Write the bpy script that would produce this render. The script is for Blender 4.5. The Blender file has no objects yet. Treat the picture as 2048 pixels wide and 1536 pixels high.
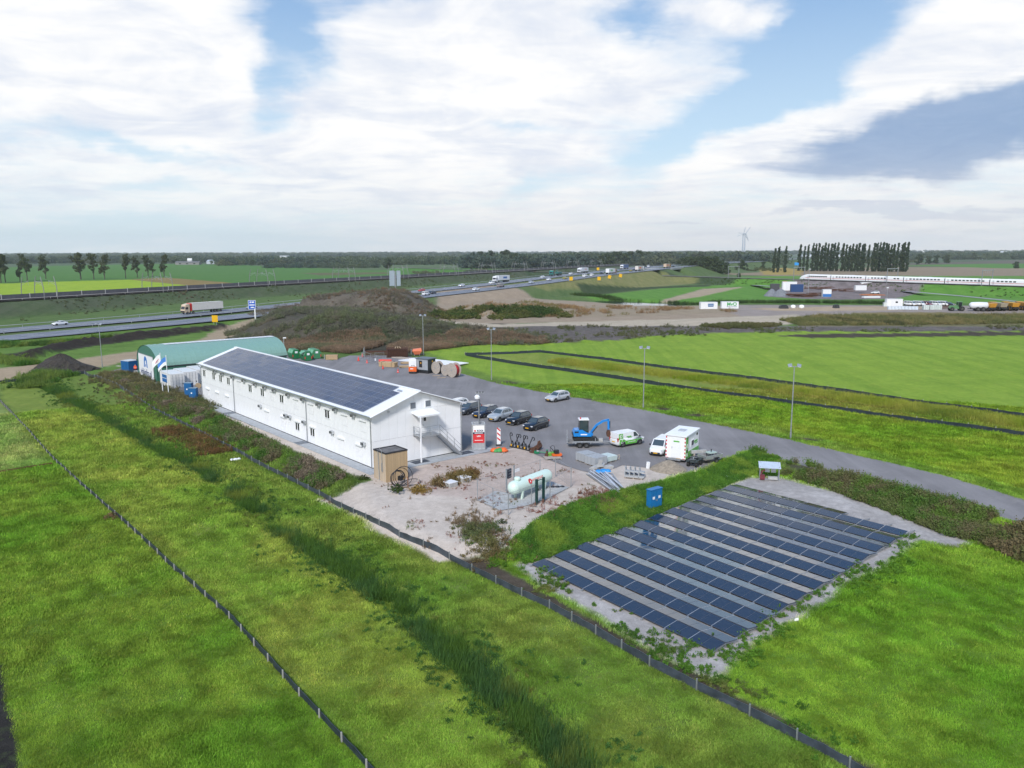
import bpy, bmesh, math, random
import numpy as np
from mathutils import Vector, Matrix, geometry
random.seed(7); np.random.seed(7)
SC = bpy.context.scene; COL = SC.collection; PI = math.pi; R = math.radians

# ------------------------------------------------------------------ camera (a drone 24 m up)
F, HL, HR, HC = 1600.0, 506.0, 499.0, 24.0      # focal length in photo pixels, horizon left / right, height
_roll = math.atan2(HR-HL, 2048); _pit = math.atan((768-(HL+HR)/2)*math.cos(_roll)/F)
_fw = np.array([0, math.cos(_pit), -math.sin(_pit)]); _rt = np.array([1., 0, 0]); _up = np.cross(_rt, _fw)
_r2 = math.cos(_roll)*_rt+math.sin(_roll)*_up; _u2 = -math.sin(_roll)*_rt+math.cos(_roll)*_up
cd = bpy.data.cameras.new('camera'); cam = bpy.data.objects.new('camera', cd); COL.objects.link(cam)
cd.sensor_width = 36; cd.lens = 36*F/2048; cd.clip_end = 60000; cd.clip_start = .5
cam.matrix_world = Matrix(((_r2[0], _u2[0], -_fw[0], 0), (_r2[1], _u2[1], -_fw[1], 0), (_r2[2], _u2[2], -_fw[2], HC), (0, 0, 0, 1)))
SC.camera = cam

# ------------------------------------------------------------------ light, exposure
SUN_AZ, SUN_EL = 196.0, 42.0                    # compass-like: 0 = +Y, clockwise; behind the camera, veiled by cloud
SC.view_settings.view_transform = 'Standard'; SC.view_settings.look = 'None'
SC.view_settings.gamma = 1; SC.view_settings.use_curve_mapping = False
SC.view_settings.exposure = 0.75
sl = bpy.data.lights.new('sun', 'SUN'); sl.energy = 2.2; sl.angle = R(10); sl.color = (1, .965, .92)
sun = bpy.data.objects.new('sun', sl); COL.objects.link(sun)
_sd = Vector((math.sin(R(SUN_AZ))*math.cos(R(SUN_EL)), math.cos(R(SUN_AZ))*math.cos(R(SUN_EL)), math.sin(R(SUN_EL))))
sun.rotation_euler = _sd.to_track_quat('Z', 'Y').to_euler(); sun.location = (0, -40, 80)
SC.cycles.max_bounces = 6; SC.cycles.diffuse_bounces = 3; SC.cycles.glossy_bounces = 3; SC.cycles.transmission_bounces = 4
SC.cycles.transparent_max_bounces = 8; SC.cycles.caustics_reflective = False; SC.cycles.caustics_refractive = False
SC.cycles.use_denoising = True; SC.cycles.volume_bounces = 2

def px_dir(px, py):
    d = _r2*((px-1024)/F)+_u2*(-(py-768)/F)+_fw
    return d/np.linalg.norm(d)
def gp(px, py, z=0.0):
    """world point at height z seen at photo pixel (px, py)"""
    d = px_dir(px, py); t = (z-HC)/d[2]
    return np.array([d[0]*t, d[1]*t, z])
def atD(px, D, z=0.0):
    return np.array([(px-1024)/F*D, D, z])

# ------------------------------------------------------------------ node helpers
class NT:
    def __init__(s, nt): s.t = nt; nt.nodes.clear()
    def n(s, typ, ins=None, **kw):
        nd = s.t.nodes.new(typ)
        for k, v in kw.items(): setattr(nd, k, v)
        for k, v in (ins or {}).items():
            i = nd.inputs[k]
            if hasattr(v, 'is_linked') or hasattr(v, 'links'): s.t.links.new(v, i)
            elif v is not None: i.default_value = v
        return nd
    def m(s, op, a, b=None, c=None, clamp=False):
        nd = s.t.nodes.new('ShaderNodeMath'); nd.operation = op; nd.use_clamp = clamp
        for i, v in enumerate((a, b, c)):
            if v is None: continue
            if hasattr(v, 'links'): s.t.links.new(v, nd.inputs[i])
            else: nd.inputs[i].default_value = v
        return nd.outputs[0]
    def mix(s, f, a, b, typ='MIX'):
        nd = s.t.nodes.new('ShaderNodeMix'); nd.data_type = 'RGBA'; nd.blend_type = typ
        for i, v in ((0, f), (6, a), (7, b)):
            if hasattr(v, 'links'): s.t.links.new(v, nd.inputs[i])
            else: nd.inputs[i].default_value = v if i == 0 else (*v[:3], 1)
        return nd.outputs[2]
    def ss(s, x, lo, hi):
        nd = s.t.nodes.new('ShaderNodeMapRange'); nd.interpolation_type = 'SMOOTHSTEP'
        if hasattr(x, 'links'): s.t.links.new(x, nd.inputs[0])
        nd.inputs[1].default_value = lo; nd.inputs[2].default_value = hi
        return nd.outputs[0]
    def noise(s, vec, scale, detail=4, rough=.55, dist=0):
        nd = s.n('ShaderNodeTexNoise', {'Vector': vec, 'Scale': scale, 'Detail': detail, 'Roughness': rough, 'Distortion': dist})
        return nd.outputs[0]

# ------------------------------------------------------------------ sky: clear blue, broken cloud sheet, one dark stratus bank
W = bpy.data.worlds.new('World'); SC.world = W; W.use_nodes = True
def build_sky():
    T = NT(W.node_tree)
    sk = T.n('ShaderNodeTexSky', sky_type='NISHITA', sun_disc=False, sun_elevation=R(SUN_EL), sun_rotation=R(SUN_AZ), altitude=0, air_density=1.0, dust_density=.6, ozone_density=1.6)
    tc = T.n('ShaderNodeTexCoord'); dr = tc.outputs['Generated']
    sp = T.n('ShaderNodeSeparateXYZ', {0: dr}); x, y, z = sp.outputs
    zc = T.m('MAXIMUM', z, 0.0)
    az = T.m('ARCTAN2', x, y); el = T.m('ARCSINE', zc)
    k = T.m('DIVIDE', 1.0, T.m('ADD', zc, .11))
    P = T.n('ShaderNodeCombineXYZ', {0: T.m('MULTIPLY', x, k), 1: T.m('MULTIPLY', y, k), 2: 0.0}).outputs[0]
    n1 = T.noise(P, 1.1, 9, .60, .5)
    mp = T.n('ShaderNodeMapping', {'Vector': P, 'Rotation': (0, 0, R(32)), 'Scale': (.75, 2.0, 1)}).outputs[0]
    n2 = T.noise(mp, 1.5, 9, .62, .9)
    n3 = T.noise(P, 4.0, 7, .65, 1.0)
    A = T.n('ShaderNodeCombineXYZ', {0: az, 1: T.m('MULTIPLY', el, 1.6), 2: 0.0}).outputs[0]
    wv = T.n('ShaderNodeTexNoise', {'Vector': A, 'Scale': 5.0, 'Detail': 5.0, 'Roughness': .6}).outputs[1]
    ws = T.n('ShaderNodeSeparateColor', {0: wv})
    azw = T.m('ADD', az, T.m('MULTIPLY', T.m('SUBTRACT', ws.outputs[0], .5), .16))
    elw = T.m('ADD', el, T.m('MULTIPLY', T.m('SUBTRACT', ws.outputs[1], .5), .10))
    def blob(px, py, wx, wy, rot=0, pw=1.0):
        d = px_dir(px, py); a0 = math.atan2(d[0], d[1]); e0 = math.asin(max(-1, min(1, d[2])))
        c, s_ = math.cos(R(rot)), math.sin(R(rot)); da = T.m('SUBTRACT', azw, a0); de = T.m('SUBTRACT', elw, e0)
        u = T.m('DIVIDE', T.m('ADD', T.m('MULTIPLY', da, c), T.m('MULTIPLY', de, s_)), wx/F)
        v = T.m('DIVIDE', T.m('SUBTRACT', T.m('MULTIPLY', de, c), T.m('MULTIPLY', da, s_)), wy/F)
        q = T.m('ADD', T.m('MULTIPLY', u, u), T.m('MULTIPLY', v, v))
        return T.m('POWER', 2.71828, T.m('MULTIPLY', q, -pw))
    # breaks in the cloud sheet (-) and solid masses (+), given by where they stand in the sky
    dens = T.m('ADD', T.m('MULTIPLY', T.m('SUBTRACT', n1, .5), 1.0), T.m('ADD', .57, T.m('MULTIPLY', T.m('SUBTRACT', n2, .5), .8)))
    dens = T.m('ADD', dens, T.m('MULTIPLY', T.m('SUBTRACT', n3, .5), .28))
    for b, w in (((585, 70, 75, 85, 20), -.95), ((530, 200, 40, 60, 0), -.7), ((1270, 30, 95, 40, 0), -.6), ((1640, 110, 170, 95, 20), -.95),
                 ((1400, 265, 180, 42, 25), -.75), ((1050, 262, 110, 18, 0), -.4), ((280, 300, 240, 16, -6), -.5), ((330, 375, 120, 12, 0), -.3),
                 ((150, 455, 520, 30, -3), -.5), ((1050, 375, 110, 14, 12), -.4), ((760, -10, 130, 30, 0), -.35),
                 ((250, 120, 280, 130, -8), .55), ((960, 150, 320, 130, 0), .55), ((1930, 90, 170, 90, 22), .75), ((1560, 270, 200, 42, 18), .55),
                 ((700, 340, 400, 60, 0), .3), ((1500, 20, 120, 22, -8), .5)):
        dens = T.m('ADD', dens, T.m('MULTIPLY', blob(*b), w))
    dens = T.m('SUBTRACT', dens, T.m('MULTIPLY', T.ss(el, .44, .66), .75))          # the sheet thins overhead
    alpha = T.ss(dens, .12, .80)
    shade = T.ss(T.m('ADD', T.m('MULTIPLY', n2, .28), T.m('ADD', T.m('MULTIPLY', T.noise(P, 1.7, 9, .62, .9), .52), T.m('MULTIPLY', T.noise(A, 7.0, 8, .62, .7), .26))), .44, .68)
    cloud = T.mix(shade, (6.35, 6.3, 6.25), (4.45, 4.8, 5.5))
    clear = T.mix(T.ss(el, .0, .30), (5.6, 6.9, 8.0), sk.outputs[0])
    sky_b = T.mix(T.ss(el, .05, .42), (3.6, 4.7, 5.6), (.8, 1.95, 4.1))
    clear = T.mix(.85, sk.outputs[0], sky_b)
    col = T.mix(alpha, clear, cloud)
    # low dark bank on the right with streaky edges, and thin grey-blue streaks under it
    dk = T.m('ADD', T.m('MULTIPLY', blob(1900, 262, 300, 62, 9), 1.15), T.m('MULTIPLY', T.m('SUBTRACT', n2, .5), .55))
    dk = T.m('ADD', dk, T.m('MULTIPLY', T.m('SUBTRACT', n3, .5), .25))
    dk2 = T.m('ADD', T.m('MULTIPLY', blob(1800, 412, 300, 15, 2), .85), T.m('MULTIPLY', T.m('SUBTRACT', n2, .5), 1.2))
    dk3 = T.m('ADD', T.m('MULTIPLY', blob(1330, 440, 200, 9, 2), .6), T.m('MULTIPLY', T.m('SUBTRACT', n2, .5), 1.0))
    dkc = T.mix(n3, (1.35, 2.15, 3.55), (2.2, 2.95, 4.25))
    col = T.mix(T.m('MULTIPLY', T.ss(dk, .26, .72), .95), col, dkc)
    col = T.mix(T.m('MULTIPLY', T.m('MAXIMUM', T.ss(dk2, .36, .7), T.ss(dk3, .38, .7)), .6), col, (2.4, 3.1, 4.4))
    # pale air at the horizon
    hz = T.m('MULTIPLY', T.ss(el, .12, .0), .55)
    nd = T.t.nodes.new('ShaderNodeMapRange'); nd.interpolation_type = 'SMOOTHSTEP'
    T.t.links.new(el, nd.inputs[0]); nd.inputs[1].default_value = 0; nd.inputs[2].default_value = .13; nd.inputs[3].default_value = .55; nd.inputs[4].default_value = 0
    col = T.mix(nd.outputs[0], col, T.mix(T.ss(az, -.45, .1), (4.7, 5.3, 5.6), (5.8, 5.5, 5.25)))
    bg = T.n('ShaderNodeBackground', {'Color': col, 'Strength': .1})
    out = T.n('ShaderNodeOutputWorld'); T.t.links.new(bg.outputs[0], out.inputs[0])
build_sky()

# ------------------------------------------------------------------ materials
def lin(c): c = c/255.0; return c/12.92 if c <= .04045 else ((c+.055)/1.055)**2.4
def rgb(r, g, b, k=1.0): return (lin(r)*k, lin(g)*k, lin(b)*k)
_mats = {}
def mat(name, col, rough=.6, metal=0, var=.12, scale=3.0, bump=0.0, spec=.5, coat=0):
    key = (name, tuple(col), rough, metal)
    if key in _mats: return _mats[key]
    m = bpy.data.materials.new(name); m.use_nodes = True; T = NT(m.node_tree)
    tc = T.n('ShaderNodeTexCoord')
    nz = T.noise(tc.outputs['Object'], scale, 6, .65)
    c = T.mix(T.ss(nz, .3, .72), tuple(v*(1-var) for v in col), tuple(min(1, v*(1+var*.6)) for v in col))
    b = T.n('ShaderNodeBsdfPrincipled', {'Base Color': c, 'Roughness': rough, 'Metallic': metal, 'Specular IOR Level': spec, 'Coat Weight': coat})
    if bump:
        bp = T.n('ShaderNodeBump', {'Height': T.noise(tc.outputs['Object'], scale*6, 4), 'Strength': bump, 'Distance': .03}); T.t.links.new(bp.outputs[0], b.inputs['Normal'])
    o = T.n('ShaderNodeOutputMaterial'); T.t.links.new(b.outputs[0], o.inputs[0])
    _mats[key] = m; return m
def paint(name, col, rough=.3): return mat(name, col, rough, 0, .06, 1.5, 0, .5, .3)
WHITE = (.78, .79, .80)
M = dict(
    white=mat('white_cladding', (.86, .865, .875), .45, 0, .04, .5), trim=mat('white_trim', (.82, .83, .84), .4, 0, .04),
    glass=mat('window_glass', (.02, .025, .03), .06, 0, .2, 1, 0, .8), steel=mat('galvanised_steel', (.42, .44, .46), .45, .6, .15, 4),
    alu=mat('aluminium', (.6, .62, .64), .38, .7, .1, 4), dark=mat('dark_plastic', (.02, .021, .024), .5, 0, .2), rubber=mat('rubber', (.018, .018, .018), .8, 0, .3, 8),
    concrete=mat('concrete', (.42, .42, .41), .9, 0, .18, 2, .3), slab=mat('grey_paving', (.36, .38, .40), .85, 0, .14, 2, .2),
    blue=mat('blue_steel', (.012, .11, .30), .4, 0, .1), rust=mat('rusty_steel', (.11, .05, .032), .9, .1, .35, 6, .4), wood=mat('pale_timber', (.50, .36, .21), .75, 0, .2, 5),
    oldwood=mat('weathered_timber', (.42, .37, .32), .85, 0, .25, 5), orange=mat('orange_paint', (.75, .13, .02), .5), red=mat('red_paint', (.58, .03, .03), .45),
    green=paint('lime_green_film', (.10, .42, .05)), black=paint('black_paint', (.012, .013, .018), .2), yellow=mat('yellow_plate', (.80, .42, .01), .5), net=mat('black_geotextile', (.022, .034, .045), .55, 0, .3, 2, .2),
    lens=mat('lamp_lens', (.75, .77, .8), .15), tail=mat('tail_lamp', (.45, .02, .02), .2), mint=mat('mint_tank_paint', (.62, .76, .68), .35, 0, .06, 1), stake=mat('stake_wood', (.2, .1, .06), .9))

# ------------------------------------------------------------------ mesh builder
class MB:
    def __init__(s): s.v = []; s.f = []; s.mi = []; s.cur = 0
    def add(s, vs, fs):
        o = len(s.v); s.v += [tuple(map(float, p)) for p in vs]
        for f in fs: s.f.append([i+o for i in f]); s.mi.append(s.cur)
        return s
    def box(s, c, d, rz=0, ry=0, rx=0, taper=1.0):
        m = Matrix.Rotation(rz, 3, 'Z') @ Matrix.Rotation(ry, 3, 'Y') @ Matrix.Rotation(rx, 3, 'X'); vs = []
        for k in (-.5, .5):
            t = taper if k > 0 else 1
            for a, b in ((-.5, -.5), (.5, -.5), (.5, .5), (-.5, .5)):
                p = m @ Vector((a*d[0]*t, b*d[1]*t, k*d[2])); vs.append((p.x+c[0], p.y+c[1], p.z+c[2]))
        return s.add(vs, [(3, 2, 1, 0), (4, 5, 6, 7), (0, 1, 5, 4), (1, 2, 6, 5), (2, 3, 7, 6), (3, 0, 4, 7)])
    def bar(s, a, b, w, h=None):
        """square bar from a to b"""
        a, b = Vector(a), Vector(b); d = (b-a); L = d.length
        if L < 1e-6: return s
        q = d.to_track_quat('Z', 'Y').to_matrix(); h = h or w; vs = []
        for t in (a, b):
            for i, j in ((-.5, -.5), (.5, -.5), (.5, .5), (-.5, .5)): vs.append(t+q @ Vector((i*w, j*h, 0)))
        return s.add(vs, [(3, 2, 1, 0), (4, 5, 6, 7), (0, 1, 5, 4), (1, 2, 6, 5), (2, 3, 7, 6), (3, 0, 4, 7)])
    def cyl(s, a, b, r, r2=None, n=10, caps=True):
        a, b = Vector(a), Vector(b); q = (b-a).to_track_quat('Z', 'Y').to_matrix(); r2 = r if r2 is None else r2; vs = []
        for t, rr in ((a, r), (b, r2)):
            for i in range(n):
                an = 2*PI*i/n; vs.append(t+q @ Vector((math.cos(an)*rr, math.sin(an)*rr, 0)))
        fs = [(i, (i+1) % n, n+(i+1) % n, n+i) for i in range(n)]
        if caps: fs += [tuple(range(n-1, -1, -1)), tuple(range(n, 2*n))]
        return s.add(vs, fs)
    def tube(s, pts, r, n=6):
        for a, b in zip(pts[:-1], pts[1:]): s.cyl(a, b, r, None, n, True)
        return s
    def prism(s, poly, z0, z1):
        n = len(poly); vs = [(p[0], p[1], z0) for p in poly]+[(p[0], p[1], z1) for p in poly]
        return s.add(vs, [tuple(range(n-1, -1, -1)), tuple(range(n, 2*n))]+[(i, (i+1) % n, n+(i+1) % n, n+i) for i in range(n)])
    def extr(s, prof, y0, y1, axis='y'):
        """profile in (x, z) extruded along y"""
        n = len(prof); vs = [(p[0], y0, p[1]) for p in prof]+[(p[0], y1, p[1]) for p in prof]
        if axis == 'x': vs = [(y, x, z) for x, y, z in vs]
        return s.add(vs, [tuple(range(n)), tuple(range(2*n-1, n-1, -1))]+[(i, n+i, n+(i+1) % n, (i+1) % n) for i in range(n)])
    def loft(s, rings, caps=True, closed=True):
        n = len(rings[0]); vs = [p for r in rings for p in r]; fs = []
        for k in range(len(rings)-1):
            for i in range(n if closed else n-1): fs.append((k*n+i, k*n+(i+1) % n, (k+1)*n+(i+1) % n, (k+1)*n+i))
        if caps: fs += [tuple(range(n-1, -1, -1)), tuple((len(rings)-1)*n+i for i in range(n))]
        return s.add(vs, fs)
    def lathe(s, prof, c=(0, 0, 0), n=16, axis='z'):
        vs = []
        for r, h in prof:
            for i in range(n):
                a = 2*PI*i/n
                if axis == 'z': vs.append((c[0]+r*math.cos(a), c[1]+r*math.sin(a), c[2]+h))
                elif axis == 'x': vs.append((c[0]+h, c[1]+r*math.cos(a), c[2]+r*math.sin(a)))
                else: vs.append((c[0]+r*math.sin(a), c[1]+h, c[2]+r*math.cos(a)))
        m = len(prof); fs = [(k*n+i, k*n+(i+1) % n, (k+1)*n+(i+1) % n, (k+1)*n+i) for k in range(m-1) for i in range(n)]
        fs += [tuple(range(n-1, -1, -1)), tuple((m-1)*n+i for i in range(n))]
        return s.add(vs, fs)
    def mesh(s, name, mats, smooth=False):
        me = bpy.data.meshes.new(name); me.from_pydata(s.v, [], s.f)
        for m in (mats if isinstance(mats, (list, tuple)) else [mats]): me.materials.append(m)
        me.polygons.foreach_set('material_index', s.mi)
        bm = bmesh.new(); bm.from_mesh(me); bmesh.ops.recalc_face_normals(bm, faces=bm.faces); bm.to_mesh(me); bm.free()
        if smooth:
            for p in me.polygons: p.use_smooth = True
        return me
    def build(s, name, mats, parent=None, smooth=False, loc=(0, 0, 0), rz=0):
        return obj(name, s.mesh(name, mats, smooth), parent, loc, rz)
def obj(name, me, parent=None, loc=(0, 0, 0), rz=0):
    o = bpy.data.objects.new(name, me); COL.objects.link(o); o.location = loc; o.rotation_euler = (0, 0, rz)
    if parent: o.parent = parent
    return o
def tag(o, label=None, cat=None, group=None, kind=None):
    for k, v in (('label', label), ('category', cat), ('group', group), ('kind', kind)):
        if v: o[k] = v
    return o
def thing(name, label, cat, loc=(0, 0, 0), rz=0, group=None):
    o = bpy.data.objects.new(name, None); COL.objects.link(o); o.location = loc; o.rotation_euler = (0, 0, rz); o.empty_display_size = .2
    return tag(o, label, cat, group)
def copy_tree(o, parent=None):
    c = o.copy(); COL.objects.link(c)
    if parent: c.parent = parent
    for ch in list(o.children): copy_tree(ch, c)
    return c
def dup(o, loc, rz=None, label=None, sc=None):
    c = copy_tree(o); c.location = loc
    if rz is not None: c.rotation_euler = (0, 0, rz)
    if label: c['label'] = label
    if sc: c.scale = (sc,)*3 if not isinstance(sc, tuple) else sc
    return c
def text(s, name, size, parent, loc, rot, m, ext=.004, align='CENTER', bold=0.0):
    cu = bpy.data.curves.new(name, 'FONT'); cu.body = s; cu.size = size; cu.align_x = align; cu.align_y = 'CENTER'; cu.extrude = ext; cu.offset = bold; cu.resolution_u = 3
    cu.materials.append(m); o = bpy.data.objects.new(name, cu); COL.objects.link(o); o.parent = parent; o.location = loc; o.rotation_euler = rot
    return o
ORD = ['first', 'second', 'third', 'fourth', 'fifth', 'sixth', 'seventh', 'eighth', 'ninth', 'tenth', 'eleventh', 'twelfth', 'thirteenth', 'fourteenth', 'fifteenth', 'sixteenth', 'seventeenth', 'eighteenth', 'nineteenth', 'twentieth'] + ['twenty-'+w for w in ('first', 'second', 'third', 'fourth', 'fifth', 'sixth', 'seventh', 'eighth', 'ninth')]+['thirtieth']
# ------------------------------------------------------------------ numpy noise and polygon helpers
def vnoise(x, y, seed=0):
    xi = np.floor(x).astype(np.int64); yi = np.floor(y).astype(np.int64); fx = x-xi; fy = y-yi
    fx = fx*fx*(3-2*fx); fy = fy*fy*(3-2*fy)
    def h(a, b):
        n = (a*374761393+b*668265263+seed*1442695041) & 0xffffffff
        n = ((n ^ (n >> 13))*1274126177) & 0xffffffff
        return ((n ^ (n >> 16)) & 0xffff)/65535.0
    return (h(xi, yi)*(1-fx)+h(xi+1, yi)*fx)*(1-fy)+(h(xi, yi+1)*(1-fx)+h(xi+1, yi+1)*fx)*fy
def fbm(x, y, oct=4, seed=0):
    s = 0; a = .5; t = 0
    for i in range(oct): s = s+a*vnoise(x*2**i, y*2**i, seed+i*17); t += a; a *= .55
    return s/t
def sm(x, lo, hi):
    t = np.clip((x-lo)/(hi-lo), 0, 1); return t*t*(3-2*t)
def sdf(x, y, poly, pad=30.0):
    """signed distance to polygon, positive inside; far points get -pad"""
    P = np.asarray(poly, float)[:, :2]; out = np.full(x.shape, -float(pad))
    sel = (x > P[:, 0].min()-pad) & (x < P[:, 0].max()+pad) & (y > P[:, 1].min()-pad) & (y < P[:, 1].max()+pad)
    if not sel.any(): return out
    X, Y = x[sel], y[sel]; d = np.full(X.shape, 1e9); ins = np.zeros(X.shape, bool)
    for i in range(len(P)):
        ax, ay = P[i]; bx, by = P[(i+1) % len(P)]; ex, ey = bx-ax, by-ay; L = ex*ex+ey*ey+1e-12
        t = np.clip(((X-ax)*ex+(Y-ay)*ey)/L, 0, 1); d = np.minimum(d, np.hypot(X-ax-t*ex, Y-ay-t*ey))
        c = ((ay > Y) != (by > Y)) & (X < (bx-ax)*(Y-ay)/(by-ay+1e-12)+ax); ins ^= c
    out[sel] = np.maximum(np.where(ins, d, -d), -pad)
    return out
def pline(x, y, pts):
    """distance to polyline and interpolated extra columns (z, arc length)"""
    P = np.asarray(pts, float); d = np.full(x.shape, 1e9); z = np.zeros(x.shape); s = np.zeros(x.shape); acc = 0
    for a, b in zip(P[:-1], P[1:]):
        ex, ey = b[0]-a[0], b[1]-a[1]; L = ex*ex+ey*ey; t = np.clip(((x-a[0])*ex+(y-a[1])*ey)/L, 0, 1)
        dd = np.hypot(x-a[0]-t*ex, y-a[1]-t*ey); k = dd < d; d = np.where(k, dd, d)
        z = np.where(k, a[2]+t*(b[2]-a[2]), z); s = np.where(k, acc+t*math.sqrt(L), s); acc += math.sqrt(L)
    return d, z, s
def PX(pts, z=0.0): return [gp(px, py, z) for px, py in pts]

# ------------------------------------------------------------------ layout of the place
TH = R(39.5); UX = np.array([math.cos(TH), math.sin(TH), 0]); UY = np.array([-math.sin(TH), math.cos(TH), 0])
B0 = gp(746, 938)                                           # front corner of the office building
MW = [(-260, 60, .5), (-175, 190, .6), (-147, 232, .8), (-110, 290, 1.0), (-60, 368, 3.2), (-6, 448, 5.4), (45, 550, 7.6), (95, 655, 8.4), (140, 755, 8.8), (215, 925, 9), (420, 1380, 6), (900, 2400, 2)]
HS = [(-330, 60, 5), (-230, 272, 5), (-150, 455, 5), (-55, 645, 5), (-8, 758, 5), (60, 905, 5), (240, 1300, 4), (600, 2100, 3)]
TR = [(150, 610, 4.2), (194, 544, 4.5), (249.2, 461.3, 4.7), (310, 370, 4.8), (420, 205, 4.8), (520, 55, 4.8)]
TR0 = [(-150, 1060, 3.6), (0, 835, 3.8), (150, 610, 4.2)]
PLAT = PX([(205, 752), (240, 770), (330, 803), (398, 822), (560, 902), (735, 972), (755, 1010), (800, 1045), (900, 1080), (1000, 1090), (1110, 1030), (1230, 985), (1400, 938), (1500, 903), (1700, 957), (2048, 1050), (2500, 1170), (2500, 1105), (2048, 1000), (1580, 880), (1285, 820), (983, 765), (930, 745), (850, 706), (760, 695), (560, 688), (240, 730)])
YARD = PX([(222, 742), (330, 782), (350, 800), (398, 812), (560, 872), (760, 940), (925, 912), (975, 905), (1040, 893), (1072, 909), (1125, 931), (1195, 950), (1245, 930), (1290, 935), (1345, 950), (1400, 938), (1500, 903), (1700, 957), (1900, 1009), (2048, 1050), (2500, 1172), (2500, 1100), (2048, 999), (1880, 949), (1580, 879), (1285, 818.5), (1100, 786), (983, 764), (920, 746), (880, 737), (815, 711), (700, 711), (665, 721), (560, 703), (300, 722)])
SOLAR = PX([(1035, 1130), (1080, 1165), (1260, 1268), (1400, 1350), (1450, 1345), (1500, 1290), (1700, 1165), (1840, 1078), (1905, 1092), (1935, 1085), (1900, 1062), (1700, 992), (1560, 955), (1500, 955), (1300, 1030)], -.8)
POND = [(*gp(px, py, -.8)[:2], 0) for px, py in ((1140, 599), (1215, 606.5), (1280, 612.5), (1340, 613), (1388, 611), (1310, 604.5), (1220, 601.5))]
def wD(l): return [atD(px, D) for px, D in l]
M1 = wD([(440, 212), (520, 207), (600, 207), (760, 205), (900, 204), (1060, 203), (1110, 210), (1060, 226), (900, 244), (760, 262), (640, 268), (520, 262), (450, 240)])
M2 = wD([(490, 292), (560, 284), (640, 280), (780, 276), (868, 280), (915, 300), (885, 335), (760, 348), (640, 345), (540, 330)])
M3 = wD([(870, 302), (960, 288), (1150, 292), (1330, 297), (1480, 312), (1450, 330), (1300, 342), (1100, 350), (930, 345)])
RIDGE = [(*gp(66, 711)[:2], 0), (*gp(130, 690)[:2], 0), (*gp(230, 677)[:2], 0), (*gp(340, 665)[:2], 0), (*gp(445, 655)[:2], 0)]
DITCH = [(*gp(px, py, -.8)[:2], 0) for px, py in ((75, 762), (130, 790), (200, 830), (280, 872), (330, 900), (400, 935), (470, 985), (540, 1035), (620, 1090), (700, 1140), (780, 1195), (900, 1295), (1040, 1420), (1150, 1530), (1300, 1700))]
BR0, BR1 = 0, 0
def hz(x, y):
    x = np.asarray(x, float); y = np.asarray(y, float)
    D = np.hypot(x, y)
    h = np.full(x.shape, -.8)
    side = x*.79-y*(-.61)                                   # rough "beyond the yard" measure
    a = gp(983, 764); n = np.array([UX[0]*.96+.1, UX[1]]); q = (x-a[0])*n[0]+(y-a[1])*n[1]
    h = h+.5*sm(q, -2, 3)
    h = h+.55*sm(D, 165, 205)*sm(x, -200, -100)
    h = h-.5*sm(D, 380, 480)
    h = h+(fbm(x*.09, y*.09, 3, 5)-.5)*.35*sm(D, 20, 40)
    d, _, _ = pline(x, y, DITCH); h = h-.55*(1-sm(d, .3, 1.9))
    s = sdf(x, y, PLAT, 8); h = h+(0-h)*sm(s, -3.2, .1)
    s = sdf(x, y, SOLAR, 6); h = h+(-.82-h)*sm(s, -1.5, .3)
    rough = fbm(x*.22, y*.22, 4, 9)-.5
    s = sdf(x, y, M1, 10); H = np.interp(x, [-85, -45, -20, 0, 14], [5.8, 6.0, 3.9, 2.3, .5])
    h = h+sm(s, 0, 17)*H+sm(s, 0, 4)*(rough*1.6+(fbm(x*.8, y*.8, 3, 3)-.5)*.8)
    s = sdf(x, y, M2, 10); H = np.interp(x, [-100, -72, -49, -34], [4.8, 7.4, 8.9, 6.8])
    h = h+sm(s, 0, 17)*H+sm(s, 0, 4)*(rough*2.0+(fbm(x*.8, y*.8, 3, 4)-.5)*.9)
    s = sdf(x, y, M3, 10); k3 = np.interp(x, [-20, 8, 34], [1, .8, .08]); h = h+k3*(sm(s, 0, 14)*2.6+sm(s, 0, 5)*rough*3.2)
    d, _, _ = pline(x, y, RIDGE); h = h+1.9*(1-sm(d, .6, 4.2))*(.75+rough)+(1-sm(d, 3, 5))*(fbm(x*1.2, y*1.2, 3, 8)-.5)*.8
    s = sdf(x, y, SOILZ, 8); h = h+sm(s, 0, 4)*((fbm(x*.5, y*.5, 4, 21)-.5)*1.2+.2)
    # embankments
    d, z, t = pline(x, y, MW); tgt = z-.35; w = 1-(d-20.5)/np.maximum(2.6*(z-h), 3); w = np.clip(w, 0, 1)
    cut = 1-sm(np.abs(t-BRS), 16, 19)                       # underpass below the motorway bridge
    w = w*(1-cut); h = h+(tgt-h)*np.where(w >= 1, 1, w)*1.0
    for L, hw in ((HS, 8.5), (TR0, 7), (TR, 7)):
        d, z, t = pline(x, y, L); w = np.clip(1-(d-hw)/np.maximum(2.0*(z-h), 2), 0, 1); h = h+(z-.3-h)*w
    s = sdf(x, y, POND, 14); h = h+(-.85-h)*sm(s, -9, -4); h = h+(-3.5-h)*sm(s, -2.5, .5)
    return h
SOILZ = PX([(960, 668), (1040, 655), (1150, 652), (1500, 655), (2048, 655), (2700, 652), (2700, 669), (1560, 669), (1420, 672), (1300, 676), (1235, 686), (1100, 693), (1000, 685)])
_bx = np.array([-.1]); BRS = pline(np.array([128.0]), np.array([728.0]), MW)[2][0]
def H1(x, y): return float(hz(np.array([x]), np.array([y]))[0])
def gt(px, py, it=6):
    """ground point (terrain height) seen at photo pixel"""
    z = 0.0
    for _ in range(it): p = gp(px, py, z); z = H1(p[0], p[1])
    return gp(px, py, z)

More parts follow.
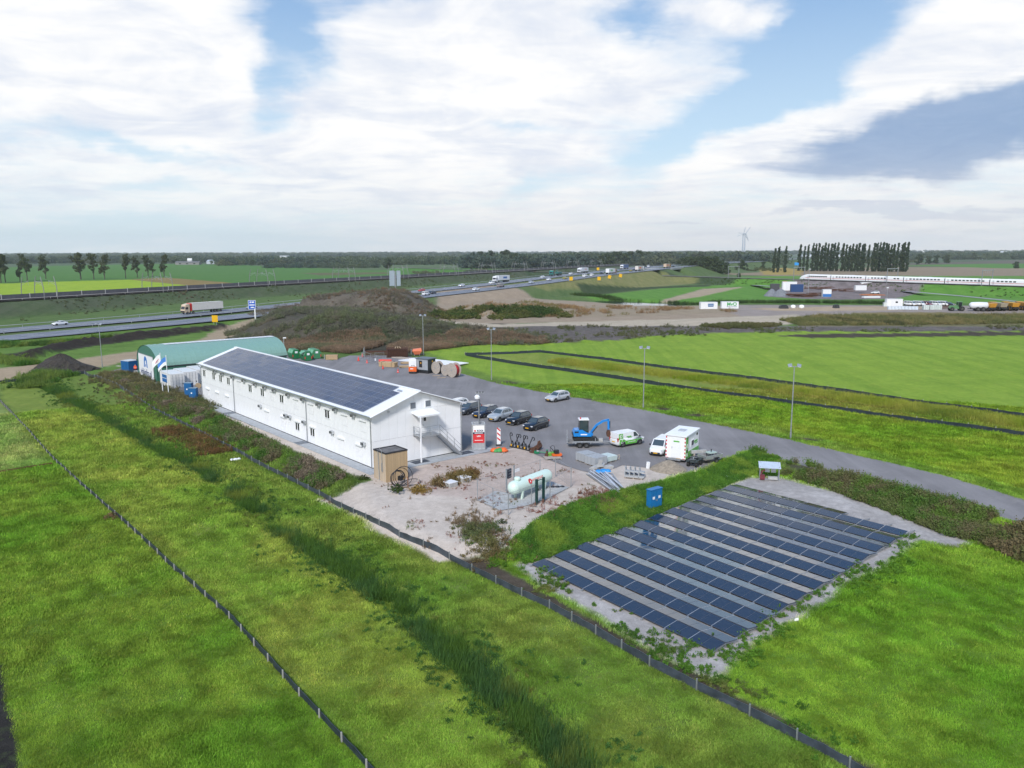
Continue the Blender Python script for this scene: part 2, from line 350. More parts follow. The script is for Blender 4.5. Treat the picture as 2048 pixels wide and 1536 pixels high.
# ------------------------------------------------------------------ zones: (name, polygon, colour, warp amplitude, feather)
K = 1/1.5
def c_(r, g, b): return np.array(rgb(r, g, b, K))
def build_zones():
    Z = []
    def z(kind, pts, col, warp=.4, fe=.3, zz=0.0, world=False): Z.append((kind, pts if world else PX(pts, zz), c_(*col), warp, fe))
    # far fields, from far to near
    z('field', [(-500, 512), (700, 513), (700, 521), (-500, 522)], (112, 140, 85), 20, 10)
    z('field', [(-400, 548), (0, 535), (140, 531), (330, 528), (480, 530), (560, 534), (740, 541), (960, 537), (1000, 541), (700, 572), (440, 576), (330, 560), (0, 570), (-400, 590)], (92, 140, 62), 2, 1, -.9)
    z('field', [(600, 546), (770, 545), (790, 548), (640, 551)], (120, 115, 80), 2, 2, -.9)
    z('field', [(-500, 574), (0, 566), (130, 563), (260, 559.5), (392, 573), (300, 592), (0, 618), (-500, 660)], (172, 200, 52), .8, .6, -.9)
    z('field', [(258, 559), (330, 555.5), (480, 567), (440, 575), (392, 573)], (160, 138, 82), .8, .6, -.9)
    z('field', [(1700, 530), (2048, 520), (2400, 520), (2400, 533), (2048, 533)], (120, 112, 98), 6, 3)
    z('field', [(1440, 548), (1600, 540), (1760, 534), (2500, 534), (2500, 551), (2048, 551), (1600, 553)], (168, 150, 122), 5, 3)
    z('field', [(1520, 538), (1570, 535), (1610, 540), (1600, 549), (1525, 549)], (190, 165, 90), 3, 2)
    z('field', [(1800, 530), (1990, 536), (2400, 538), (2400, 527), (1990, 527)], (100, 150, 66), 5, 3)
    z('field', [(1420, 556), (1500, 552), (1620, 551), (2500, 552), (2500, 558), (1620, 562)], (112, 158, 66), 3, 2)
    z('field', [(860, 596), (1000, 583), (1160, 563), (1300, 545), (1330, 556), (1250, 568), (1120, 588), (1000, 598), (930, 603)], (110, 128, 76), 3, 2)
    z('field', [(1000, 590), (1130, 575), (1250, 566), (1330, 560), (1400, 566), (1250, 578), (1080, 592)], (146, 146, 88), 3, 2)
    z('field', [(1160, 594), (1290, 580), (1370, 572), (1560, 566), (1700, 560), (2500, 556), (2500, 620), (1800, 604), (1740, 610), (1500, 608), (1380, 606), (1250, 600)], (110, 160, 62), 1.5, 1)
    z('field', [(1150, 583), (1300, 573), (1420, 569), (1420, 572), (1300, 577), (1180, 590)], (72, 88, 52), 1, 1)
    z('field', [(1480, 601), (1640, 599), (1760, 600), (1820, 602), (2048, 612), (2048, 618), (1780, 609), (1600, 607)], (98, 132, 60), 1.5, 1)
    z('soil', [(1535, 593), (1550, 574), (1700, 570), (1845, 576), (1850, 582), (1790, 597), (1680, 599.5), (1600, 597)], (158, 146, 146), 1, 1)
    z('sand', [(1322, 601), (1405, 577), (1488, 573), (1405, 592), (1345, 603)], (190, 172, 145), 1, .6)
    # middle ground, mounds and bare soil
    z('soil', [(430, 700), (545, 664), (760, 655), (870, 622), (1000, 645), (1180, 668), (1100, 694), (850, 712), (560, 696)], (92, 88, 76), 3, 2)
    z('soil', M1, (104, 100, 88), 3, 2, 0, True)
    z('soil', M2, (124, 116, 104), 3, 2, 0, True)
    z('sand', [(855, 650), (872, 600), (960, 588), (1150, 604), (1300, 612), (1500, 613), (1560, 625), (1500, 640), (1000, 648)], (178, 160, 138), 3, 2)
    z('sand', M3, (172, 156, 132), 4, 2, 0, True)
    z('sand', [(1440, 618), (1470, 611), (1760, 612), (1990, 612), (2700, 604), (2700, 646), (1580, 650), (1500, 648), (1480, 632)], (172, 160, 152), 2, 1.5)
    z('sand', [(1500, 618), (1700, 614), (1900, 616), (1780, 622), (1560, 623)], (200, 178, 150), 1.5, 1)
    z('grass', [(1570, 640), (1640, 634), (1900, 636), (2700, 630), (2700, 652), (1600, 656)], (122, 118, 82), 2, 1)
    z('grass', [(1700, 627), (1880, 625), (1960, 631), (1850, 638), (1720, 636)], (140, 128, 84), 2, 1)
    z('soil', SOILZ, (130, 122, 118), 2, 1, 0, True)
    z('sand', [(868, 640), (900, 645), (1000, 650), (1150, 645), (1350, 640), (1500, 634), (1590, 630), (1620, 640), (1570, 652), (1300, 655), (1080, 654), (960, 657), (850, 645)], (206, 192, 170), 2, 1)
    # left middle: verge, track
    z('grass', [(-300, 730), (0, 686), (300, 655), (470, 636), (500, 645), (460, 690), (200, 745), (60, 765), (-300, 800)], (104, 138, 58), 1.5, 1)
    z('sand', [(-200, 765), (0, 735), (110, 722), (300, 697), (400, 678), (440, 655), (510, 640), (500, 660), (470, 690), (400, 700), (300, 712), (150, 742), (0, 757), (-200, 790)], (186, 166, 138), 1, .8)
    z('soil', [(-60, 730), (60, 716), (170, 692), (300, 675), (450, 657), (456, 648), (330, 660), (170, 675), (40, 702), (-60, 716)], (66, 58, 52), 1, .5)
    # right of the yard
    z('field', [(870, 735), (850, 706), (960, 694), (1100, 690), (1235, 685), (1300, 676), (1420, 671), (1560, 668), (2700, 666), (2700, 1250), (2048, 1000), (1580, 880), (1285, 820), (983, 765)], (148, 180, 60), .6, .5, -.3)
    z('soil', [(1556, 676), (1600, 672), (2048, 668), (2700, 666), (2700, 671), (2048, 675), (1620, 680)], (92, 82, 72), .6, .4, -.3)
    z('field', [(932, 714), (1080, 709), (1500, 755), (2048, 833), (2700, 930), (2700, 990), (2048, 873), (1400, 782), (1150, 745)], (146, 164, 68), .5, .4, -.3)
    z('field', [(1100, 720), (1500, 765), (2048, 848), (2700, 945), (2700, 960), (2048, 860), (1450, 772), (1150, 735)], (150, 158, 70), .8, .6, -.3)
    z('grass', [(840, 700), (983, 750), (1285, 802), (1580, 860), (2048, 975), (2700, 1130), (2700, 1200), (2048, 1004), (1580, 884), (1285, 824), (983, 770), (880, 742)], (114, 144, 56), .8, .8, -.15)
    for px, py in ((1318, 817), (1010, 766), (1385, 830), (1170, 802), (1610, 878), (890, 728)): z('soil', [(px-26, py-2), (px+8, py-5), (px+30, py+1), (px+6, py+4), (px-14, py+3)], (104, 96, 76), .9, .7, -.2)
    # left foreground
    z('grass', [(-900, 800), (0, 800), (115, 925), (245, 1040), (460, 1235), (735, 1536), (900, 1800), (-1500, 1800)], (112, 142, 50), .3, .3, -.8)
    z('grass', [(-300, 800), (0, 800), (105, 925), (0, 946), (-300, 985)], (138, 158, 84), .3, .4, -.8)
    z('grass', [(0, 800), (0, 766), (70, 762), (470, 985), (780, 1195), (1160, 1536), (1300, 1700), (900, 1800), (735, 1536), (460, 1235), (245, 1040), (115, 925)], (130, 150, 62), .4, 1.0, -.8)
    z('grass', [(75, 765), (170, 750), (300, 815), (400, 865), (520, 930), (640, 990), (760, 1060), (900, 1120), (1100, 1215), (1300, 1330), (1500, 1430), (1700, 1536), (1900, 1640), (1300, 1700), (1160, 1536), (780, 1195), (470, 985)], (114, 138, 58), .4, .6, -.8)
    z('soil', [(-400, 1290), (0, 1330), (14, 1400), (42, 1536), (80, 1700), (-400, 1700)], (62, 60, 58), .3, .2, -.8)
    # right foreground
    z('grass', [(900, 1118), (1030, 1090), (1230, 980), (1500, 900), (2048, 1050), (2700, 1230), (2700, 2400), (1900, 1640), (1700, 1536), (1300, 1330), (1100, 1215)], (110, 146, 48), .4, .4, -.8)
    z('soil', [(905, 1118), (980, 1120), (1100, 1190), (1300, 1300), (1500, 1405), (1750, 1536), (1900, 1620), (1890, 1636), (1700, 1533), (1500, 1432), (1300, 1330), (1100, 1214)], (104, 94, 82), .5, .4, -.8)
    z('gravel', SOLAR, (202, 196, 192), .5, .4, 0, True)
    z('soil', [(1560, 930), (1660, 945), (1900, 1010), (2048, 1075), (2048, 1110), (1900, 1050), (1700, 985)], (96, 90, 80), .8, .8, -.4)
    # the sandy platform round the buildings
    z('sand', [(205, 730), (262, 733), (330, 780), (398, 812), (560, 890), (742, 962), (640, 985), (700, 1010), (760, 1056), (880, 1105), (985, 1098), (1018, 1092), (1070, 1050), (1130, 1018), (1230, 985), (1330, 960), (1420, 932), (1445, 915), (1300, 880), (1000, 860), (760, 900), (560, 800), (330, 740)], (226, 213, 200), .5, .3)
    z('sand', [(770, 960), (905, 910), (1000, 895), (1080, 905), (1160, 940), (1180, 970), (1060, 985), (960, 1000), (850, 990)], (212, 194, 182), .6, .8)
    z('grass', [(395, 832), (560, 912), (690, 966), (640, 988), (520, 932), (400, 868), (300, 815), (215, 765), (260, 775)], (96, 124, 52), .6, .5, -.4)
    return Z
ZNAME = {'grass': 0, 'field': 1, 'sand': 2, 'soil': 3, 'gravel': 4}
def zone_at(x, y, want_col=True):
    D = np.hypot(x, y); n = x.shape[0]
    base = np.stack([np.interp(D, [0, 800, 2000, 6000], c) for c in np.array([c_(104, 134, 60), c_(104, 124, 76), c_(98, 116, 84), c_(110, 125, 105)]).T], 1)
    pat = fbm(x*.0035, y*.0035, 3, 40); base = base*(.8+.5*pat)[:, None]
    kind = np.ones(n, int)
    # embankments
    d, z, _ = pline(x, y, MW); k = (1-sm(d, 28, 46))*sm(D, 150, 200); base = base*(1-k[:, None])+k[:, None]*c_(104, 126, 72)
    d, z, _ = pline(x, y, HS); k = (1-sm(d, 16, 24))*(.6+.4*fbm(x*.08, y*.08, 3, 3)); base = base*(1-k[:, None])+k[:, None]*c_(92, 100, 76)
    for L in (TR, TR0):
        d, z, _ = pline(x, y, L); k = 1-sm(d, 16, 26); base = base*(1-k[:, None])+k[:, None]*c_(78, 96, 60)
    w1 = fbm(x*.35, y*.35, 4, 11)-.5; w2 = fbm(x*.35, y*.35, 4, 29)-.5; v1 = fbm(x*.06, y*.06, 3, 12)-.5; v2 = fbm(x*.06, y*.06, 3, 31)-.5
    for nm, poly, col, warp, fe in ZONES:
        big = warp >= 1.5
        s = sdf(x+warp*2.4*(v1 if big else w1), y+warp*2.4*(v2 if big else w2), poly, max(30., 4*fe))
        a = sm(s, -fe, fe)
        if not a.any(): continue
        base = base*(1-a[:, None])+a[:, None]*col; kind = np.where(a > .5, ZNAME[nm], kind)
    return base, kind
ZONES = build_zones()

# ------------------------------------------------------------------ ground materials
def ground_mat(name, kind):
    m = bpy.data.materials.new(name); m.use_nodes = True; T = NT(m.node_tree)
    at = T.n('ShaderNodeAttribute', attribute_name='col').outputs[0]
    P = T.n('ShaderNodeNewGeometry').outputs['Position']
    dark, light = {'grass': ((.72, .76, .66), (1.5, 1.42, 1.6)), 'field': ((.70, .78, .7), (1.28, 1.18, 1.4)), 'sand': ((.86, .84, .82), (1.34, 1.34, 1.34)), 'soil': ((.55, .54, .52), (1.45, 1.42, 1.4)), 'gravel': ((.66, .65, .64), (1.4, 1.4, 1.4))}[kind]
    a = T.noise(P, .16, 5, .6, .3); b = T.noise(P, 1.3, 6, .65, .4); c = T.noise(P, 7.0 if kind != 'gravel' else 9.0, 4, .7)
    st = T.n('ShaderNodeMapping', {'Vector': P, 'Rotation': (0, 0, -TH), 'Scale': (1.4, .10, .3)}).outputs[0]
    s = T.noise(st, 1.0, 5, .6)
    f = T.m('ADD', T.m('MULTIPLY', a, .30), T.m('MULTIPLY', b, .32)); f = T.m('ADD', f, T.m('MULTIPLY', c, .26)); f = T.m('ADD', f, T.m('MULTIPLY', s, .12 if kind in ('grass', 'field') else 0.04))
    f = T.ss(f, .33, .66)
    k = T.mix(f, dark, light); col = T.mix(1.0, at, k, 'MULTIPLY')
    if kind in ('grass', 'field'):     # sun-bleached and mossy patches
        w = T.n('ShaderNodeMapping', {'Vector': P, 'Rotation': (0, 0, -TH-R(6)), 'Scale': (1.0, .03, .3)}).outputs[0]; p = T.m('MULTIPLY', T.ss(T.noise(w, .32, 4, .6), .46, .62), .55 if kind == 'field' else .2); col = T.mix(p, col, T.mix(1.0, col, (.72, .82, .7), 'MULTIPLY'))
        p = T.m('MULTIPLY', T.ss(T.noise(P, .45, 6, .65, .6), .52, .74), .5); col = T.mix(p, col, T.mix(1.0, col, (1.55, 1.12, 1.5), 'MULTIPLY'))
        p = T.m('MULTIPLY', T.ss(T.noise(P, .30, 6, .65, .8), .55, .75), .6); col = T.mix(p, col, T.mix(1.0, col, (.66, .82, .7), 'MULTIPLY'))
    if kind == 'sand':
        p = T.m('MULTIPLY', T.ss(T.noise(P, .8, 7, .7, .5), .56, .68), .35); col = T.mix(p, col, (.22, .19, .16))
        p = T.m('MULTIPLY', T.ss(T.noise(P, 3.5, 4, .7, .2), .62, .72), .6); col = T.mix(p, col, (.11, .10, .09))
    if kind == 'soil':
        p = T.m('MULTIPLY', T.ss(T.noise(P, .5, 7, .7, .4), .54, .68), .55); col = T.mix(p, col, (.07, .10, .035))
    bp = T.n('ShaderNodeBump', {'Height': T.m('ADD', T.m('MULTIPLY', b, .6), T.m('MULTIPLY', c, .4)), 'Strength': {'soil': .8, 'gravel': .6, 'sand': .5}.get(kind, .55), 'Distance': {'soil': .35, 'gravel': .06, 'sand': .12}.get(kind, .18)})
    bs = T.n('ShaderNodeBsdfPrincipled', {'Base Color': col, 'Roughness': .95, 'Specular IOR Level': .15, 'Normal': bp.outputs[0]})
    o = T.n('ShaderNodeOutputMaterial'); T.t.links.new(bs.outputs[0], o.inputs[0])
    return m
GM = {k: ground_mat('%s_ground' % k, k) for k in ZNAME}

def build_terrain():
    rs = [14.0]
    while rs[-1] < 9000:
        r = rs[-1]; rs.append(r+min(max(1.6*r*r/19200, .14), .011*r))
    rs = np.array(rs); fa = np.radians(np.arange(-40, 40.01, .2)); ca = np.radians(np.arange(45, 316, 5)); an = np.concatenate([fa, ca])
    nr, na = len(rs), len(an)
    X = np.outer(rs, np.sin(an)).ravel(); Y = np.outer(rs, np.cos(an)).ravel()
    X = np.append(X, 0.); Y = np.append(Y, 0.)
    Zh = hz(X, Y)
    # sheets of paving lie a little above the prepared ground
    s = sdf(X, Y, YARD, 5); Zh = np.where(s > -.3, Zh-.05*sm(s, -.3, .3), Zh)
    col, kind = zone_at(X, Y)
    i = np.arange(nr-1)[:, None]*na; j = np.arange(na)[None, :]; j2 = (j+1) % na
    q = np.stack([(i+j).ravel(), (i+j2).ravel(), (i+na+j2).ravel(), (i+na+j).ravel()], 1)[:, ::-1]
    fk = kind[q[:, 0]]
    cen = len(X)-1
    names = {0: 'grass_ground', 1: 'field', 2: 'sandy_ground', 3: 'bare_soil', 4: 'gravel_bed'}
    for zn, zi in ZNAME.items():
        qq = q[fk == zi]; tri = []
        if not len(qq): continue
        used, inv = np.unique(qq.ravel(), return_inverse=True)
        me = bpy.data.meshes.new(names[zi]); nv = len(used)
        vs = np.stack([X[used], Y[used], Zh[used]], 1)
        me.vertices.add(nv); me.vertices.foreach_set('co', vs.astype(np.float32).ravel())
        nf = len(qq); me.loops.add(nf*4); me.loops.foreach_set('vertex_index', inv.astype(np.int32))
        me.polygons.add(nf); me.polygons.foreach_set('loop_start', np.arange(0, nf*4, 4, dtype=np.int32)); me.polygons.foreach_set('loop_total', np.full(nf, 4, np.int32))
        me.polygons.foreach_set('use_smooth', np.ones(nf, bool))
        me.update(calc_edges=True)
        a = me.attributes.new('col', 'FLOAT_COLOR', 'POINT'); a.data.foreach_set('color', np.concatenate([col[used], np.ones((nv, 1))], 1).astype(np.float32).ravel())
        me.materials.append(GM[zn]); o = obj(names[zi], me); o['kind'] = 'structure'
    # the patch right under the drone
    m = MB(); vs = [(X[k], Y[k], Zh[k]) for k in range(na)]; m.add(vs, [tuple(range(na))]); o = m.build('grass_ground', mat('lawn', tuple(c_(100, 140, 44)), .95), None); o['kind'] = 'structure'
build_terrain()

# ------------------------------------------------------------------ paved sheets
def sheet(name, poly, z, m, step=.8, jit=.12, seed=1, kind='structure', zf=None):
    pts = []; P = [np.array(p[:2]) for p in poly]
    for a, b in zip(P, P[1:]+P[:1]):
        L = np.linalg.norm(b-a); n = max(1, min(160, int(L/step))); nv = np.array([-(b-a)[1], (b-a)[0]])/(L+1e-9)
        for k in range(n):
            p = a+(b-a)*k/n; j = (float(fbm(np.array([p[0]*.9]), np.array([p[1]*.9]), 3, seed)[0])-.5)*2*jit; pts.append(p+nv*j)
    vs = [(p[0], p[1], zf(p[0], p[1]) if zf else z) for p in pts]
    tri = geometry.tessellate_polygon([[Vector((p[0], p[1], 0)) for p in pts]])
    me = bpy.data.meshes.new(name); me.from_pydata(vs, [], [tuple(t) for t in tri]); me.materials.append(m)
    bm = bmesh.new(); bm.from_mesh(me); bmesh.ops.recalc_face_normals(bm, faces=bm.faces)
    if sum(f.normal.z for f in bm.faces) < 0: bmesh.ops.reverse_faces(bm, faces=bm.faces)
    bm.to_mesh(me); bm.free()
    o = obj(name, me); o['kind'] = kind; return o
def asphalt(name, col, wear=(.30, .28, .25), amt=.5, rot=TH):
    m = bpy.data.materials.new(name); m.use_nodes = True; T = NT(m.node_tree)
    P = T.n('ShaderNodeNewGeometry').outputs['Position']
    n1 = T.noise(P, .12, 6, .6, .3); n2 = T.noise(P, 5, 5, .7); st = T.n('ShaderNodeMapping', {'Vector': P, 'Rotation': (0, 0, -rot), 'Scale': (.5, .04, 1)}).outputs[0]; n3 = T.noise(st, 1.0, 6, .65, .2)
    f = T.m('ADD', T.m('MULTIPLY', n1, .4), T.m('ADD', T.m('MULTIPLY', n2, .2), T.m('MULTIPLY', n3, .4)))
    c = T.mix(T.ss(f, .36, .64), tuple(v*.82 for v in col), tuple(v*1.2 for v in col))
    d = T.m('MULTIPLY', T.ss(T.noise(P, .22, 7, .7, .6), .58, .72), amt); c = T.mix(d, c, wear)
    bp = T.n('ShaderNodeBump', {'Height': n2, 'Strength': .2, 'Distance': .02})
    b = T.n('ShaderNodeBsdfPrincipled', {'Base Color': c, 'Roughness': .85, 'Specular IOR Level': .25, 'Normal': bp.outputs[0]})
    o = T.n('ShaderNodeOutputMaterial'); T.t.links.new(b.outputs[0], o.inputs[0]); return m
AS_YARD = asphalt('yard_asphalt', (.215, .203, .203), (.34, .32, .30), .45); AS_MW = asphalt('motorway_asphalt', (.17, .185, .215), (.2, .2, .2), .25, R(60))
sheet('asphalt_yard', YARD, .012, AS_YARD, .7, .25)
sheet('pond', [(p[0]+(p[0]-c[0])*.06, p[1]+(p[1]-c[1])*.06) for c in [np.mean(np.array(POND), 0)] for p in POND], -1.0, mat('pond_water', (.03, .04, .045), .04, 0, .1, .2, .02, .8), 3, .5)
# ------------------------------------------------------------------ projection helpers used to lay things out
_RM = np.stack([_r2, _u2, _fw])
def proj(p):
    q = _RM @ (np.asarray(p, float)-np.array([0, 0, HC])); return 1024+F*q[0]/q[2], 768-F*q[1]/q[2]
def along(p0, d, px, z, lo=-5, hi=80):
    """parameter t so that p0 + d t at height z is seen at column px"""
    f = lambda t: proj((p0[0]+d[0]*t, p0[1]+d[1]*t, z))[0]-px
    a, b = lo, hi; fa = f(a)
    for _ in range(50):
        m = (a+b)/2; fm = f(m)
        if (fm > 0) == (fa > 0): a = m
        else: b = m
    return (a+b)/2
def loc_in(p, o=B0, th=TH):
    d = np.asarray(p)-o; return (d[0]*math.cos(th)+d[1]*math.sin(th), -d[0]*math.sin(th)+d[1]*math.cos(th))

# ------------------------------------------------------------------ office building
BL, BW, EZ, RZ = 55.6, 12.15, 6.2, 8.25
PV = mat('roof_solar_glass', (.010, .026, .075), .05, 0, .35, .5, 0, .9); PVF = mat('panel_frame', (.34, .38, .46), .4, .3)
def office():
    r = thing('office_building', 'long white two-storey site office with solar panels on its gabled roof', 'building', tuple(B0), TH)
    m = MB(); m.box((BW/2, BL/2, 3.08), (BW-.12, BL-.12, 6.0)); m.extr([(.08, 6.06), (BW-.08, 6.06), (BW/2, RZ-.16)], .06, BL-.06); m.build('wall', mat('joint_grey', (.30, .31, .33), .7), r)
    m = MB(); m.box((BW/2, BL/2, .04), (BW-.2, BL-.2, .12)); m.build('plinth', M['dark'], r)
    # wall panels, each its own piece
    nl = 50; w = BL/nl; me = MB().box((0, 0, 0), (.05, w-.014, 2.93)).mesh('wall_panel', M['white'])
    for k in range(nl):
        for z in (1.60, 4.555): obj('wall_panel', me, r, (.03, (k+.5)*w, z))
    ng = 11; w = BW/ng; me = MB().box((0, 0, 0), (w-.014, .05, 2.93)).mesh('wall_panel', M['white'])
    for k in range(ng):
        for z in (1.60, 4.555): obj('wall_panel', me, r, ((k+.5)*w, .03, z))
        x0, x1 = k*w+.007, (k+1)*w-.007; zt = lambda x: RZ-.18-abs(x-BW/2)*(RZ-EZ)/(BW/2)
        p = [(x0, 6.035), (x1, 6.035), (x1, max(zt(x1), 6.05)), (x0, max(zt(x0), 6.05))]
        if x0 < BW/2 < x1: p.insert(3, (BW/2, zt(BW/2)))
        MB().extr(p, .005, .055).build('wall_panel', M['white'], r)
    # roof
    sl = math.atan2(RZ-EZ, BW/2+.0); ov = .45; L = (BW/2+ov)/math.cos(sl)
    roof = obj('roof', MB().extr([(-ov, EZ-ov*math.tan(sl)), (BW/2, RZ), (BW+ov, EZ-ov*math.tan(sl)), (BW+ov, EZ-ov*math.tan(sl)-.14), (BW/2, RZ-.14), (-ov, EZ-ov*math.tan(sl)-.14)], -.5, BL+.5).mesh('roof', M['trim']), r)
    MB().bar((BW/2, -.52, RZ+.03), (BW/2, BL+.52, RZ+.03), .34, .08).build('ridge_cap', M['white'], roof)
    for s_, x in ((-1, -ov-.07), (1, BW+ov+.07)):
        MB().box((x, BL/2, EZ-ov*math.tan(sl)-.02), (.14, BL+1, .13)).build('gutter', M['alu'], roof)
    for x0, x1, z0, z1 in ((-ov, BW/2, EZ-ov*math.tan(sl)-.05, RZ-.05), (BW/2, BW+ov, RZ-.05, EZ-ov*math.tan(sl)-.05)):
        MB().bar((x0, -.53, z0), (x1, -.53, z1), .2, .06).build('barge_board', M['white'], roof)
    # roof panels: slightly uneven, as mounted
    cols, rows = 31, 6; pw, ph = 52.6/cols, 1.03
    q = MB(); q.cur = 1; q.box((0, 0, 0), (ph-.02, pw-.02, .035)); q.cur = 0; q.box((0, 0, .019), (ph-.07, pw-.07, .006)); q.box((0, 0, .0195), (.0, .0, .0))
    q = MB(); q.cur = 1; q.box((0, 0, 0), (ph-.02, pw-.02, .035)); q.cur = 0
    for sx in (-1, 1): q.box((0, sx*(pw/4-.006), .02), (ph-.06, pw/2-.05, .006))
    me = q.mesh('roof_solar_panel', [PV, PVF]); rnd = random.Random(3)
    for j in range(rows):
        for i in range(cols):
            if j == rows-1 and i == 0: continue
            s_ = .42+(j+.5)*ph; o = obj('roof_solar_panel', me, roof, (-ov+s_*math.cos(sl), 1.75+(i+.5)*pw, EZ-ov*math.tan(sl)+s_*math.sin(sl)+.07))
            o.rotation_euler = (R(rnd.uniform(-.5, .5)), -sl+R(rnd.uniform(-.35, .35)), 0)
    MB().box((-ov+5.9*math.cos(sl), 2.3, EZ-ov*math.tan(sl)+5.9*math.sin(sl)+.1), (.25, .9, .05), ry=-sl).build('roof_vent', M['alu'], roof)
    # windows and shutters on the long side
    yz = lambda px, z: along(B0, UY, px, z)
    wf = MB(); wf.box((0, 0, .52), (.07, 1.3, .1)); wf.box((0, 0, -.52), (.07, 1.3, .1))
    for y in (-.6, 0, .6): wf.box((0, y, 0), (.068, .12 if y else .16, .98))
    wfm = wf.mesh('window', M['trim']); pane = MB().box((0, 0, 0), (.02, .46, .94)).mesh('pane', M['glass'])
    bxm = MB().box((0, 0, 0), (.20, 1.55, .2)).mesh('shutter_box', M['trim'])
    shm = MB()
    for k in range(14): shm.box((-.012 if k % 2 else 0, 0, .56-k*.086), (.03, 1.36, .08))
    shm = shm.mesh('roller_shutter', M['white'])
    for z, pxs in ((4.62, (409, 428, 442, 457.5, 501, 525.4, 564, 655)), (1.62, (595.7, 625.6))):
        for px in pxs:
            y = yz(px, z); o = obj('window', wfm, r, (-.03, y, z))
            for s_ in (-1, 1): obj('pane', pane, o, (-.005, s_*.30, 0))
            b = obj('shutter_box', bxm, o, (-.07, 0, .70))
    for z, pxs in ((4.55, (478.5, 545, 592, 622, 689, 726)), (1.5, (416, 435, 454.5, 534, 567, 682.5, 719))):
        for px in pxs:
            y = yz(px, z); o = obj('roller_shutter', shm, r, (-.015, y, z)); obj('shutter_box', bxm, o, (-.08, 0, .72))
    am = MB(); am.box((-.18, .2, 0), (.36, .26, .34)); am.box((-.18, -.2, 0), (.36, .26, .34)); acm = am.mesh('ventilation_unit', M['alu'])
    g = MB(); g.box((-.365, .2, 0), (.012, .2, .26)); g.box((-.365, -.2, 0), (.012, .2, .26)); gm = g.mesh('grille', M['dark'])
    for z, pxs in ((5.5, (431, 446, 467, 489, 512, 531, 550, 577.5, 607, 638.5, 672, 708)), (2.6, (522, 573, 581, 610, 666, 729))):
        for px in pxs: o = obj('ventilation_unit', acm, r, (0, yz(px, z), z)); obj('grille', gm, o)
    for y in (.12, yz(614, 3), yz(468.5, 3), BL-.12):
        m = MB(); m.tube([(-.45, y, 5.75), (-.1, y, 5.45), (-.1, y, .1)], .05, 8); m.build('drainpipe', M['steel'], r)
    m = MB(); m.tube([(BW+.1, -.06, 6.0), (BW+.02, -.06, .1)], .05, 8); m.build('drainpipe', M['steel'], r)
    # gable end: two vents, door with canopy, landing and stairs
    xg = lambda px, z: along(B0, UX, px, z)
    for px, z in ((825.6, 6.55), (855.7, 6.55)):
        o = MB().box((xg(px, z), -.02, z), (.84, .06, .84)).build('window', M['trim'], r); MB().box((xg(px, z), -.045, z), (.7, .03, .7)).build('pane', mat('grey_blind', (.16, .18, .21), .3), o)
    MB().box((xg(777, 6.3), -.06, 6.25), (.22, .1, .2)).build('vent', M['alu'], r)
    xd = xg(850, 4.3); d = MB().box((xd, -.02, 4.2), (1.05, .07, 2.1)).build('door', M['white'], r); MB().box((xd-.05, -.06, 4.75), (.32, .03, .42)).build('pane', M['glass'], d)
    MB().tube([(xd-.38, -.07, 4.1), (xd-.38, -.13, 4.1), (xd-.22, -.13, 4.1)], .02).build('handle', M['steel'], d)
    xl0, xl1 = xd-1.65, xd+1.1
    m = MB(); m.box(((xl0+xl1)/2, -.72, 5.58), (xl1-xl0+.3, 1.5, .07), rx=R(9)); m.box(((xl0+xl1)/2, -1.42, 5.40), (xl1-xl0+.32, .05, .14)); m.build('canopy', M['white'], r)
    MB().bar((xl0+.1, -1.45, 0), (xl0+.1, -1.45, 5.4), .13).build('canopy_post', M['white'], r)
    m = MB(); m.box(((xl0+xl1)/2, -.72, 3.08), (xl1-xl0, 1.36, .06)); m.box(((xl0+xl1)/2, -1.42, 3.04), (xl1-xl0, .05, .2)); m.box(((xl0+xl1)/2, -.05, 3.04), (xl1-xl0, .05, .2)); m.build('landing', M['steel'], r)
    xe = loc_in(gp(911, 906))[0]; st = MB(); n = 15
    for y in (-1.38, -.12): st.bar((xl1, y, 3.05), (xe, y, .05), .05, .24)
    sob = st.build('stairs', M['steel'], r); tm = MB().box((0, 0, 0), (.26, 1.2, .04)).mesh('tread', M['steel'])
    for k in range(n): t = (k+.7)/n; obj('tread', tm, sob, (xl1+(xe-xl1)*t, -.75, 3.05-3.0*t))
    rl = MB(); y = -1.42
    for h in (.55, 1.05):
        rl.bar((xl0, y, 3.1+h), (xl1, y, 3.1+h), .04); rl.bar((xl1, y, 3.1+h), (xe, y, .1+h), .04); rl.bar((xl0, y, 3.1+h), (xl0, -.1, 3.1+h), .04)
    for x in (xl0, (xl0+xl1)/2, xl1): rl.bar((x, y, 3.0), (x, y, 4.15), .045)
    rl.bar((xl0, -.1, 3.0), (xl0, -.1, 4.15), .045)
    for t in (.33, .66, 1): rl.bar((xl1+(xe-xl1)*t, y, 3-3*t+.1), (xl1+(xe-xl1)*t, y, 4.15-3*t), .045)
    rl.build('railing', M['steel'], r)
    for px, py, wx, wy in ((842, 925, 2.0, 1.2), (920, 903, 1.8, 1.2)):
        x, y = loc_in(gp(px, py)); MB().box((x, max(y, -.9) if 0 else -.95, .075), (wx, wy, .03)).build('door_mat', mat('dark_mat', (.05, .06, .08), .9), r)
office()
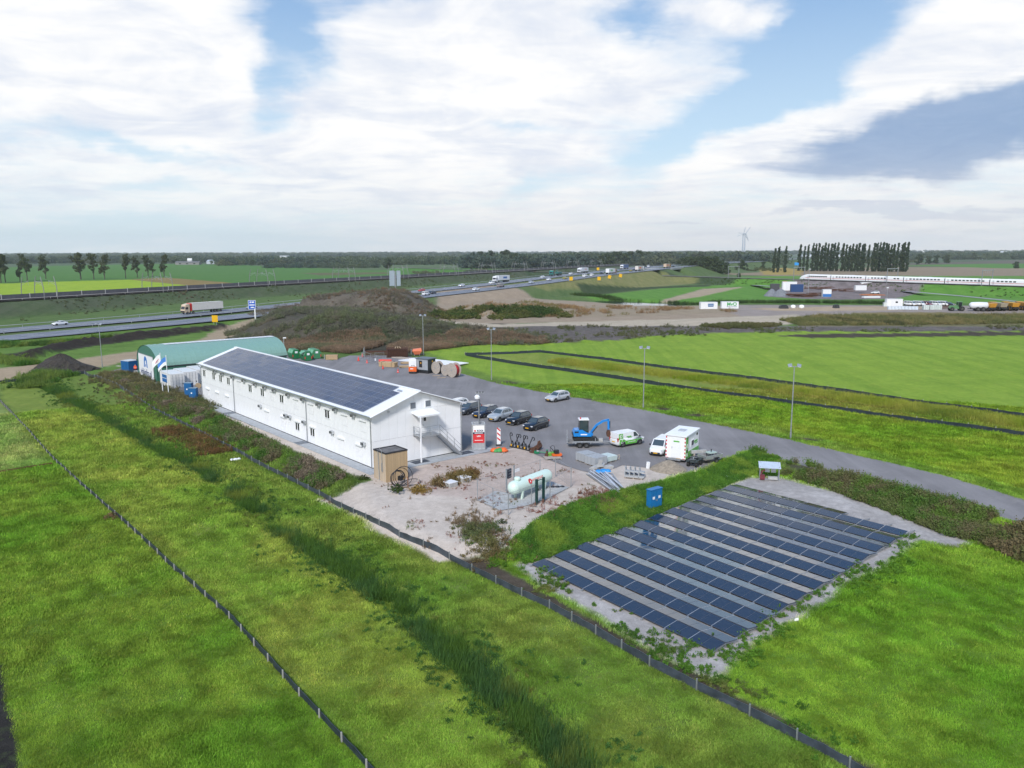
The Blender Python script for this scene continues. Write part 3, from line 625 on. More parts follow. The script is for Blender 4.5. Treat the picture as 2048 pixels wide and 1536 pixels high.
# paved strip round the office, of slabs
def pave():
    o = thing('pavement', None, None, tuple(B0), TH); o['kind'] = 'structure'
    me = MB().box((0, 0, 0), (1.485, 1.985, .1)).mesh('slab', M['slab'])
    for k in range(29): obj('slab', me, o, (-.78, -1.2+2*(k+.0)+.2, .012+random.uniform(-.008, .008)))
    me = MB().box((0, 0, 0), (1.985, 2.185, .1)).mesh('slab', M['slab'])
    for k in range(8): obj('slab', me, o, (.95+2*k, -1.12, .012+random.uniform(-.008, .008)))
    me = MB().box((0, 0, 0), (1.485, 1.4, .012)).mesh('drain_grate', mat('wet_slab', (.12, .14, .17), .5))
    for px, py in ((450, 828), (592, 888)):
        x, y = loc_in(gp(px, py)); obj('drain_grate', me, o, (-.78, y, .075))
pave()

# ------------------------------------------------------------------ solar field on the gravel
CELL = None
def solar_mat():
    m = bpy.data.materials.new('solar_glass'); m.use_nodes = True; T = NT(m.node_tree)
    P = T.n('ShaderNodeTexCoord').outputs['Object']
    br = T.n('ShaderNodeTexBrick', {'Vector': P, 'Color1': (.005, .008, .022, 1), 'Color2': (.007, .010, .026, 1), 'Mortar': (.025, .029, .05, 1), 'Scale': 1.0, 'Mortar Size': .008, 'Brick Width': .17, 'Row Height': .17})
    br.offset = 0.0
    dust = T.mix(T.m('MULTIPLY', T.noise(P, 2, 5, .6), .06), br.outputs[0], (.2, .2, .2))
    b = T.n('ShaderNodeBsdfPrincipled', {'Base Color': dust, 'Roughness': .08, 'IOR': 1.5, 'Specular IOR Level': .5, 'Coat Weight': .9, 'Coat Roughness': .1, 'Coat IOR': 1.6, 'Coat Tint': (1, .97, .93, 1), 'Specular Tint': (1, .93, .87, 1)})
    o = T.n('ShaderNodeOutputMaterial'); T.t.links.new(b.outputs[0], o.inputs[0]); return m
def solar_field():
    c = [gp(*p, -.62) for p in ((1062, 1128), (1425, 1302), (1828, 1057), (1470, 967))]
    PVG = mat('dark_panel_frame', (.10, .115, .15), .4, .3); SG = solar_mat(); FR = mat('silver_clamp', (.55, .57, .6), .35, .6); n = 12; NP = 9
    tl = ORD; first = None
    pm = {}
    for i in range(n):
        a = c[0]+(c[3]-c[0])*(i/n); b = c[1]+(c[2]-c[1])*(i/n); a2 = c[0]+(c[3]-c[0])*((i+1)/n); d = b-a; L = float(np.linalg.norm(d)); th = math.atan2(d[1], d[0])
        pit = float(np.dot(a2-a, np.array([-math.sin(th), math.cos(th), 0])))
        if i == 0: lab = 'frontmost row of tented black solar panels, nearest the black silt fence and gravel strip'
        elif i == n-1: lab = 'rearmost row of tented black solar panels, next to the bare gravel and small roofed rack'
        else: lab = '%s row of tented black solar panels counted from the silt fence end of the field' % tl[i]
        r = thing('solar_panel_row', lab, 'solar panels', (a[0], a[1], -.8), th, 'rows of solar panels on the gravel bed')
        w = L/NP; half = pit/2; zl, zr = .14, .295; sl = math.atan2(zr-zl, half-.12); pl = (half-.1)/math.cos(sl)
        key = 'p'
        if key not in pm:
            q = MB(); q.cur = 1; q.box((0, 0, 0), (w-.05, pl-.03, .035)); q.cur = 0
            for sx in (-1, 1): q.box((sx*(w/4-.008), 0, .02), (w/2-.055, pl-.07, .006))
            pm[key] = q.mesh('solar_panel', [SG, PVG]); q = MB(); q.box((0, 0, .01), (.035, pl, .03)); pm['c'] = q.mesh('clamp_strip', FR)
        for sgn, yc, rx in ((1, half*.5+.02, sl), (-1, half*1.5-.02, -sl)):
            for k in range(NP):
                if i == n-1 and sgn < 0 and k > 5: continue
                o = obj('solar_panel', pm['p'], r, ((k+.5)*w, yc, (zl+zr)/2)); o.rotation_euler = (rx+R(random.uniform(-.4, .4)), R(random.uniform(-.3, .3)), 0)
                if k: o = obj('clamp_strip', pm['c'], r, (k*w, yc, (zl+zr)/2)); o.rotation_euler = (rx, 0, 0)
        f = MB()
        for k in range(NP+1):
            x = k*w; f.bar((x, 0, .05), (x, pit, .05), .05, .06); f.bar((x, half, .05), (x, half, zr-.04), .04)
            f.bar((x, .05, zl-.05), (x, half, zr-.05), .04); f.bar((x, half, zr-.05), (x, pit-.05, zl-.05), .04); f.box((x, .02, .05), (.14, .2, .1))
        f.build('mounting_frame', M['steel'], r)
        m = MB(); m.extr([(.05, .1), (half, zr-.08), (pit-.05, .1)], 0, .02, 'y')
solar_field()
# ------------------------------------------------------------------ things standing round the office
def G0(px, py, z=0.0): return tuple(gp(px, py, z))
def timber_shed():
    p = gp(773, 965); r = thing('timber_shed', 'small shed of pale horizontal timber boards beside the office corner', 'shed', tuple(p), TH)
    # local frame: x to the right/back along the gable, y to the left/back
    W_, D_, Hh = 2.55, 2.35, 3.05
    MB().box((W_/2, D_/2, Hh/2), (W_-.1, D_-.1, Hh-.1)).build('wall', mat('shed_core', (.12, .09, .06), .9), r)
    n = 24; h = Hh/n; a = MB().box((0, 0, 0), (W_, .035, h-.014)).mesh('board', M['wood']); b = MB().box((0, 0, 0), (.035, D_, h-.014)).mesh('board', mat('pale_grey_timber', (.52, .42, .31), .8, 0, .2, 5))
    for k in range(n):
        for y in (-.02, D_+.02): obj('board', a, r, (W_/2+random.uniform(-.004, .004), y, (k+.5)*h))
        for x in (-.02, W_+.02): obj('board', b, r, (x, D_/2, (k+.5)*h))
    for x, y in ((-.03, -.03), (W_+.03, -.03), (-.03, D_+.03), (W_+.03, D_+.03)): MB().box((x, y, Hh/2), (.07, .07, Hh+.02)).build('corner_post', M['wood'], r)
    rf = MB().box((W_/2, D_/2, Hh+.03), (W_+.02, D_+.02, .06)).build('roof', mat('roof_felt', (.16, .15, .145), .8, 0, .4, 1.2), r)
    m = MB()
    for s in ((W_/2, -.05, W_+.2, .07), (W_/2, D_+.05, W_+.2, .07)): m.box((s[0], s[1], Hh+.08), (s[2], s[3], .16))
    for s in (-.05, W_+.05): m.box((s, D_/2, Hh+.08), (.07, D_+.03, .155))
    m.build('roof_edge', mat('black_edge', (.03, .03, .035), .6), rf)
    m = MB(); m.tube([(-.08, D_*.55, 0), (-.08, D_*.62, Hh+.1)], .05); m.tube([(-.09, D_*.25, 1.0), (-.09, D_*.3, Hh+.3), (-.35, D_*.3, Hh+.55)], .04); m.build('pipe', M['steel'], r)
    m = MB(); m.box((-.09, D_*.28, 1.55), (.1, .16, .9)); m.build('cable_box', M['steel'], r)
timber_shed()
def hose_coil():
    p = gp(797, 972); r = thing('hose_coil', 'loose black hose coiled against the timber shed', 'hose', tuple(p), TH)
    for k, (rad, x, tilt, y) in enumerate(((.95, .3, .25, .1), (.8, 0, .2, .25), (.82, .08, .22, .3), (.78, -.05, .3, .35), (1.05, .55, .35, -.1), (.9, 1.5, 1.35, -.6))):
        pts = []
        for i in range(25):
            a = 2*PI*i/24; zz = rad+rad*math.sin(a); pts.append((x+rad*math.cos(a), y+zz*math.sin(tilt)*.6-.3, max(.04, zz*math.cos(tilt))+.03))
        MB().tube(pts, .035, 5).build('hose_loop', M['dark'], r)
    o = thing('pump', 'black pump with a pale handle standing in front of the hose coil', 'pump', tuple(gp(802, 966)), TH+.3)
    m = MB(); m.box((0, 0, .55), (.55, .4, .45)); m.build('motor', M['dark'], o); m = MB(); m.tube([(-.2, -.15, .8), (-.2, -.15, 1.0), (.2, -.15, 1.0), (.2, -.15, .8)], .025); m.build('handle', M['alu'], o)
    m = MB(); [m.bar((x, y, 0), (x*.8, y*.8, .4), .05) for x in (-.25, .25) for y in (-.2, .2)]; m.build('leg_frame', M['steel'], o); MB().box((.22, -.2, .45), (.1, .06, .12)).build('tap', M['yellow'], o)
hose_coil()
def stakes():
    L = ((816, 975, 1.15, 'brown survey stake leaning right of the hose coil'), (837, 965, .85, 'short pale stake between the hose coil and the concrete blocks', 1), (876, 967, 1.1, 'brown stake left of the front concrete block, behind a dry bush'), (890, 973, .95, 'thin brown stake touching the left side of the front concrete block'),
         (910, 955, .95, 'brown stake rising from dry grass between the two concrete blocks, taller of a pair'), (914, 958, .7, 'shorter brown stake of the pair between the two concrete blocks'), (932.5, 949, 1.1, 'brown stake just behind the rear concrete block'), (944.5, 950, .9, 'brown stake right of the rear concrete block at the end of the dry grass'))
    for t in L:
        o = MB().box((0, 0, t[2]/2), (.09, .09, t[2]), rx=random.uniform(-.08, .08), ry=random.uniform(-.08, .08)).build('stake', M['oldwood'] if len(t) > 4 else M['stake'], None, loc=G0(t[0], t[1])); tag(o, t[3], 'stake', 'survey stakes in the sand')
    for px, py, lab in ((901, 972, 'square white concrete block on the sand, nearer of two'), (928, 962, 'square white concrete block half hidden in dry grass, farther of two')):
        o = thing('concrete_block', lab, 'concrete block', G0(px, py), TH+.1, 'white concrete blocks')
        MB().box((0, 0, .22), (1.05, 1.05, .44)).build('base', M['concrete'], o); MB().box((0, 0, .47), (1.12, 1.12, .07)).build('lid', mat('white_lid', (.74, .74, .75), .7), o)
stakes()
def mast_box():
    p = gp(957, 898); r = thing('camera_mast', 'white and red surveillance mast box with a camera pole beside the office corner', 'camera mast', tuple(p), R(6))
    h = 3.0; w = 1.5
    MB().box((0, 0, h/2+.12), (w-.12, w-.12, h-.1)).build('box', M['alu'], r)
    fr = MB()
    for x in (-1, 1):
        for y in (-1, 1): fr.bar((x*w/2, y*w/2, .1), (x*w/2, y*w/2, h+.25), .09)
    for z in (.16, h+.22):
        for s in (-1, 1): fr.bar((-w/2, s*w/2, z), (w/2, s*w/2, z), .1); fr.bar((s*w/2, -w/2, z), (s*w/2, w/2, z), .1)
    fr.build('frame', M['alu'], r)
    nav = mat('navy_print', (.02, .02, .06), .5); rd = mat('red_print', (.62, .035, .04), .45)
    for rz in (0, PI/2):
        f = obj('front_panel' if not rz else 'side_panel', MB().box((0, -w/2+.015, 2.72), (w-.12, .03, .85)).mesh('panel', M['white']), r, (0, 0, 0), rz)
        o = MB().box((0, -w/2+.005, 2.17), (w-.12, .03, .2)).build('dark_band', nav, f); o = MB().box((0, -w/2+.003, 1.5), (w-.12, .03, 1.1)).build('red_band', rd, f)
        text('KOOI', 'lettering', .3, f, (.17, -w/2-.015, 2.46), (PI/2, 0, 0), nav, bold=.012)
        m = MB(); m.lathe([(.07, 0), (.12, 0), (.12, .01), (.07, .01)], (-.45, -w/2-.012, 2.46), 12, 'y'); m.build('emblem', rd, f)
        MB().box((0, -w/2-.016, 2.17), (w*.68, .01, .07)).build('print_line', M['trim'], f); MB().box((0, -w/2-.018, 1.28), (w*.66, .01, .06)).build('print_line', M['trim'], f)
        text('UFO', 'lettering', .24, f, (0, -w/2-.018, 1.78), (PI/2, 0, 0), M['trim'], bold=.01)
    m = MB()
    for s in (-1, 1): m.bar((s*(w/2+.35), 0, .08), (s*(w/2), 0, .08), .1); m.bar((-w/2, s*(w/2+.15), .07), (w/2+.9*(s < 0), s*(w/2+.15), .07), .1)
    m.build('stabiliser', M['steel'], r)
    mst = MB().cyl((.1, 0, h-.4), (.1, 0, h+4.0), .07, .06, 10).build('mast', M['steel'], r); MB().cyl((.22, .05, h), (.22, .05, h+3.2), .03).build('cable_tube', M['dark'], r)
    m = MB(); m.bar((-.35, 0, h+4.0), (.75, 0, h+4.0), .07); m.build('crossbar', M['alu'], mst)
    for x in (-.1, .25, .6): MB().box((x, -.03, h+4.12), (.1, .16, .16)).build('camera', M['dark'], mst)
    MB().lathe([(.05, 0), (.3, .12), (.34, .35), (.2, .55), (.05, .6)], (-.1, -.05, h+3.2), 12).build('dome_camera', M['trim'], mst)
mast_box()
def beacon():
    r = thing('hazard_beacon', 'red and white striped roadside beacon beside the mast box', 'beacon', G0(997.5, 891), R(8))
    m = MB(); m.box((0, 0, .08), (.7, .4, .16)); m.build('foot', M['dark'], r); MB().box((0, 0, 1.15), (.46, .07, 1.95)).build('board', M['white'], r)
    for k in range(3):
        z = .55+k*.62; m = MB(); m.extr([(-.2, z+.34), (.2, z), (.2, z+.22), (-.2, z+.56)], -.05, -.036); m.build('stripe', M['red'], r)
    MB().cyl((.05, 0, 2.1), (.05, 0, 2.3), .06).build('lamp', M['lens'], r)
    r = thing('sling_heap', 'crumpled heap of orange and green net bags at the foot of the beacon', 'net bags', G0(997, 903), 0)
    for k, (x, y, s, mm) in enumerate(((-.55, 0, .5, 'o'), (.1, -.1, .5, 'g'), (.65, .05, .55, 'o'), (0, .4, .5, 'o'), (-.3, -.2, .42, 'g'), (.4, .45, .38, 'g'))):
        m = MB(); pr = [(.02, 0)]+[(s*(1-.5*(i/5)**2)*random.uniform(.9, 1.1), s*.16*i) for i in range(1, 6)]+[(.03, s*.95)]; m.lathe(pr, (x, y, 0), 9)
        m.build('bag', M['orange'] if mm == 'o' else mat('green_bag', (.06, .3, .08), .6), r, True)
beacon()
def rack():
    a = gp(1022, 893); b = gp(1062, 902); d = b-a; L = np.linalg.norm(d); r = thing('cable_roller_rack', 'black steel rack with a row of curled arms on the yard edge', 'rack', tuple(a), math.atan2(d[1], d[0]))
    m = MB(); m.bar((0, -.25, .1), (L, -.25, .1), .09); m.bar((0, .25, .1), (L, .25, .1), .09); m.build('base', M['dark'], r)
    for k in range(6):
        x = L*(k+.3)/6; m = MB(); lean = .35 if k % 2 else -.25
        pts = [(x, 0, .1), (x+lean*.2, 0, .6), (x+lean, 0, 1.15), (x+lean*1.5, .05, 1.55)]
        for i in range(8): an = PI-i*PI*1.4/7; pts.append((x+lean*1.5+.2+.2*math.cos(an), .05, 1.55+.2*math.sin(an)))
        m.tube(pts, .055, 6); m.bar((x, -.3, .1), (x+.1, 0, .8), .07); m.bar((x, .3, .1), (x+.1, 0, .8), .07); m.build('arm', M['dark'], r)
        MB().box((x+.15, -.28, .3), (.14, .1, .25)).build('clamp', M['alu'] if k % 2 else M['yellow'], r)
    for px, py, s, lab in ((1067, 905, .75, 'small rusty digger bucket lying by the curled-arm rack'), (1072, 900, 1.25, 'larger rusty digger bucket lying open beside the small one')):
        o = thing('digger_bucket', lab, 'bucket', G0(px, py), R(-25)); m = MB()
        pr = [(-.5, .1), (-.2, .0), (.35, .08), (.5, .35), (.35, .7), (.25, .68), (.38, .36), (.28, .16), (-.2, .08), (-.5, .16)]
        m.extr([(x*s, z*s) for x, z in pr], -.42*s, .42*s); [m.extr([(-.5*s, .1*s), (-.2*s, 0), (.35*s, .08*s), (.5*s, .35*s), (.35*s, .7*s)], y*s, (y+.05)*s) for y in (-.44, .40)]; m.build('shell', M['rust'], o)
        m = MB(); [m.box((-.55*s, y*s, .12*s), (.18*s, .08*s, .05*s)) for y in (-.33, -.11, .11, .33)]; m.build('tooth_row', M['rust'], o)
        m = MB(); [m.extr([(.2*s, .6*s), (.42*s, .6*s), (.38*s, .95*s), (.25*s, .95*s)], y*s, (y+.05)*s) for y in (-.18, .13)]; m.build('bracket', M['rust'], o)
    o = thing('tamper', 'green soil tamper lying on the gravel beside the rusty buckets', 'tamper', G0(1081, 908), R(-10)); gm = mat('machine_green', (.01, .18, .08), .4)
    m = MB(); m.box((-.45, 0, .22), (.6, .35, .3)); m.build('engine', gm, o); m = MB(); m.tube([(-.2, 0, .25), (.7, 0, .2)], .07, 8); m.build('shaft', gm, o); m = MB(); m.box((.8, 0, .3), (.18, .4, .55)); m.build('plate', gm, o); MB().box((-.3, -.12, .4), (.3, .15, .12)).build('tank', M['alu'], o)
    o = thing('pallet', 'wooden pallet carrying compaction tools at the yard edge', 'pallet', G0(1105, 917), R(12)); pallet_parts(o, 2.0, 1.4)
    t = thing('plate_compactor', 'orange plate compactor with a black engine on the wooden pallet', 'compactor', tuple(gp(1113, 914)+np.array([0, 0, .16])), R(12)); m = MB(); m.extr([(-.55, .05), (.5, 0), (.62, .25), (-.6, .25)], -.35, .35); m.build('base_plate', M['orange'], t); m = MB(); m.box((0, 0, .5), (.5, .45, .42)); m.build('engine', M['dark'], t)
    m = MB(); m.tube([(-.3, -.2, .5), (-.75, -.2, 1.1), (-.75, .2, 1.1), (-.3, .2, .5)], .03); m.build('handle', M['dark'], t)
    t = thing('trowel_machine', 'light green machine with a hoop handle left of the orange compactor', 'machine', tuple(gp(1102, 913)+np.array([0, 0, .16])), R(30)); m = MB(); m.extr([(-.5, 0), (.5, 0), (.35, .4), (-.4, .3)], -.25, .25); m.build('body', mat('leaf_green', (.16, .42, .05), .5), t); m = MB(); m.tube([(.2+.32*math.cos(a), 0, .75+.4*math.sin(a)) for a in np.linspace(0, 2*PI, 14)], .025); m.build('hoop', M['dark'], t)
    t = thing('breaker', 'dark rusty hydraulic breaker lying left of the pallet', 'breaker', G0(1094, 914), R(70)); m = MB(); m.box((0, 0, .25), (.6, .4, .3)); m.cyl((.3, 0, .25), (.8, 0, .2), .06); m.build('body', M['rust'], t); m = MB(); m.bar((-.2, 0, .3), (-.2, 0, .75), .12); m.bar((.1, 0, .3), (.1, 0, .7), .12); m.build('bracket', M['rust'], t)
def pallet_parts(o, w=1.2, d=1.0):
    me = MB().box((0, 0, 0), (w, d/9, .03)).mesh('plank', M['oldwood'])
    for k in range(6): obj('plank', me, o, (0, -d/2+d/12+k*d*(10/12)/5, .14))
    m = MB(); [m.box((x, y, .06), (.12, .12, .12)) for x in (-w*.43, 0, w*.43) for y in (-d*.42, 0, d*.42)]; m.build('block_set', M['oldwood'], o)
rack()
# ------------------------------------------------------------------ gas tank in its fenced enclosure
def tank():
    base = sheet('concrete_pad', PX([(957, 1002), (990, 983), (1030, 990), (1095, 962), (1138, 976), (1088, 1002), (1040, 1016), (1000, 1022)], .0), .07, M['concrete'], 2, .03)
    a = gp(1028, 1001); b = gp(1100, 972); d = b-a; L = float(np.linalg.norm(d)); th = math.atan2(d[1], d[0]); r = thing('gas_tank', 'mint green cylindrical gas tank with a red logo inside a wire fence', 'gas tank', (a[0], a[1], .07), th)
    L = 6.6; rad = .68; zc = 1.22; pr = [(.02, 0)]+[(rad*math.sin(t), .62*(1-math.cos(t))) for t in np.linspace(.2, PI/2, 6)]+[(rad, L-.62)]+[(rad*math.cos(t), L-.62+.62*math.sin(t)) for t in np.linspace(.25, PI/2-.05, 6)]
    MB().lathe(pr, (-.6, 0, zc), 28, 'x').build('shell', M['mint'], r, True)
    MB().lathe([(.32, 0), (.32, .25), (.26, .34), (.03, .36)], (.55, 0, zc+rad-.06), 14).build('valve_dome', M['mint'], r, True)
    for x in (.75, 4.5):
        m = MB(); m.extr([(-.5, .0), (-.32, 0), (-.4, .8), (-.62, .8)], x-.1, x+.1, 'x'); m.extr([(.32, 0), (.5, 0), (.62, .8), (.4, .8)], x-.1, x+.1, 'x'); m.build('saddle', M['mint'], r)
    ang = R(28); zt = zc+rad*math.sin(ang)*1.0; yt = -rad*math.cos(ang)
    nz = lambda h: (PI/2-ang, 0, 0)
    text('ANTARGAZ', 'lettering', .36, r, (3.1, yt*1.015-.002, zt+.03), nz(0), mat('faded_red', (.72, .22, .2), .5), .012)
    m = MB(); q = obj('emblem', MB().lathe([(.02, 0), (.27, 0), (.27, .014), (.02, .014)], (0, 0, 0), 20, 'z').mesh('emblem', M['red']), r, (1.85, yt*1.01, zt+.02)); q.rotation_euler = (PI/2-ang, 0, 0)
    q2 = obj('emblem_flame', MB().extr([(-.07, -.1), (.07, -.1), (.03, .12), (-.02, .02)], 0, .01).mesh('emblem_flame', M['trim']), q, (0, 0, .02)); q2.rotation_euler = (-PI/2, 0, 0)
    # enclosure
    C = [(955, 1003), (1106, 928+20), (1142, 975), (1107, 998), (1062, 1016), (1014, 1032), (985, 1017)]
    P = [gp(957, 1004), gp(1013, 975), gp(1080, 955), gp(1110, 948), gp(1142, 973), gp(1100, 1000), gp(1063, 1013), gp(1017, 1025), gp(986, 1018)]
    P = [gp(955, 1002), gp(1080, 957), gp(1111, 953), gp(1142, 974), gp(1100, 1000), gp(1087, 1004), gp(1073, 1009), gp(1063, 1013), gp(1017, 1030), gp(986, 1018)]
    f = thing('wire_fence', 'thin wire mesh fence on steel posts round the gas tank', 'fence', (0, 0, 0)); hh = 2.1
    posts = [0, 1, 2, 3, 4, 7, 8, 9]
    for k in posts: MB().cyl((P[k][0], P[k][1], -.1), (P[k][0], P[k][1], hh), .045, None, 8).build('post', M['steel'], f)
    wires = MB(); runs = [(0, 1), (1, 2), (2, 3), (3, 4), (4, 5), (6, 7), (7, 8), (8, 9), (9, 0)]
    for i, j in runs:
        a, b = P[i], P[j]; n = max(2, int(np.linalg.norm(b-a)/.5))
        for z, w in ((hh-.06, .022), (.1, .012)): wires.bar((a[0], a[1], z), (b[0], b[1], z), w)
        for z in np.arange(.4, hh-.2, .3): wires.bar((a[0], a[1], z), (b[0], b[1], z), .0055)
        for k in range(1, n): q = a+(b-a)*k/n; wires.bar((q[0], q[1], .1), (q[0], q[1], hh-.06), .0055)
    wires.build('mesh_wire', M['steel'], f)
    a, b = P[5], P[6]; g = thing('gate', 'dark green steel gate frame in front of the gas tank', 'gate', tuple(a), math.atan2(b[1]-a[1], b[0]-a[0])); w = float(np.linalg.norm(b-a)); dg = mat('dark_green_steel', (.008, .045, .042), .4)
    for x in (0, w): MB().bar((x, 0, -.05), (x, 0, 2.5), .2).build('gate_post', dg, g)
    m = MB(); m.bar((.14, 0, .25), (w-.14, 0, .25), .06); m.bar((.14, 0, 2.35), (w-.14, 0, 2.35), .06); m.bar((.16, 0, .25), (.16, 0, 2.35), .07); m.bar((w-.16, 0, .25), (w-.16, 0, 2.35), .07); m.build('gate_leaf', dg, g); MB().box((.2, -.06, 1.25), (.14, .1, .2)).build('lock', M['alu'], g)
    p = gp(1013, 987); b = gp(1028, 979); d = b-p; s = thing('meter_post', 'black box panel hung between two grey steel posts behind the gas tank', 'meter box', tuple(p), math.atan2(d[1], d[0])); w = float(np.linalg.norm(d))
    for x in (0, w): MB().bar((x, 0, 0), (x, 0, 2.55), .16, .1).build('post', M['steel'], s)
    m = MB().box((w*.35, -.02, 1.95), (w*.42, .16, .95)).build('panel', mat('black_panel', (.02, .022, .04), .35), s); [MB().box((w*.35, -.105, 1.65+.3*k), (w*.36, .02, .05)).build('rib', M['steel'], m) for k in range(3)]
    o = MB().box((0, 0, 0), (.9, .03, .34)).build('notice_board', M['white'], None, loc=tuple(gp(1034, 962, 0)+np.array([0, -.1, 1.2])), rz=th); tag(o, 'small blank white notice board on the fence behind the gas tank', 'notice')
    o = thing('dark_tarp', 'small black crumpled tarp lying behind the right end of the gas tank', 'tarp', G0(1113, 975)); m = MB()
    for x, s in ((-.4, .3), (.1, .35), (.6, .3)): m.lathe([(.02, 0), (s, .02), (s*.8, .12), (.05, .2)], (x, .1*x, 0), 8)
    m.build('cloth', M['dark'], o)
tank()
# ------------------------------------------------------------------ stacks of material at the yard edge
def stacks():
    def pallet_of_slabs(px, py, lab, w, d, rows, cols, lay, m_, rz=TH):
        o = thing('paving_stack', lab, 'paving stack', G0(px, py), rz, 'pallets of grey paving slabs'); pallet_parts(o, w, d)
        me = MB().box((0, 0, 0), (w/cols-.02, d/rows-.02, .105)).mesh('slab', m_)
        for l in range(lay):
            for i in range(cols):
                for j in range(rows): obj('slab', me, o, (-w/2+(i+.5)*w/cols+random.uniform(-.008, .008), -d/2+(j+.5)*d/rows+random.uniform(-.008, .008), .215+l*.11))
        return o
    g = M['slab']
    pallet_of_slabs(1172, 922, 'full pallet of grey paving slabs, left of the pair nearest the sand', 1.75, 1.65, 3, 3, 8, g, R(34)); pallet_of_slabs(1192, 929, 'full pallet of grey paving slabs right of its twin, blue cloth at its foot', 1.9, 1.7, 3, 3, 8, g, R(38))
    o = pallet_of_slabs(1213, 922, 'lower pallet of slabs under pale green plastic wrap, behind the two full pallets', 1.9, 1.6, 2, 2, 5, mat('wrapped_slab', (.52, .62, .60), .3), R(38))
    o = thing('pallet', 'empty wooden pallet standing on edge beside the wrapped slabs', 'pallet', G0(1229, 921), R(38)); m = MB()
    for k in range(5): MB().box((-.8+k*.4, 0, .3), (.12, .06, .6)).build('plank', M['oldwood'], o)
    m.box((0, .08, .08), (1.9, .06, .1)); m.box((0, .08, .52), (1.9, .06, .1)); m.build('rail', M['oldwood'], o)
    o = thing('blue_cloth', 'small crumpled bright blue cloth at the foot of a slab pallet', 'cloth', G0(1198, 933)); MB().lathe([(.02, 0), (.34, .0), (.25, .16), (.04, .22)], (0, 0, 0), 9).build('fabric', mat('bright_blue', (.02, .25, .62), .6), o)
    o = thing('sign_foot_heap', 'untidy heap of flat grey concrete sign feet on the sand', 'concrete feet', G0(1202, 938), R(25)); me = MB().box((0, 0, 0), (1.3, .75, .16)).mesh('foot', M['concrete'])
    for x, y, z, a in ((-.5, .3, .08, .2), (.6, -.2, .08, .1), (-.4, .25, .25, .5), (.1, .2, .42, .9), (.7, -.15, .25, 0)): obj('foot', me, o, (x, y, z), a)
    MB().box((0, .15, .75), (.35, .3, .55), ry=.2).build('block', M['concrete'], o)
    o = thing('kerb_stack', 'grey concrete L-shaped elements stacked on a pallet on the sand', 'concrete elements', G0(1269, 955), R(-20)); pallet_parts(o, 2.0, 1.5)
    me = MB().extr([(-.15, 0), (.45, 0), (.45, .12), (-.02, .16), (-.06, .55), (-.15, .55)], -.24, .24).mesh('element', M['slab'])
    for l, nn in ((0, 8), (1, 4)):
        for k in range(nn): obj('element', me, o, (-.85+(k % 4)*.5, -.35+.7*(k//4)+.2*l, .16+l*.5))
    o = MB().box((0, 0, .38), (.3, .24, .76), ry=R(6)).build('marker_block', M['white'], None, loc=G0(1296, 937), rz=R(30)); tag(o, 'single upright white block on the sand below the parked white van', 'block')
    # long galvanised sections
    o = thing('beam_heap', 'splayed heap of long galvanised steel beams on the bank edge', 'steel beams', (0, 0, 0)); rnd = random.Random(5); wh = mat('galvanised_white', (.62, .65, .70), .4, .3, .1)
    for k in range(22):
        t = k/21; a = gp(1172+52*t+rnd.uniform(-4, 4), 949+5*t+rnd.uniform(-2, 2)); b = gp(1224+28*t+rnd.uniform(-5, 3), 984+4*t-6*(t > .8)+rnd.uniform(-3, 2)); zz = .12+.16*(k % 3)+.1*math.sin(PI*t)
        m = MB(); m.bar((a[0], a[1], zz), (b[0], b[1], zz-.02), .1, .08); m.build('beam', wh if k % 4 else M['steel'], o)
    o = thing('blue_tarp', 'crumpled blue tarp lying on the far end of the steel beams', 'tarp', tuple(gp(1206, 951)+np.array([0, 0, .5])), .3); m = MB()
    for x, y, s in ((-.5, 0, .45), (.1, .1, .5), (.5, -.1, .4)): m.lathe([(.02, -.1), (s, -.05), (s*.7, .14), (.05, .2)], (x, y, 0), 8)
    m.build('fabric', mat('bright_blue', (.02, .25, .62), .6), o)
    o = thing('sand_heap', 'small heap of brown sand beside the quad bike', 'sand heap', G0(1337, 938)); m = MB()
    pr = [(2.3, -.15), (1.9, .12), (1.4, .4), (.8, .75), (.35, .95), (.05, 1.0)]; m.lathe(pr, (0, 0, 0), 18); m.build('heap', mat('brown_sand', (.30, .25, .19), .95, 0, .3, 3, .6), o, True)
    # electrical cabinet on the bank
    p = gt(1308, 1018); o = thing('electrical_cabinet', 'blue double-door electrical cabinet on legs on the grassy bank by the solar panels', 'cabinet', tuple(p), R(38)); bl = mat('cabinet_blue', (.01, .16, .40), .4)
    MB().box((0, 0, 1.15), (1.6, .55, 1.75)).build('body', bl, o); MB().box((0, 0, 2.06), (1.7, .65, .08)).build('roof', bl, o)
    for x in (-.4, .4): d = MB().box((x, -.285, 1.15), (.74, .03, 1.62)).build('door', bl, o); MB().box((x, -.305, 1.25), (.3, .012, .26)).build('label_plate', M['trim'], d); MB().box((x*.2+.0, -.315, 1.0), (.04, .03, .2)).build('handle', M['steel'], d)
    m = MB(); [m.bar((x, y, -.1), (x, y, .35), .07) for x in (-.75, .75) for y in (-.22, .22)]; m.build('leg_frame', M['steel'], o)
    # roofed inverter rack
    p = gt(1538, 958); o = thing('inverter_rack', 'low metal rack under a tilted grey sheet roof at the corner of the solar field', 'rack', tuple(p), R(-14))
    o2 = MB().box((0, .1, 1.55), (2.3, 1.5, .06), rx=R(14)).build('roof', mat('grey_sheet', (.5, .56, .64), .4), o)
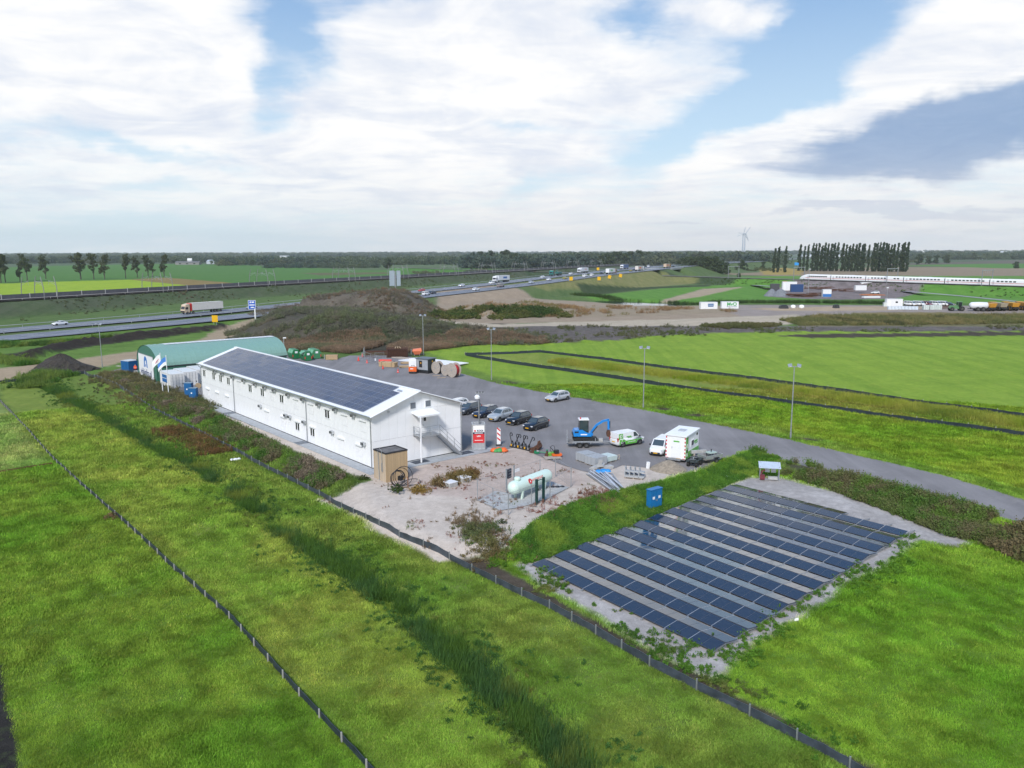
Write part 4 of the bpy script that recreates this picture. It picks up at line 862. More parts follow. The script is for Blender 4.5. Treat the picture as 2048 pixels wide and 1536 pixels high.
    m = MB(); [m.bar((x, y, 0), (x, y, 1.5+.3*(y > 0)), .07) for x in (-1, 1) for y in (-.45, .6)]; m.bar((-1.1, -.5, .1), (1.1, -.5, .1), .12); m.bar((1, -.7, .1), (1, .8, .1), .12); m.bar((-1, .6, 1.1), (1, .6, 1.1), .06); m.build('leg_frame', M['steel'], o)
    for x in (-.2, .45): MB().box((x, .35, 1.0), (.5, .25, .6)).build('inverter', M['alu'], o)
    m = MB(); m.box((-.75, -.55, .35), (.5, .45, .5)); m.tube([(-.9, -.5, .6), (-.75, -.4, 1.0), (-.5, -.5, 1.1)], .08); m.build('motor', mat('maroon_paint', (.16, .03, .04), .5), o); MB().box((.35, -.4, .25), (1.0, .5, .25)).build('ballast', M['concrete'], o)
stacks()
def lamps():
    for k, (px, py, h, lab) in enumerate(((205, 735, 9.2, 'tall floodlight pole in the grass left of the blue container and green shed'), (847, 710, 9.2, 'tall floodlight pole behind the dark transformer kiosk'), (983, 760, 9.6, 'tall floodlight pole at the yard edge right of the cable drums'),
                                     (1286.5, 818, 9.4, 'tall floodlight pole at the yard edge straight above the green and white van'), (1581, 877, 9.4, 'tall floodlight pole beside the road, right-most of the poles'))):
        o = thing('floodlight_pole', lab, 'light pole', tuple(gt(px, py)), random.uniform(-.3, .3), 'floodlight poles round the yard')
        MB().cyl((0, 0, -.2), (0, 0, h), .085, .06, 10).build('pole', M['steel'], o); MB().cyl((0, 0, -.1), (0, 0, .8), .12, None, 10).build('base', M['steel'], o); MB().bar((-.65, 0, h), (.65, 0, h), .08).build('crossbar', M['steel'], o)
        for s in (-1, 1): l = MB().box((s*.55, -.1, h+.18), (.5, .42, .16), rx=R(38), ry=s*R(12)).build('floodlight', M['steel'], o); MB().box((s*.55, -.17, h+.1), (.4, .32, .02), rx=R(38), ry=s*R(12)).build('lens', M['lens'], l)
    o = thing('camera_pole', 'short grey camera pole behind the office roof by the green skips', 'pole', G0(569, 716), 0); MB().cyl((0, 0, 0), (0, 0, 4.6), .1, .1, 8).build('pole', M['steel'], o); MB().box((.25, 0, 4.65), (.7, .25, .22)).build('lamp', M['trim'], o)
lamps()
# ------------------------------------------------------------------ vehicles (x forward, origin on the ground under the middle)
def quad(m, c, inset=(.06, .06), off=.012):
    """thin pane laid just outside the face with corners c (anticlockwise from outside)"""
    a, b, cc, d = (Vector(p) for p in c); n = ((b-a).cross(d-a)).normalized()
    def at(u, v): return a*(1-u)*(1-v)+b*u*(1-v)+cc*u*v+d*(1-u)*v
    iu, iv = inset; q = [at(iu, iv), at(1-iu, iv), at(1-iu, 1-iv), at(iu, 1-iv)]
    vs = [p-n*.01 for p in q]+[p+n*off for p in q]
    m.add(vs, [(3, 2, 1, 0), (4, 5, 6, 7), (0, 1, 5, 4), (1, 2, 6, 5), (2, 3, 7, 6), (3, 0, 4, 7)]); return m
_wm = {}
CARGL = mat('car_glass', (.055, .075, .085), .05, 0, .1, 1, 0, .8, .5)
def wheel(root, x, y, r, w=.22, rimc=None):
    k = (round(r, 2), round(w, 2), rimc)
    if k not in _wm:
        t = MB().lathe([(r*.62, -w/2), (r*.92, -w/2), (r, -w*.3), (r, w*.3), (r*.92, w/2), (r*.62, w/2)], (0, 0, 0), 18, 'y').mesh('tyre', M['rubber'], False)
        ri = MB().lathe([(r*.60, -w*.42), (r*.62, w*.42)], (0, 0, 0), 14, 'y')
        for i in range(5):
            a = 2*PI*i/5
            for s in (-1, 1): ri.bar((.05*math.cos(a), s*w*.46, .05*math.sin(a)), (r*.58*math.cos(a), s*w*.46, r*.58*math.sin(a)), r*.16, .02)
        _wm[k] = (t, ri.mesh('rim', rimc or M['alu']))
    o = obj('wheel', _wm[k][0], root, (x, y, r)); obj('rim', _wm[k][1], o); return o
def car(label, col, pos, head, kind='suv', group=None, detail=True, name=None, cat='car', plate=True, rimc=None, panel=None):
    L, Wd, H, gc, hood, belt, xw, xf, xr, xb, wr = {
        'suv': (4.45, 1.84, 1.62, .2, 1.02, 1.08, .95, .22, -1.55, -2.1, .33), 'estate': (4.6, 1.81, 1.48, .16, .92, .98, 1.0, .25, -1.85, -2.22, .32), 'sedan': (4.7, 1.82, 1.45, .15, .92, .98, 1.0, .2, -.95, -1.75, .32),
        'hatch': (4.3, 1.8, 1.56, .18, .98, 1.04, 1.0, .3, -1.3, -2.05, .33), 'van': (4.45, 1.82, 1.84, .18, 1.05, 1.12, 1.42, .72, -2.12, -2.2, .29), 'bus': (5.3, 1.95, 2.05, .2, 1.15, 1.2, 1.9, 1.15, -2.55, -2.62, .30)}[kind]
    hw = Wd/2; r = thing(name or ('van' if kind in ('van', 'bus') else 'car'), label, cat, tuple(pos), head, group); pm = mat('car_paint_%d' % len(_mats), col, .14, 0, .05, 1.5, 0, .5, 1.0)
    wr_ = .33 if kind in ('suv', 'van', 'bus') else .31; xa, xz = L/2-.88, -L/2+.82
    # lower body, lofted along the length
    st = [(-L/2, .80, .45, belt-.22), (-L/2+.06, .90, .30, belt-.08), (-L/2+.35, .97, gc+.05, belt), (xz, 1, gc, belt), (0, 1, gc, belt), (xw-.02, 1, gc, belt+.0), (xa, .985, gc, hood+.01), (L/2-.40, .95, gc+.02, hood-.07), (L/2-.12, .86, gc+.08, hood-.20), (L/2, .68, .36, hood-.42)]
    if kind == 'sedan': st[0] = (-L/2, .82, .42, belt-.15); st[1] = (-L/2+.06, .92, .3, belt-.02)
    rings = []
    for x, k, zb, zt in st:
        h = zt-zb; w = hw*k; half = [(.72*w, zb), (.93*w, zb+.1*h), (w, zb+.45*h), (.985*w, zb+.72*h), (.93*w, zb+.93*h), (.84*w, zt)]
        rings.append([(x, y, z) for y, z in half]+[(x, -y, z) for y, z in reversed(half)])
    MB().loft(rings).build('body', pm, r, True)
    # cabin
    yb, yr = hw*.88, hw*.70 if kind not in ('van', 'bus') else hw*.80; zr = H
    base = [(xw, yb), (xb, yb)]; B = lambda s: [(xw, s*yb, belt-.03), (xf, s*yr, zr-.05), (xr, s*yr, zr-.05), (xb, s*yb, belt-.03)]
    m = MB(); l, q = B(1), B(-1); xm = (xf+xr)/2
    ring = lambda x, y, z: (x, y, z)
    vs = l+q+[((xf+.0)-.1, yr*.8, zr), (xr+.12, yr*.8, zr), ((xf)-.1, -yr*.8, zr), (xr+.12, -yr*.8, zr), (xm, yr*.8, zr+.025), (xm, -yr*.8, zr+.025)]
    m.add(vs, [(0, 3, 2, 1), (4, 5, 6, 7), (0, 1, 5, 4), (3, 7, 6, 2), (1, 2, 9, 12, 8), (5, 10, 13, 11, 6), (8, 12, 13, 10), (12, 9, 11, 13), (1, 8, 10, 5), (2, 6, 11, 9)]); m.build('roof', pm, r)
    gl = CARGL
    quad(MB(), [(xw, -yb, belt-.03), (xw, yb, belt-.03), (xf, yr, zr-.05), (xf, -yr, zr-.05)], (.07, .08)).build('windscreen', gl, r)
    if kind not in ('van', 'bus') or panel is None:
        quad(MB(), [(xb, yb, belt-.03), (xb, -yb, belt-.03), (xr, -yr, zr-.05), (xr, yr, zr-.05)], (.1, .14)).build('rear_window', gl, r)
    for s in (1, -1):
        cuts = [(xw-.12, xf-.06), (.12, .06), (-.95, -.9), (xb+.30, xr+.22)]
        if kind in ('van', 'bus'): cuts = [(xw-.15, xf-.05), (.35, .35)] if panel else [(xw-.15, xf-.05), (.4, .4), (-.9, -.9), (xb+.2, xr+.15)]
        for (b0, t0), (b1, t1) in zip(cuts[:-1], cuts[1:]):
            c = [(b1, s*yb, belt-.0), (b0, s*yb, belt-.0), (t0, s*yr, zr-.09), (t1, s*yr, zr-.09)]
            if s < 0: c = [c[1], c[0], c[3], c[2]]
            quad(MB(), c, (.05, .07)).build('side_window', gl, r)
    for s in (1, -1):
        for x in (xa, xz):
            MB().lathe([(wr_+.07, -.01), (wr_+.07, .01)], (x, s*(hw-.005), wr_+.02), 18, 'y').build('wheel_arch', M['dark'], r); wheel(r, x, s*(hw-.10), wr_, .22, rimc)
        if detail:
            m = MB(); m.box((L/2-.17, s*hw*.66, hood-.27), (.22, .34, .13), rz=-s*R(28)); m.build('headlight', M['lens'], r); m = MB(); m.box((-L/2+.1, s*hw*.76, belt-.14), (.16, .24, .26 if kind in ('suv', 'estate', 'hatch') else .5), rz=s*R(20)); m.build('taillight', M['tail'], r)
            MB().box((xw-.22, s*(hw+.08), belt+.07), (.14, .2, .14)).build('mirror', pm if kind not in ('van', 'bus') else M['dark'], r)
            MB().box((0, s*(hw-.01), gc+.10), (L*.48, .05, .12)).build('sill', M['dark'], r)
    m = MB(); m.box((L/2-.10, 0, .42), (.24, Wd*.62, .22)); m.build('grille', M['dark'], r)
    if detail:
        MB().box((L/2+.025, 0, .45), (.02, .52, .12)).build('number_plate', M['yellow'], r); MB().box((-L/2-.012, 0, .68), (.02, .52, .12)).build('number_plate', M['yellow'], r)
        m = MB(); m.box((L/2-.16, 0, .27), (.3, Wd*.74, .06)); m.build('bumper_trim', M['steel'] if kind == 'suv' else M['dark'], r)
        if kind in ('suv', 'estate'):
            for s in (1, -1): MB().bar((xf-.2, s*yr*.92, zr+.01), (xr+.2, s*yr*.92, zr+.02), .04).build('roof_rail', M['alu'], r)
    return r
def head_from(p, q): return math.atan2(q[1]-p[1], q[0]-p[0])
hd = head_from(gp(1100, 845), gp(1058, 858))
BLK = (.010, .011, .016)
for px, py, col, kind, lab in ((1072, 857, BLK, 'hatch', 'black hatchback with silver bumper edge, last of the parked row toward the trailer'), (1037, 846, (.008, .009, .013), 'suv', 'boxy black SUV between the grey crossover and the black hatchback'), (1001, 839, (.34, .38, .42), 'suv', 'pale grey crossover parked between two dark cars'),
                               (971, 832, (.016, .022, .045), 'estate', 'dark navy estate car parked behind the camera mast'), (938, 826, (.05, .06, .075), 'suv', 'dark blue-grey SUV whose tail is hidden by the office gable'), (912, 817, (.7, .71, .72), 'estate', 'white car of which only the roof shows past the office gable')):
    car(lab, col, gp(px, py), hd, kind, 'cars parked beside the office')
car('silver estate car standing alone in the open yard', (.42, .44, .47), gp(1115, 801), head_from(gp(1138, 795), gp(1098, 803)), 'estate')
LG = (.12, .44, .06)
def green_van(label, p, q, mid, name='van'):
    r = car(label, (.78, .79, .80), gp(*mid), head_from(gp(*p), gp(*q)), 'van', None, True, 'van', 'van', panel=True)
    g = paint('lime_green_film', LG, .35); hw = .91
    for s in (1, -1):
        m = MB(); m.extr([(-2.0, .36), (-1.86, .36), (-1.8, .70), (-1.1, .72), (-1.02, .30), (.75, .30), (.85, .66), (1.25, .72), (1.9, .74), (1.5, .80), (-1.0, .80), (-1.25, 1.02), (-1.5, 1.02), (-2.0, 1.0)], s*(hw-.01), s*(hw+.014)); m.build('green_band', g, r)
        m = MB(); m.extr([(-2.05, 1.0), (-1.35, 1.0), (-1.42, 1.72), (-2.02, 1.72)], s*(hw*.88), s*(hw*.91)); m.build('green_panel', g, r)
        m = MB()
        for x, z, w, h, a in ((-1.85, 1.45, .1, .3, .4), (-1.6, 1.5, .09, .3, -.3), (-1.72, 1.25, .35, .07, .2), (-1.8, 1.08, .07, .2, .1)): m.box((x, s*(hw*.91+.012), z), (w, .012, h), ry=a)
        for x, z, h in ((-1.6, .88, .18), (-1.75, .62, .25), (-1.5, .6, .22)): m.box((x, s*(hw+.02), z), (.06, .012, h), ry=.5 if x > -1.7 else -.4)
        m.build('white_figure', M['white'], r)
        m = MB(); m.box((-.45, s*(hw*.93), 1.28), (.75, .02, .10)); m.box((-.25, s*(hw*.93), 1.14), (.7, .02, .07)); m.build('lettering', g, r)
        m = MB(); [m.box((-.6+.26*k, s*(hw+.02), .60), (.2, .012, .06)) for k in range(5)]; m.build('lettering', M['white'], r)
    return r
green_van('white and lime green van coupled to the digger trailer', (1228, 889), (1280, 880), (1254, 889))
green_van('white and lime green van half hidden behind the white mobile cabin', (1345, 890), (1310, 915), (1322, 905))
# ------------------------------------------------------------------ mini digger on its trailer
def digger():
    a = gp(1143, 893); b = gp(1205, 892); th = head_from(a, b)-.02; p = gp(1166, 892)
    r = thing('flatbed_trailer', 'grey twin-axle flatbed trailer carrying the blue mini digger', 'trailer', tuple(p), th)
    m = MB(); m.box((0, 0, .62), (3.9, 1.9, .1)); m.build('deck', mat('worn_deck', (.22, .21, .2), .8), r)
    for y in (-.96, .96): MB().box((.25, y, .72), (3.4, .05, .26)).build('side_board', M['steel'], r)
    m = MB(); m.bar((1.9, -.6, .55), (3.2, 0, .5), .1); m.bar((1.9, .6, .55), (3.2, 0, .5), .1); m.bar((3.1, 0, .5), (3.75, 0, .5), .1); m.build('drawbar', M['steel'], r)
    for x in (-.55, .3):
        for y in (-1.08, 1.08): wheel(r, x, y, .32, .2)
    for y in (-1.1, 1.1): m = MB(); m.extr([(-1.1, .55), (-.95, .78), (.7, .78), (.85, .55), (.8, .52), (.66, .73), (-.9, .73), (-1.05, .52)], y-.14, y+.14); m.build('mudguard', M['steel'], r)
    for y in (-.6, .6): o = MB().box((-2.0, y, .95), (.08, .5, .7)).build('ramp', M['steel'], r)
    MB().bar((-2.1, -.9, .6), (-2.1, -.9, 2.3), .05).build('pole', M['alu'], r); MB().box((2.2, 0, .75), (.5, .45, .4)).build('toolbox', M['concrete'], r)
    d = thing('mini_digger', 'blue mini digger with black cab and bent arm riding on the flatbed trailer', 'digger', (p[0], p[1], .68), th); bl = paint('digger_blue', (.01, .22, .62), .35)
    for y in (-.58, .58):
        t = MB(); n = 8; pr = [(-1.0-.28*math.sin(a_), .28-.28*math.cos(a_)) for a_ in np.linspace(0, PI, n)]+[(1.0+.28*math.sin(a_), .28+.28*math.cos(a_)) for a_ in np.linspace(0, PI, n)]; t.extr(pr, y-.17, y+.17); t.build('track', M['rubber'], d)
    m = MB(); m.box((0, 0, .35), (1.2, 1.0, .35)); m.cyl((0, 0, .5), (0, 0, .68), .5, None, 14); m.build('undercarriage', M['dark'], d); MB().box((1.45, 0, .25), (.1, 1.5, .35)).build('dozer_blade', M['steel'], d)
    m = MB(); m.extr([(-1.25, .72), (-1.3, 1.2), (-1.1, 1.5), (-.2, 1.55), (.35, 1.2), (.95, 1.05), (.95, .68)], -.74, .74); m.build('body', bl, d); MB().extr([(-1.32, .68), (-1.38, 1.0), (-1.2, 1.0), (-1.15, .68)], -.72, .72).build('counterweight', M['dark'], d)
    MB().box((-.9, -.75, 1.25), (.5, .02, .2)).build('vent', M['dark'], d); MB().box((0, -.75, .95), (.8, .015, .14)).build('lettering', M['trim'], d)
    m = MB()
    for x, y in ((-.55, -.68), (.55, -.68), (-.55, .35), (.6, .35)): m.bar((x, y, 1.2), (x*.92, y, 2.75), .09)
    m.box((0, -.16, 1.25), (1.2, 1.1, .12)); m.build('cab_frame', M['dark'], d); MB().box((0, -.16, 2.8), (1.25, 1.15, .12)).build('cab_roof', M['trim'], d)
    gm_ = mat('cab_glass', (.03, .05, .05), .08, 0, .1, 1, 0, .8)
    for c, s in (((0, -.70, 2.0), (1.0, .02, 1.4)), ((.57, -.16, 2.0), (.02, .95, 1.4)), ((-.55, -.16, 2.0), (.02, .95, 1.4)), ((0, .37, 2.0), (1.0, .02, 1.4))): MB().box(c, s).build('cab_window', gm_, d)
    MB().box((-.1, -.16, 1.6), (.45, .5, .7)).build('seat', M['dark'], d); MB().cyl((-.4, -.4, 2.86), (-.4, -.4, 3.05), .08).build('beacon', M['red'], d)
    bm_ = MB()
    pts = [(1.0, .25, .95), (1.7, .25, 1.95), (2.45, .25, 2.4)]
    bm_.bar(pts[0], pts[1], .2, .3); bm_.bar(pts[1], pts[2], .2, .26); bm_.box((1.05, .25, .85), (.4, .3, .5)); bm_.build('boom', bl, d)
    m = MB(); m.bar((2.3, .25, 2.38), (3.2, .25, 2.6), .18, .24); m.bar((3.15, .25, 2.68), (3.2, .25, 1.2), .18, .24); m.build('arm', bl, d); m = MB(); m.cyl((1.15, .1, 1.0), (1.8, .1, 1.8), .06); m.cyl((3.36, .25, 2.4), (3.35, .25, 1.5), .06); m.build('hydraulic_ram', M['dark'], d)
    m = MB(); m.extr([(3.0, .5), (3.3, .42), (3.45, .75), (3.35, 1.3), (3.1, 1.35), (2.95, .9)], -.05, .55); m.build('bucket', M['rust'], d)
    o = thing('digger_bucket', 'spare black digger bucket lying on the front of the flatbed trailer', 'bucket', tuple(p+np.array([1.35*math.cos(th), 1.35*math.sin(th), .68])), th); m = MB(); m.extr([(-.3, 0), (.35, 0), (.45, .3), (.2, .55), (-.25, .5)], -.4, .4); m.build('shell', M['dark'], o)
digger()
def cabin():
    a = gp(1330, 922); b = gp(1371, 926); c = gp(1399, 908); th = head_from(b, c); lw = float(np.linalg.norm(b-a)); ll = float(np.linalg.norm(c-b))+1.2
    r = thing('mobile_cabin', 'tall white and lime green mobile cabin trailer with hatched edges', 'cabin', tuple((a+b)/2), th); W_ = 2.4; L = 4.4; z0, z1 = .45, 3.15; g = paint('lime_green_film', LG, .35)
    MB().box((L/2, 0, (z0+z1)/2), (L, W_, z1-z0)).build('body', M['white'], r); MB().extr([(-.12, z1-.1), (L+.12, z1+.05), (L+.12, z1+.17), (-.12, z1+.02)], -W_/2-.12, W_/2+.12).build('roof', M['trim'], r)
    MB().box((L*.55, .1, z1+.14), (1.0, .8, .08)).build('roof_hatch', M['alu'], r)
    y = -W_/2
    MB().box((L/2+.02, y-.008, z0+.38), (L, .02, .78)).build('green_band', g, r); MB().box((.40, y-.012, (z0+z1)/2), (.78, .02, z1-z0-.1)).build('green_panel', g, r)
    m = MB(); [m.box((x, y-.028, z), (w, .012, h), ry=aa) for x, z, w, h, aa in ((.3, 1.95, .12, .5, .3), (.55, 1.9, .12, .5, -.3), (.42, 1.55, .45, .1, .2), (.35, 1.0, .1, .6, .25), (.55, .95, .1, .6, -.4))]; m.build('white_figure', M['white'], r)
    w = MB().box((2.15, y-.02, 2.0), (.95, .05, .75)).build('window', M['trim'], r); MB().box((2.15, y-.045, 2.0), (.75, .03, .55)).build('pane', M['glass'], w); MB().box((3.75, y-.02, 2.75), (.36, .05, .22)).build('vent', M['dark'], r)
    m = MB(); m.box((3.35, y-.015, 2.0), (1.2, .02, .22)); m.box((3.5, y-.015, 1.75), (1.0, .02, .1)); m.build('lettering', g, r); MB().box((.42, y-.04, 1.35), (.3, .03, .4)).build('socket_box', M['dark'], r)
    d = MB().box((-.02, -.05, (z0+z1)/2-.05), (.05, 1.15, z1-z0-.25)).build('door', M['trim'], r); MB().box((-.06, .42, 1.7), (.05, .05, .25)).build('handle', M['steel'], d); m = MB(); m.box((-.055, -.1, 2.45), (.012, .7, .16)); m.build('lettering', g, r)
    for s in (-1, 1):
        for k in range(6): MB().box((-.02, s*(W_/2-.08), .75+k*.42), (.03, .12, .2)).build('hatch_mark', M['red'], r)
        MB().box((-.04, s*(W_/2-.2), .42), (.08, .34, .14)).build('taillight', M['tail'], r)
    MB().box((-.06, -.35, .43), (.02, .5, .11)).build('number_plate', M['yellow'], r); m = MB(); m.box((L/2, 0, .40), (L+.2, W_-.1, .12)); m.bar((-.25, -.7, .32), (-.25, .9, .32), .1); m.bar((L, 0, .4), (L+1.3, 0, .4), .12); m.build('chassis', M['steel'], r)
    for s in (-1, 1): wheel(r, L*.5, s*(W_/2-.15), .33, .2)
    # quad bike and the small trailer behind it
    q = thing('quad_bike', 'dark green quad bike parked beside the mobile cabin', 'quad bike', tuple(gp(1389, 931)), th+PI); dk = mat('quad_dark', (.015, .024, .022), .4)
    m = MB(); m.extr([(-.85, .55), (-.8, .8), (-.2, .78), (0, .66), (.3, .85), (.8, .82), (.95, .55), (.5, .45), (-.5, .45)], -.24, .24); m.build('body', dk, q)
    for x in (-.65, .65):
        for s in (-1, 1): wheel(q, x, s*.48, .32, .28, M['dark']); MB().extr([(x-.42, .62), (x-.3, .78), (x+.3, .78), (x+.42, .62), (x+.38, .6), (x+.28, .73), (x-.28, .73), (x-.38, .6)], s*.48-.18, s*.48+.18).build('mudguard', dk, q)
    MB().box((-.25, 0, .86), (.75, .3, .14)).build('seat', M['dark'], q); m = MB(); m.bar((.35, -.42, 1.05), (.35, .42, 1.05), .04); m.bar((.5, 0, .8), (.35, 0, 1.05), .05); m.build('handlebar', M['steel'], q)
    for x in (-.72, .72): m = MB(); [m.bar((x-.2, y_, .9), (x+.2, y_, .9), .025) for y_ in (-.3, -.1, .1, .3)]; m.bar((x-.2, -.3, .9), (x-.2, .3, .9), .025); m.bar((x+.2, -.3, .9), (x+.2, .3, .9), .025); m.build('rack', M['steel'], q)
    tth = head_from(gp(1392, 924), gp(1438, 916)); t = thing('box_trailer', 'small open box trailer with grey mesh sides behind the quad bike', 'trailer', tuple(gp(1420, 924)), tth)
    m = MB(); m.box((0, 0, .55), (2.6, 1.35, .08)); m.bar((-1.3, 0, .5), (-2.1, 0, .5), .1); m.build('deck', M['oldwood'], t)
    for y_ in (-.68, .68): MB().box((0, y_, .78), (2.6, .05, .4)).build('side_board', M['alu'], t)
    for x in (-1.28, 1.28): MB().box((x, 0, .78), (.05, 1.3, .4)).build('end_board', M['alu'], t)
    for s in (-1, 1): wheel(t, .2, s*.8, .3, .18); MB().extr([(-.2, .6), (-.1, .72), (.5, .72), (.6, .6)], s*.8-.13, s*.8+.13).build('mudguard', M['dark'], t)
    o = thing('steel_tray', 'pale green steel tray with a central knob standing in the small box trailer', 'tray', tuple(gp(1420, 924)+np.array([0, .2, .6])), tth); MB().box((.2, 0, .5), (1.1, .8, .12), taper=.9).build('tray', mat('pale_green_steel', (.36, .46, .42), .4), o); MB().cyl((.2, 0, .55), (.2, 0, .85), .06).build('knob', M['dark'], o); m = MB(); [m.bar((x, y_, 0), (x, y_, .45), .05) for x in (-.25, .65) for y_ in (-.3, .3)]; m.build('leg_frame', M['dark'], o)
    o = thing('plinth_beam', 'pale grey concrete beam lying across the front of the small box trailer', 'beam', tuple(gp(1397, 921)+np.array([0, .1, .6])), tth-.25); MB().box((0, 0, .45), (1.9, .3, .34)).build('beam', M['concrete'], o); m = MB(); m.box((-.6, 0, .14), (.2, .3, .28)); m.box((.6, 0, .14), (.2, .3, .28)); m.build('block', M['oldwood'], o)
cabin()

# ------------------------------------------------------------------ the back of the yard
def reel(px, py, R_, w, th, lab, cable=None, fl=None):
    o = thing('cable_drum', lab, 'cable drum', G0(px, py), th, 'cable drums at the yard edge'); fl = fl or M['oldwood']
    for s in (-1, 1):
        f = MB().lathe([(.1, -.05), (R_, -.05), (R_, .05), (.1, .05)], (0, s*w/2, R_), 26, 'y').build('flange', fl, o)
        m = MB(); m.lathe([(.05, -.03), (.16, -.03), (.16, .03), (.05, .03)], (0, s*(w/2+.06), R_), 12, 'y')
        for k in range(8): a = k*PI/4; m.box((R_*.45*math.cos(a), s*(w/2+.056), R_+R_*.45*math.sin(a)), (.06, .02, .06))
        m.build('hub', M['steel'], f)
    MB().lathe([(.3, -w/2), (R_*.72, -w/2+.06), (R_*.72, w/2-.06), (.3, w/2)], (0, 0, R_), 24, 'y').build('cable', cable or M['black'], o, True)
    return o
rth = R(-42)
reel(875.5, 747.3, 1.26, 1.0, rth, 'large grey cable drum wound with black cable, next to the kiosk', M['black'])
reel(893, 751, 1.08, .8, rth, 'smaller wooden cable drum squeezed between two larger drums', M['black'])
reel(908, 754, 1.40, 1.2, rth, 'large cable drum wound with bright red cable, at the grass edge', mat('red_cable', (.5, .02, .03), .4), None)
def yard_back():
    o = thing('loose_plank', 'thin loose wooden plank on the asphalt below the cable drums, nearer of two', 'plank', G0(883, 756), R(12)); MB().box((0, 0, .05), (1.6, .12, .06)).build('plank', M['wood'], o)
    o = thing('loose_plank', 'thin loose wooden plank on the asphalt below the cable drums, closer to the kiosk', 'plank', G0(873, 752), R(10)); MB().box((0, 0, .05), (1.5, .12, .06)).build('plank', M['wood'], o)
    k = thing('transformer_kiosk', 'dark and light grey transformer kiosk with a flat overhanging roof', 'kiosk', G0(852, 745), R(-34)); dk = mat('anthracite', (.025, .038, .045), .5)
    MB().box((0, 0, .3), (3.0, 2.2, .6)).build('base', M['dark'], k); MB().box((0, 0, 1.7), (3.1, 2.3, 2.3)).build('body', dk, k); MB().box((-.0, -1.17, 1.75), (2.95, .05, 2.1)).build('front_panel', mat('mid_grey', (.33, .36, .39), .5), k); MB().box((0, 0, 2.93), (3.5, 2.7, .16)).build('roof', mat('roof_grey', (.12, .15, .17), .6), k)
    d = MB().box((-.35, -1.21, 1.85), (.8, .04, 1.35)).build('door', M['dark'], k); MB().box((-.25, -1.24, 2.05), (.2, .02, .26)).build('warning_plate', M['yellow'], d); MB().box((1.57, .2, 2.4), (.03, .3, .3)).build('warning_plate', M['yellow'], k)
    c = thing('white_container', 'small white container wedged behind the transformer kiosk', 'container', G0(834, 740), R(-34)); MB().box((0, 0, 1.2), (2.4, 2.2, 2.4)).build('body', M['white'], c); MB().box((0, -1.12, 1.1), (1.0, .04, 1.9)).build('door', M['trim'], c)
    g = thing('generator', 'bright orange site generator standing in front of the white container', 'generator', G0(826, 747), R(-4)); MB().box((0, 0, .9), (1.55, .9, .9)).build('housing', M['orange'], g); MB().box((0, 0, .28), (1.5, .9, .34)).build('skid', M['dark'], g); MB().box((-.15, -.46, 1.0), (.6, .02, .16)).build('lettering', M['trim'], g); m = MB(); m.bar((-.3, 0, 1.45), (-.3, 0, 1.62), .06); m.bar((.3, 0, 1.45), (.3, 0, 1.62), .06); m.bar((-.3, 0, 1.62), (.3, 0, 1.62), .06); m.build('lifting_bar', M['dark'], g)
    t = thing('timber_stack', 'strapped stack of pale square timbers lying in the yard', 'timber stack', G0(777, 733.5), R(-22)); me = MB().box((0, 0, 0), (3.8, .235, .17)).mesh('timber', M['wood'])
    for i in range(6):
        for j in range(5): obj('timber', me, t, (random.uniform(-.1, .1), (i-2.5)*.25, .16+j*.2))
    for x in (-1.2, 1.2): MB().box((x, 0, .58), (.05, 1.54, 1.04)).build('strap', M['dark'], t)
    t = thing('tarp_roll', 'bright red rolled tarp lying behind the timber stack', 'tarp roll', G0(770.5, 724), R(3)); MB().cyl((-1.4, 0, .3), (1.4, 0, .3), .32, .26, 12).build('roll', mat('coral_red', (.7, .07, .05), .5), t)
    for kx, (px, py, n, ln, lab) in enumerate(((818, 727, 4, 3.2, 'low stack of planks left of the white container, rear one'), (815, 735, 5, 3.0, 'untidy planks lying behind the orange generator'))):
        t = thing('plank_stack', lab, 'planks', G0(px, py), R(14), 'plank stacks by the kiosk'); me = MB().box((0, 0, 0), (ln, .2, .1)).mesh('plank', M['wood'])
        for i in range(n):
            for j in range(3): o = obj('plank', me, t, (random.uniform(-.3, .3), i*.24-.4, .1+.12*j), random.uniform(-.06, .06))
    t = thing('slab_stack', 'long low stack of white boards spread along the yard edge behind the kiosk', 'board stack', G0(868, 724), R(-38)); me = MB().box((0, 0, 0), (3.8, 1.2, .06)).mesh('board', M['trim'])
    for i in range(4):
        for j in range(5):
            for l in range(2): obj('board', me, t, (-6.0+i*3.9, -2.6+j*1.22, .05+.07*l))
    t2 = thing('plank_stack', 'long timber beams on the asphalt right of the rebar cage', 'planks', G0(808, 717), R(-35), 'plank stacks by the kiosk'); me = MB().box((0, 0, 0), (6.5, .22, .2)).mesh('beam', M['oldwood'])
    for i in range(4): obj('beam', me, t2, (random.uniform(-.4, .4), i*.4-.6, .12))
    # cones
    for px, py, h, st, lab in ((717, 722, 1.0, 0, 'tall red cone at the left of the yard, second from the rusty barriers'), (725, 714, .9, 0, 'red cone closest to the crowd barriers'), (734, 726, .75, 1, 'small red and white cone in the middle of the yard'), (766, 738, .8, 0, 'red cone just below the timber stack'), (796, 745, .75, 1, 'red and white cone nearest the office roof ridge')):
        c = thing('traffic_cone', lab, 'cone', G0(px, py), 0, 'traffic cones in the yard'); m = MB(); m.lathe([(.26*h, .05), (.05, h*.98), (.02, h)], (0, 0, 0), 12); m.build('cone', mat('cone_red', (.75, .06, .04), .5), c); MB().box((0, 0, .03), (.6*h, .6*h, .06)).build('base', M['dark'] if st == 0 else mat('cone_red', (.75, .06, .04), .5), c)
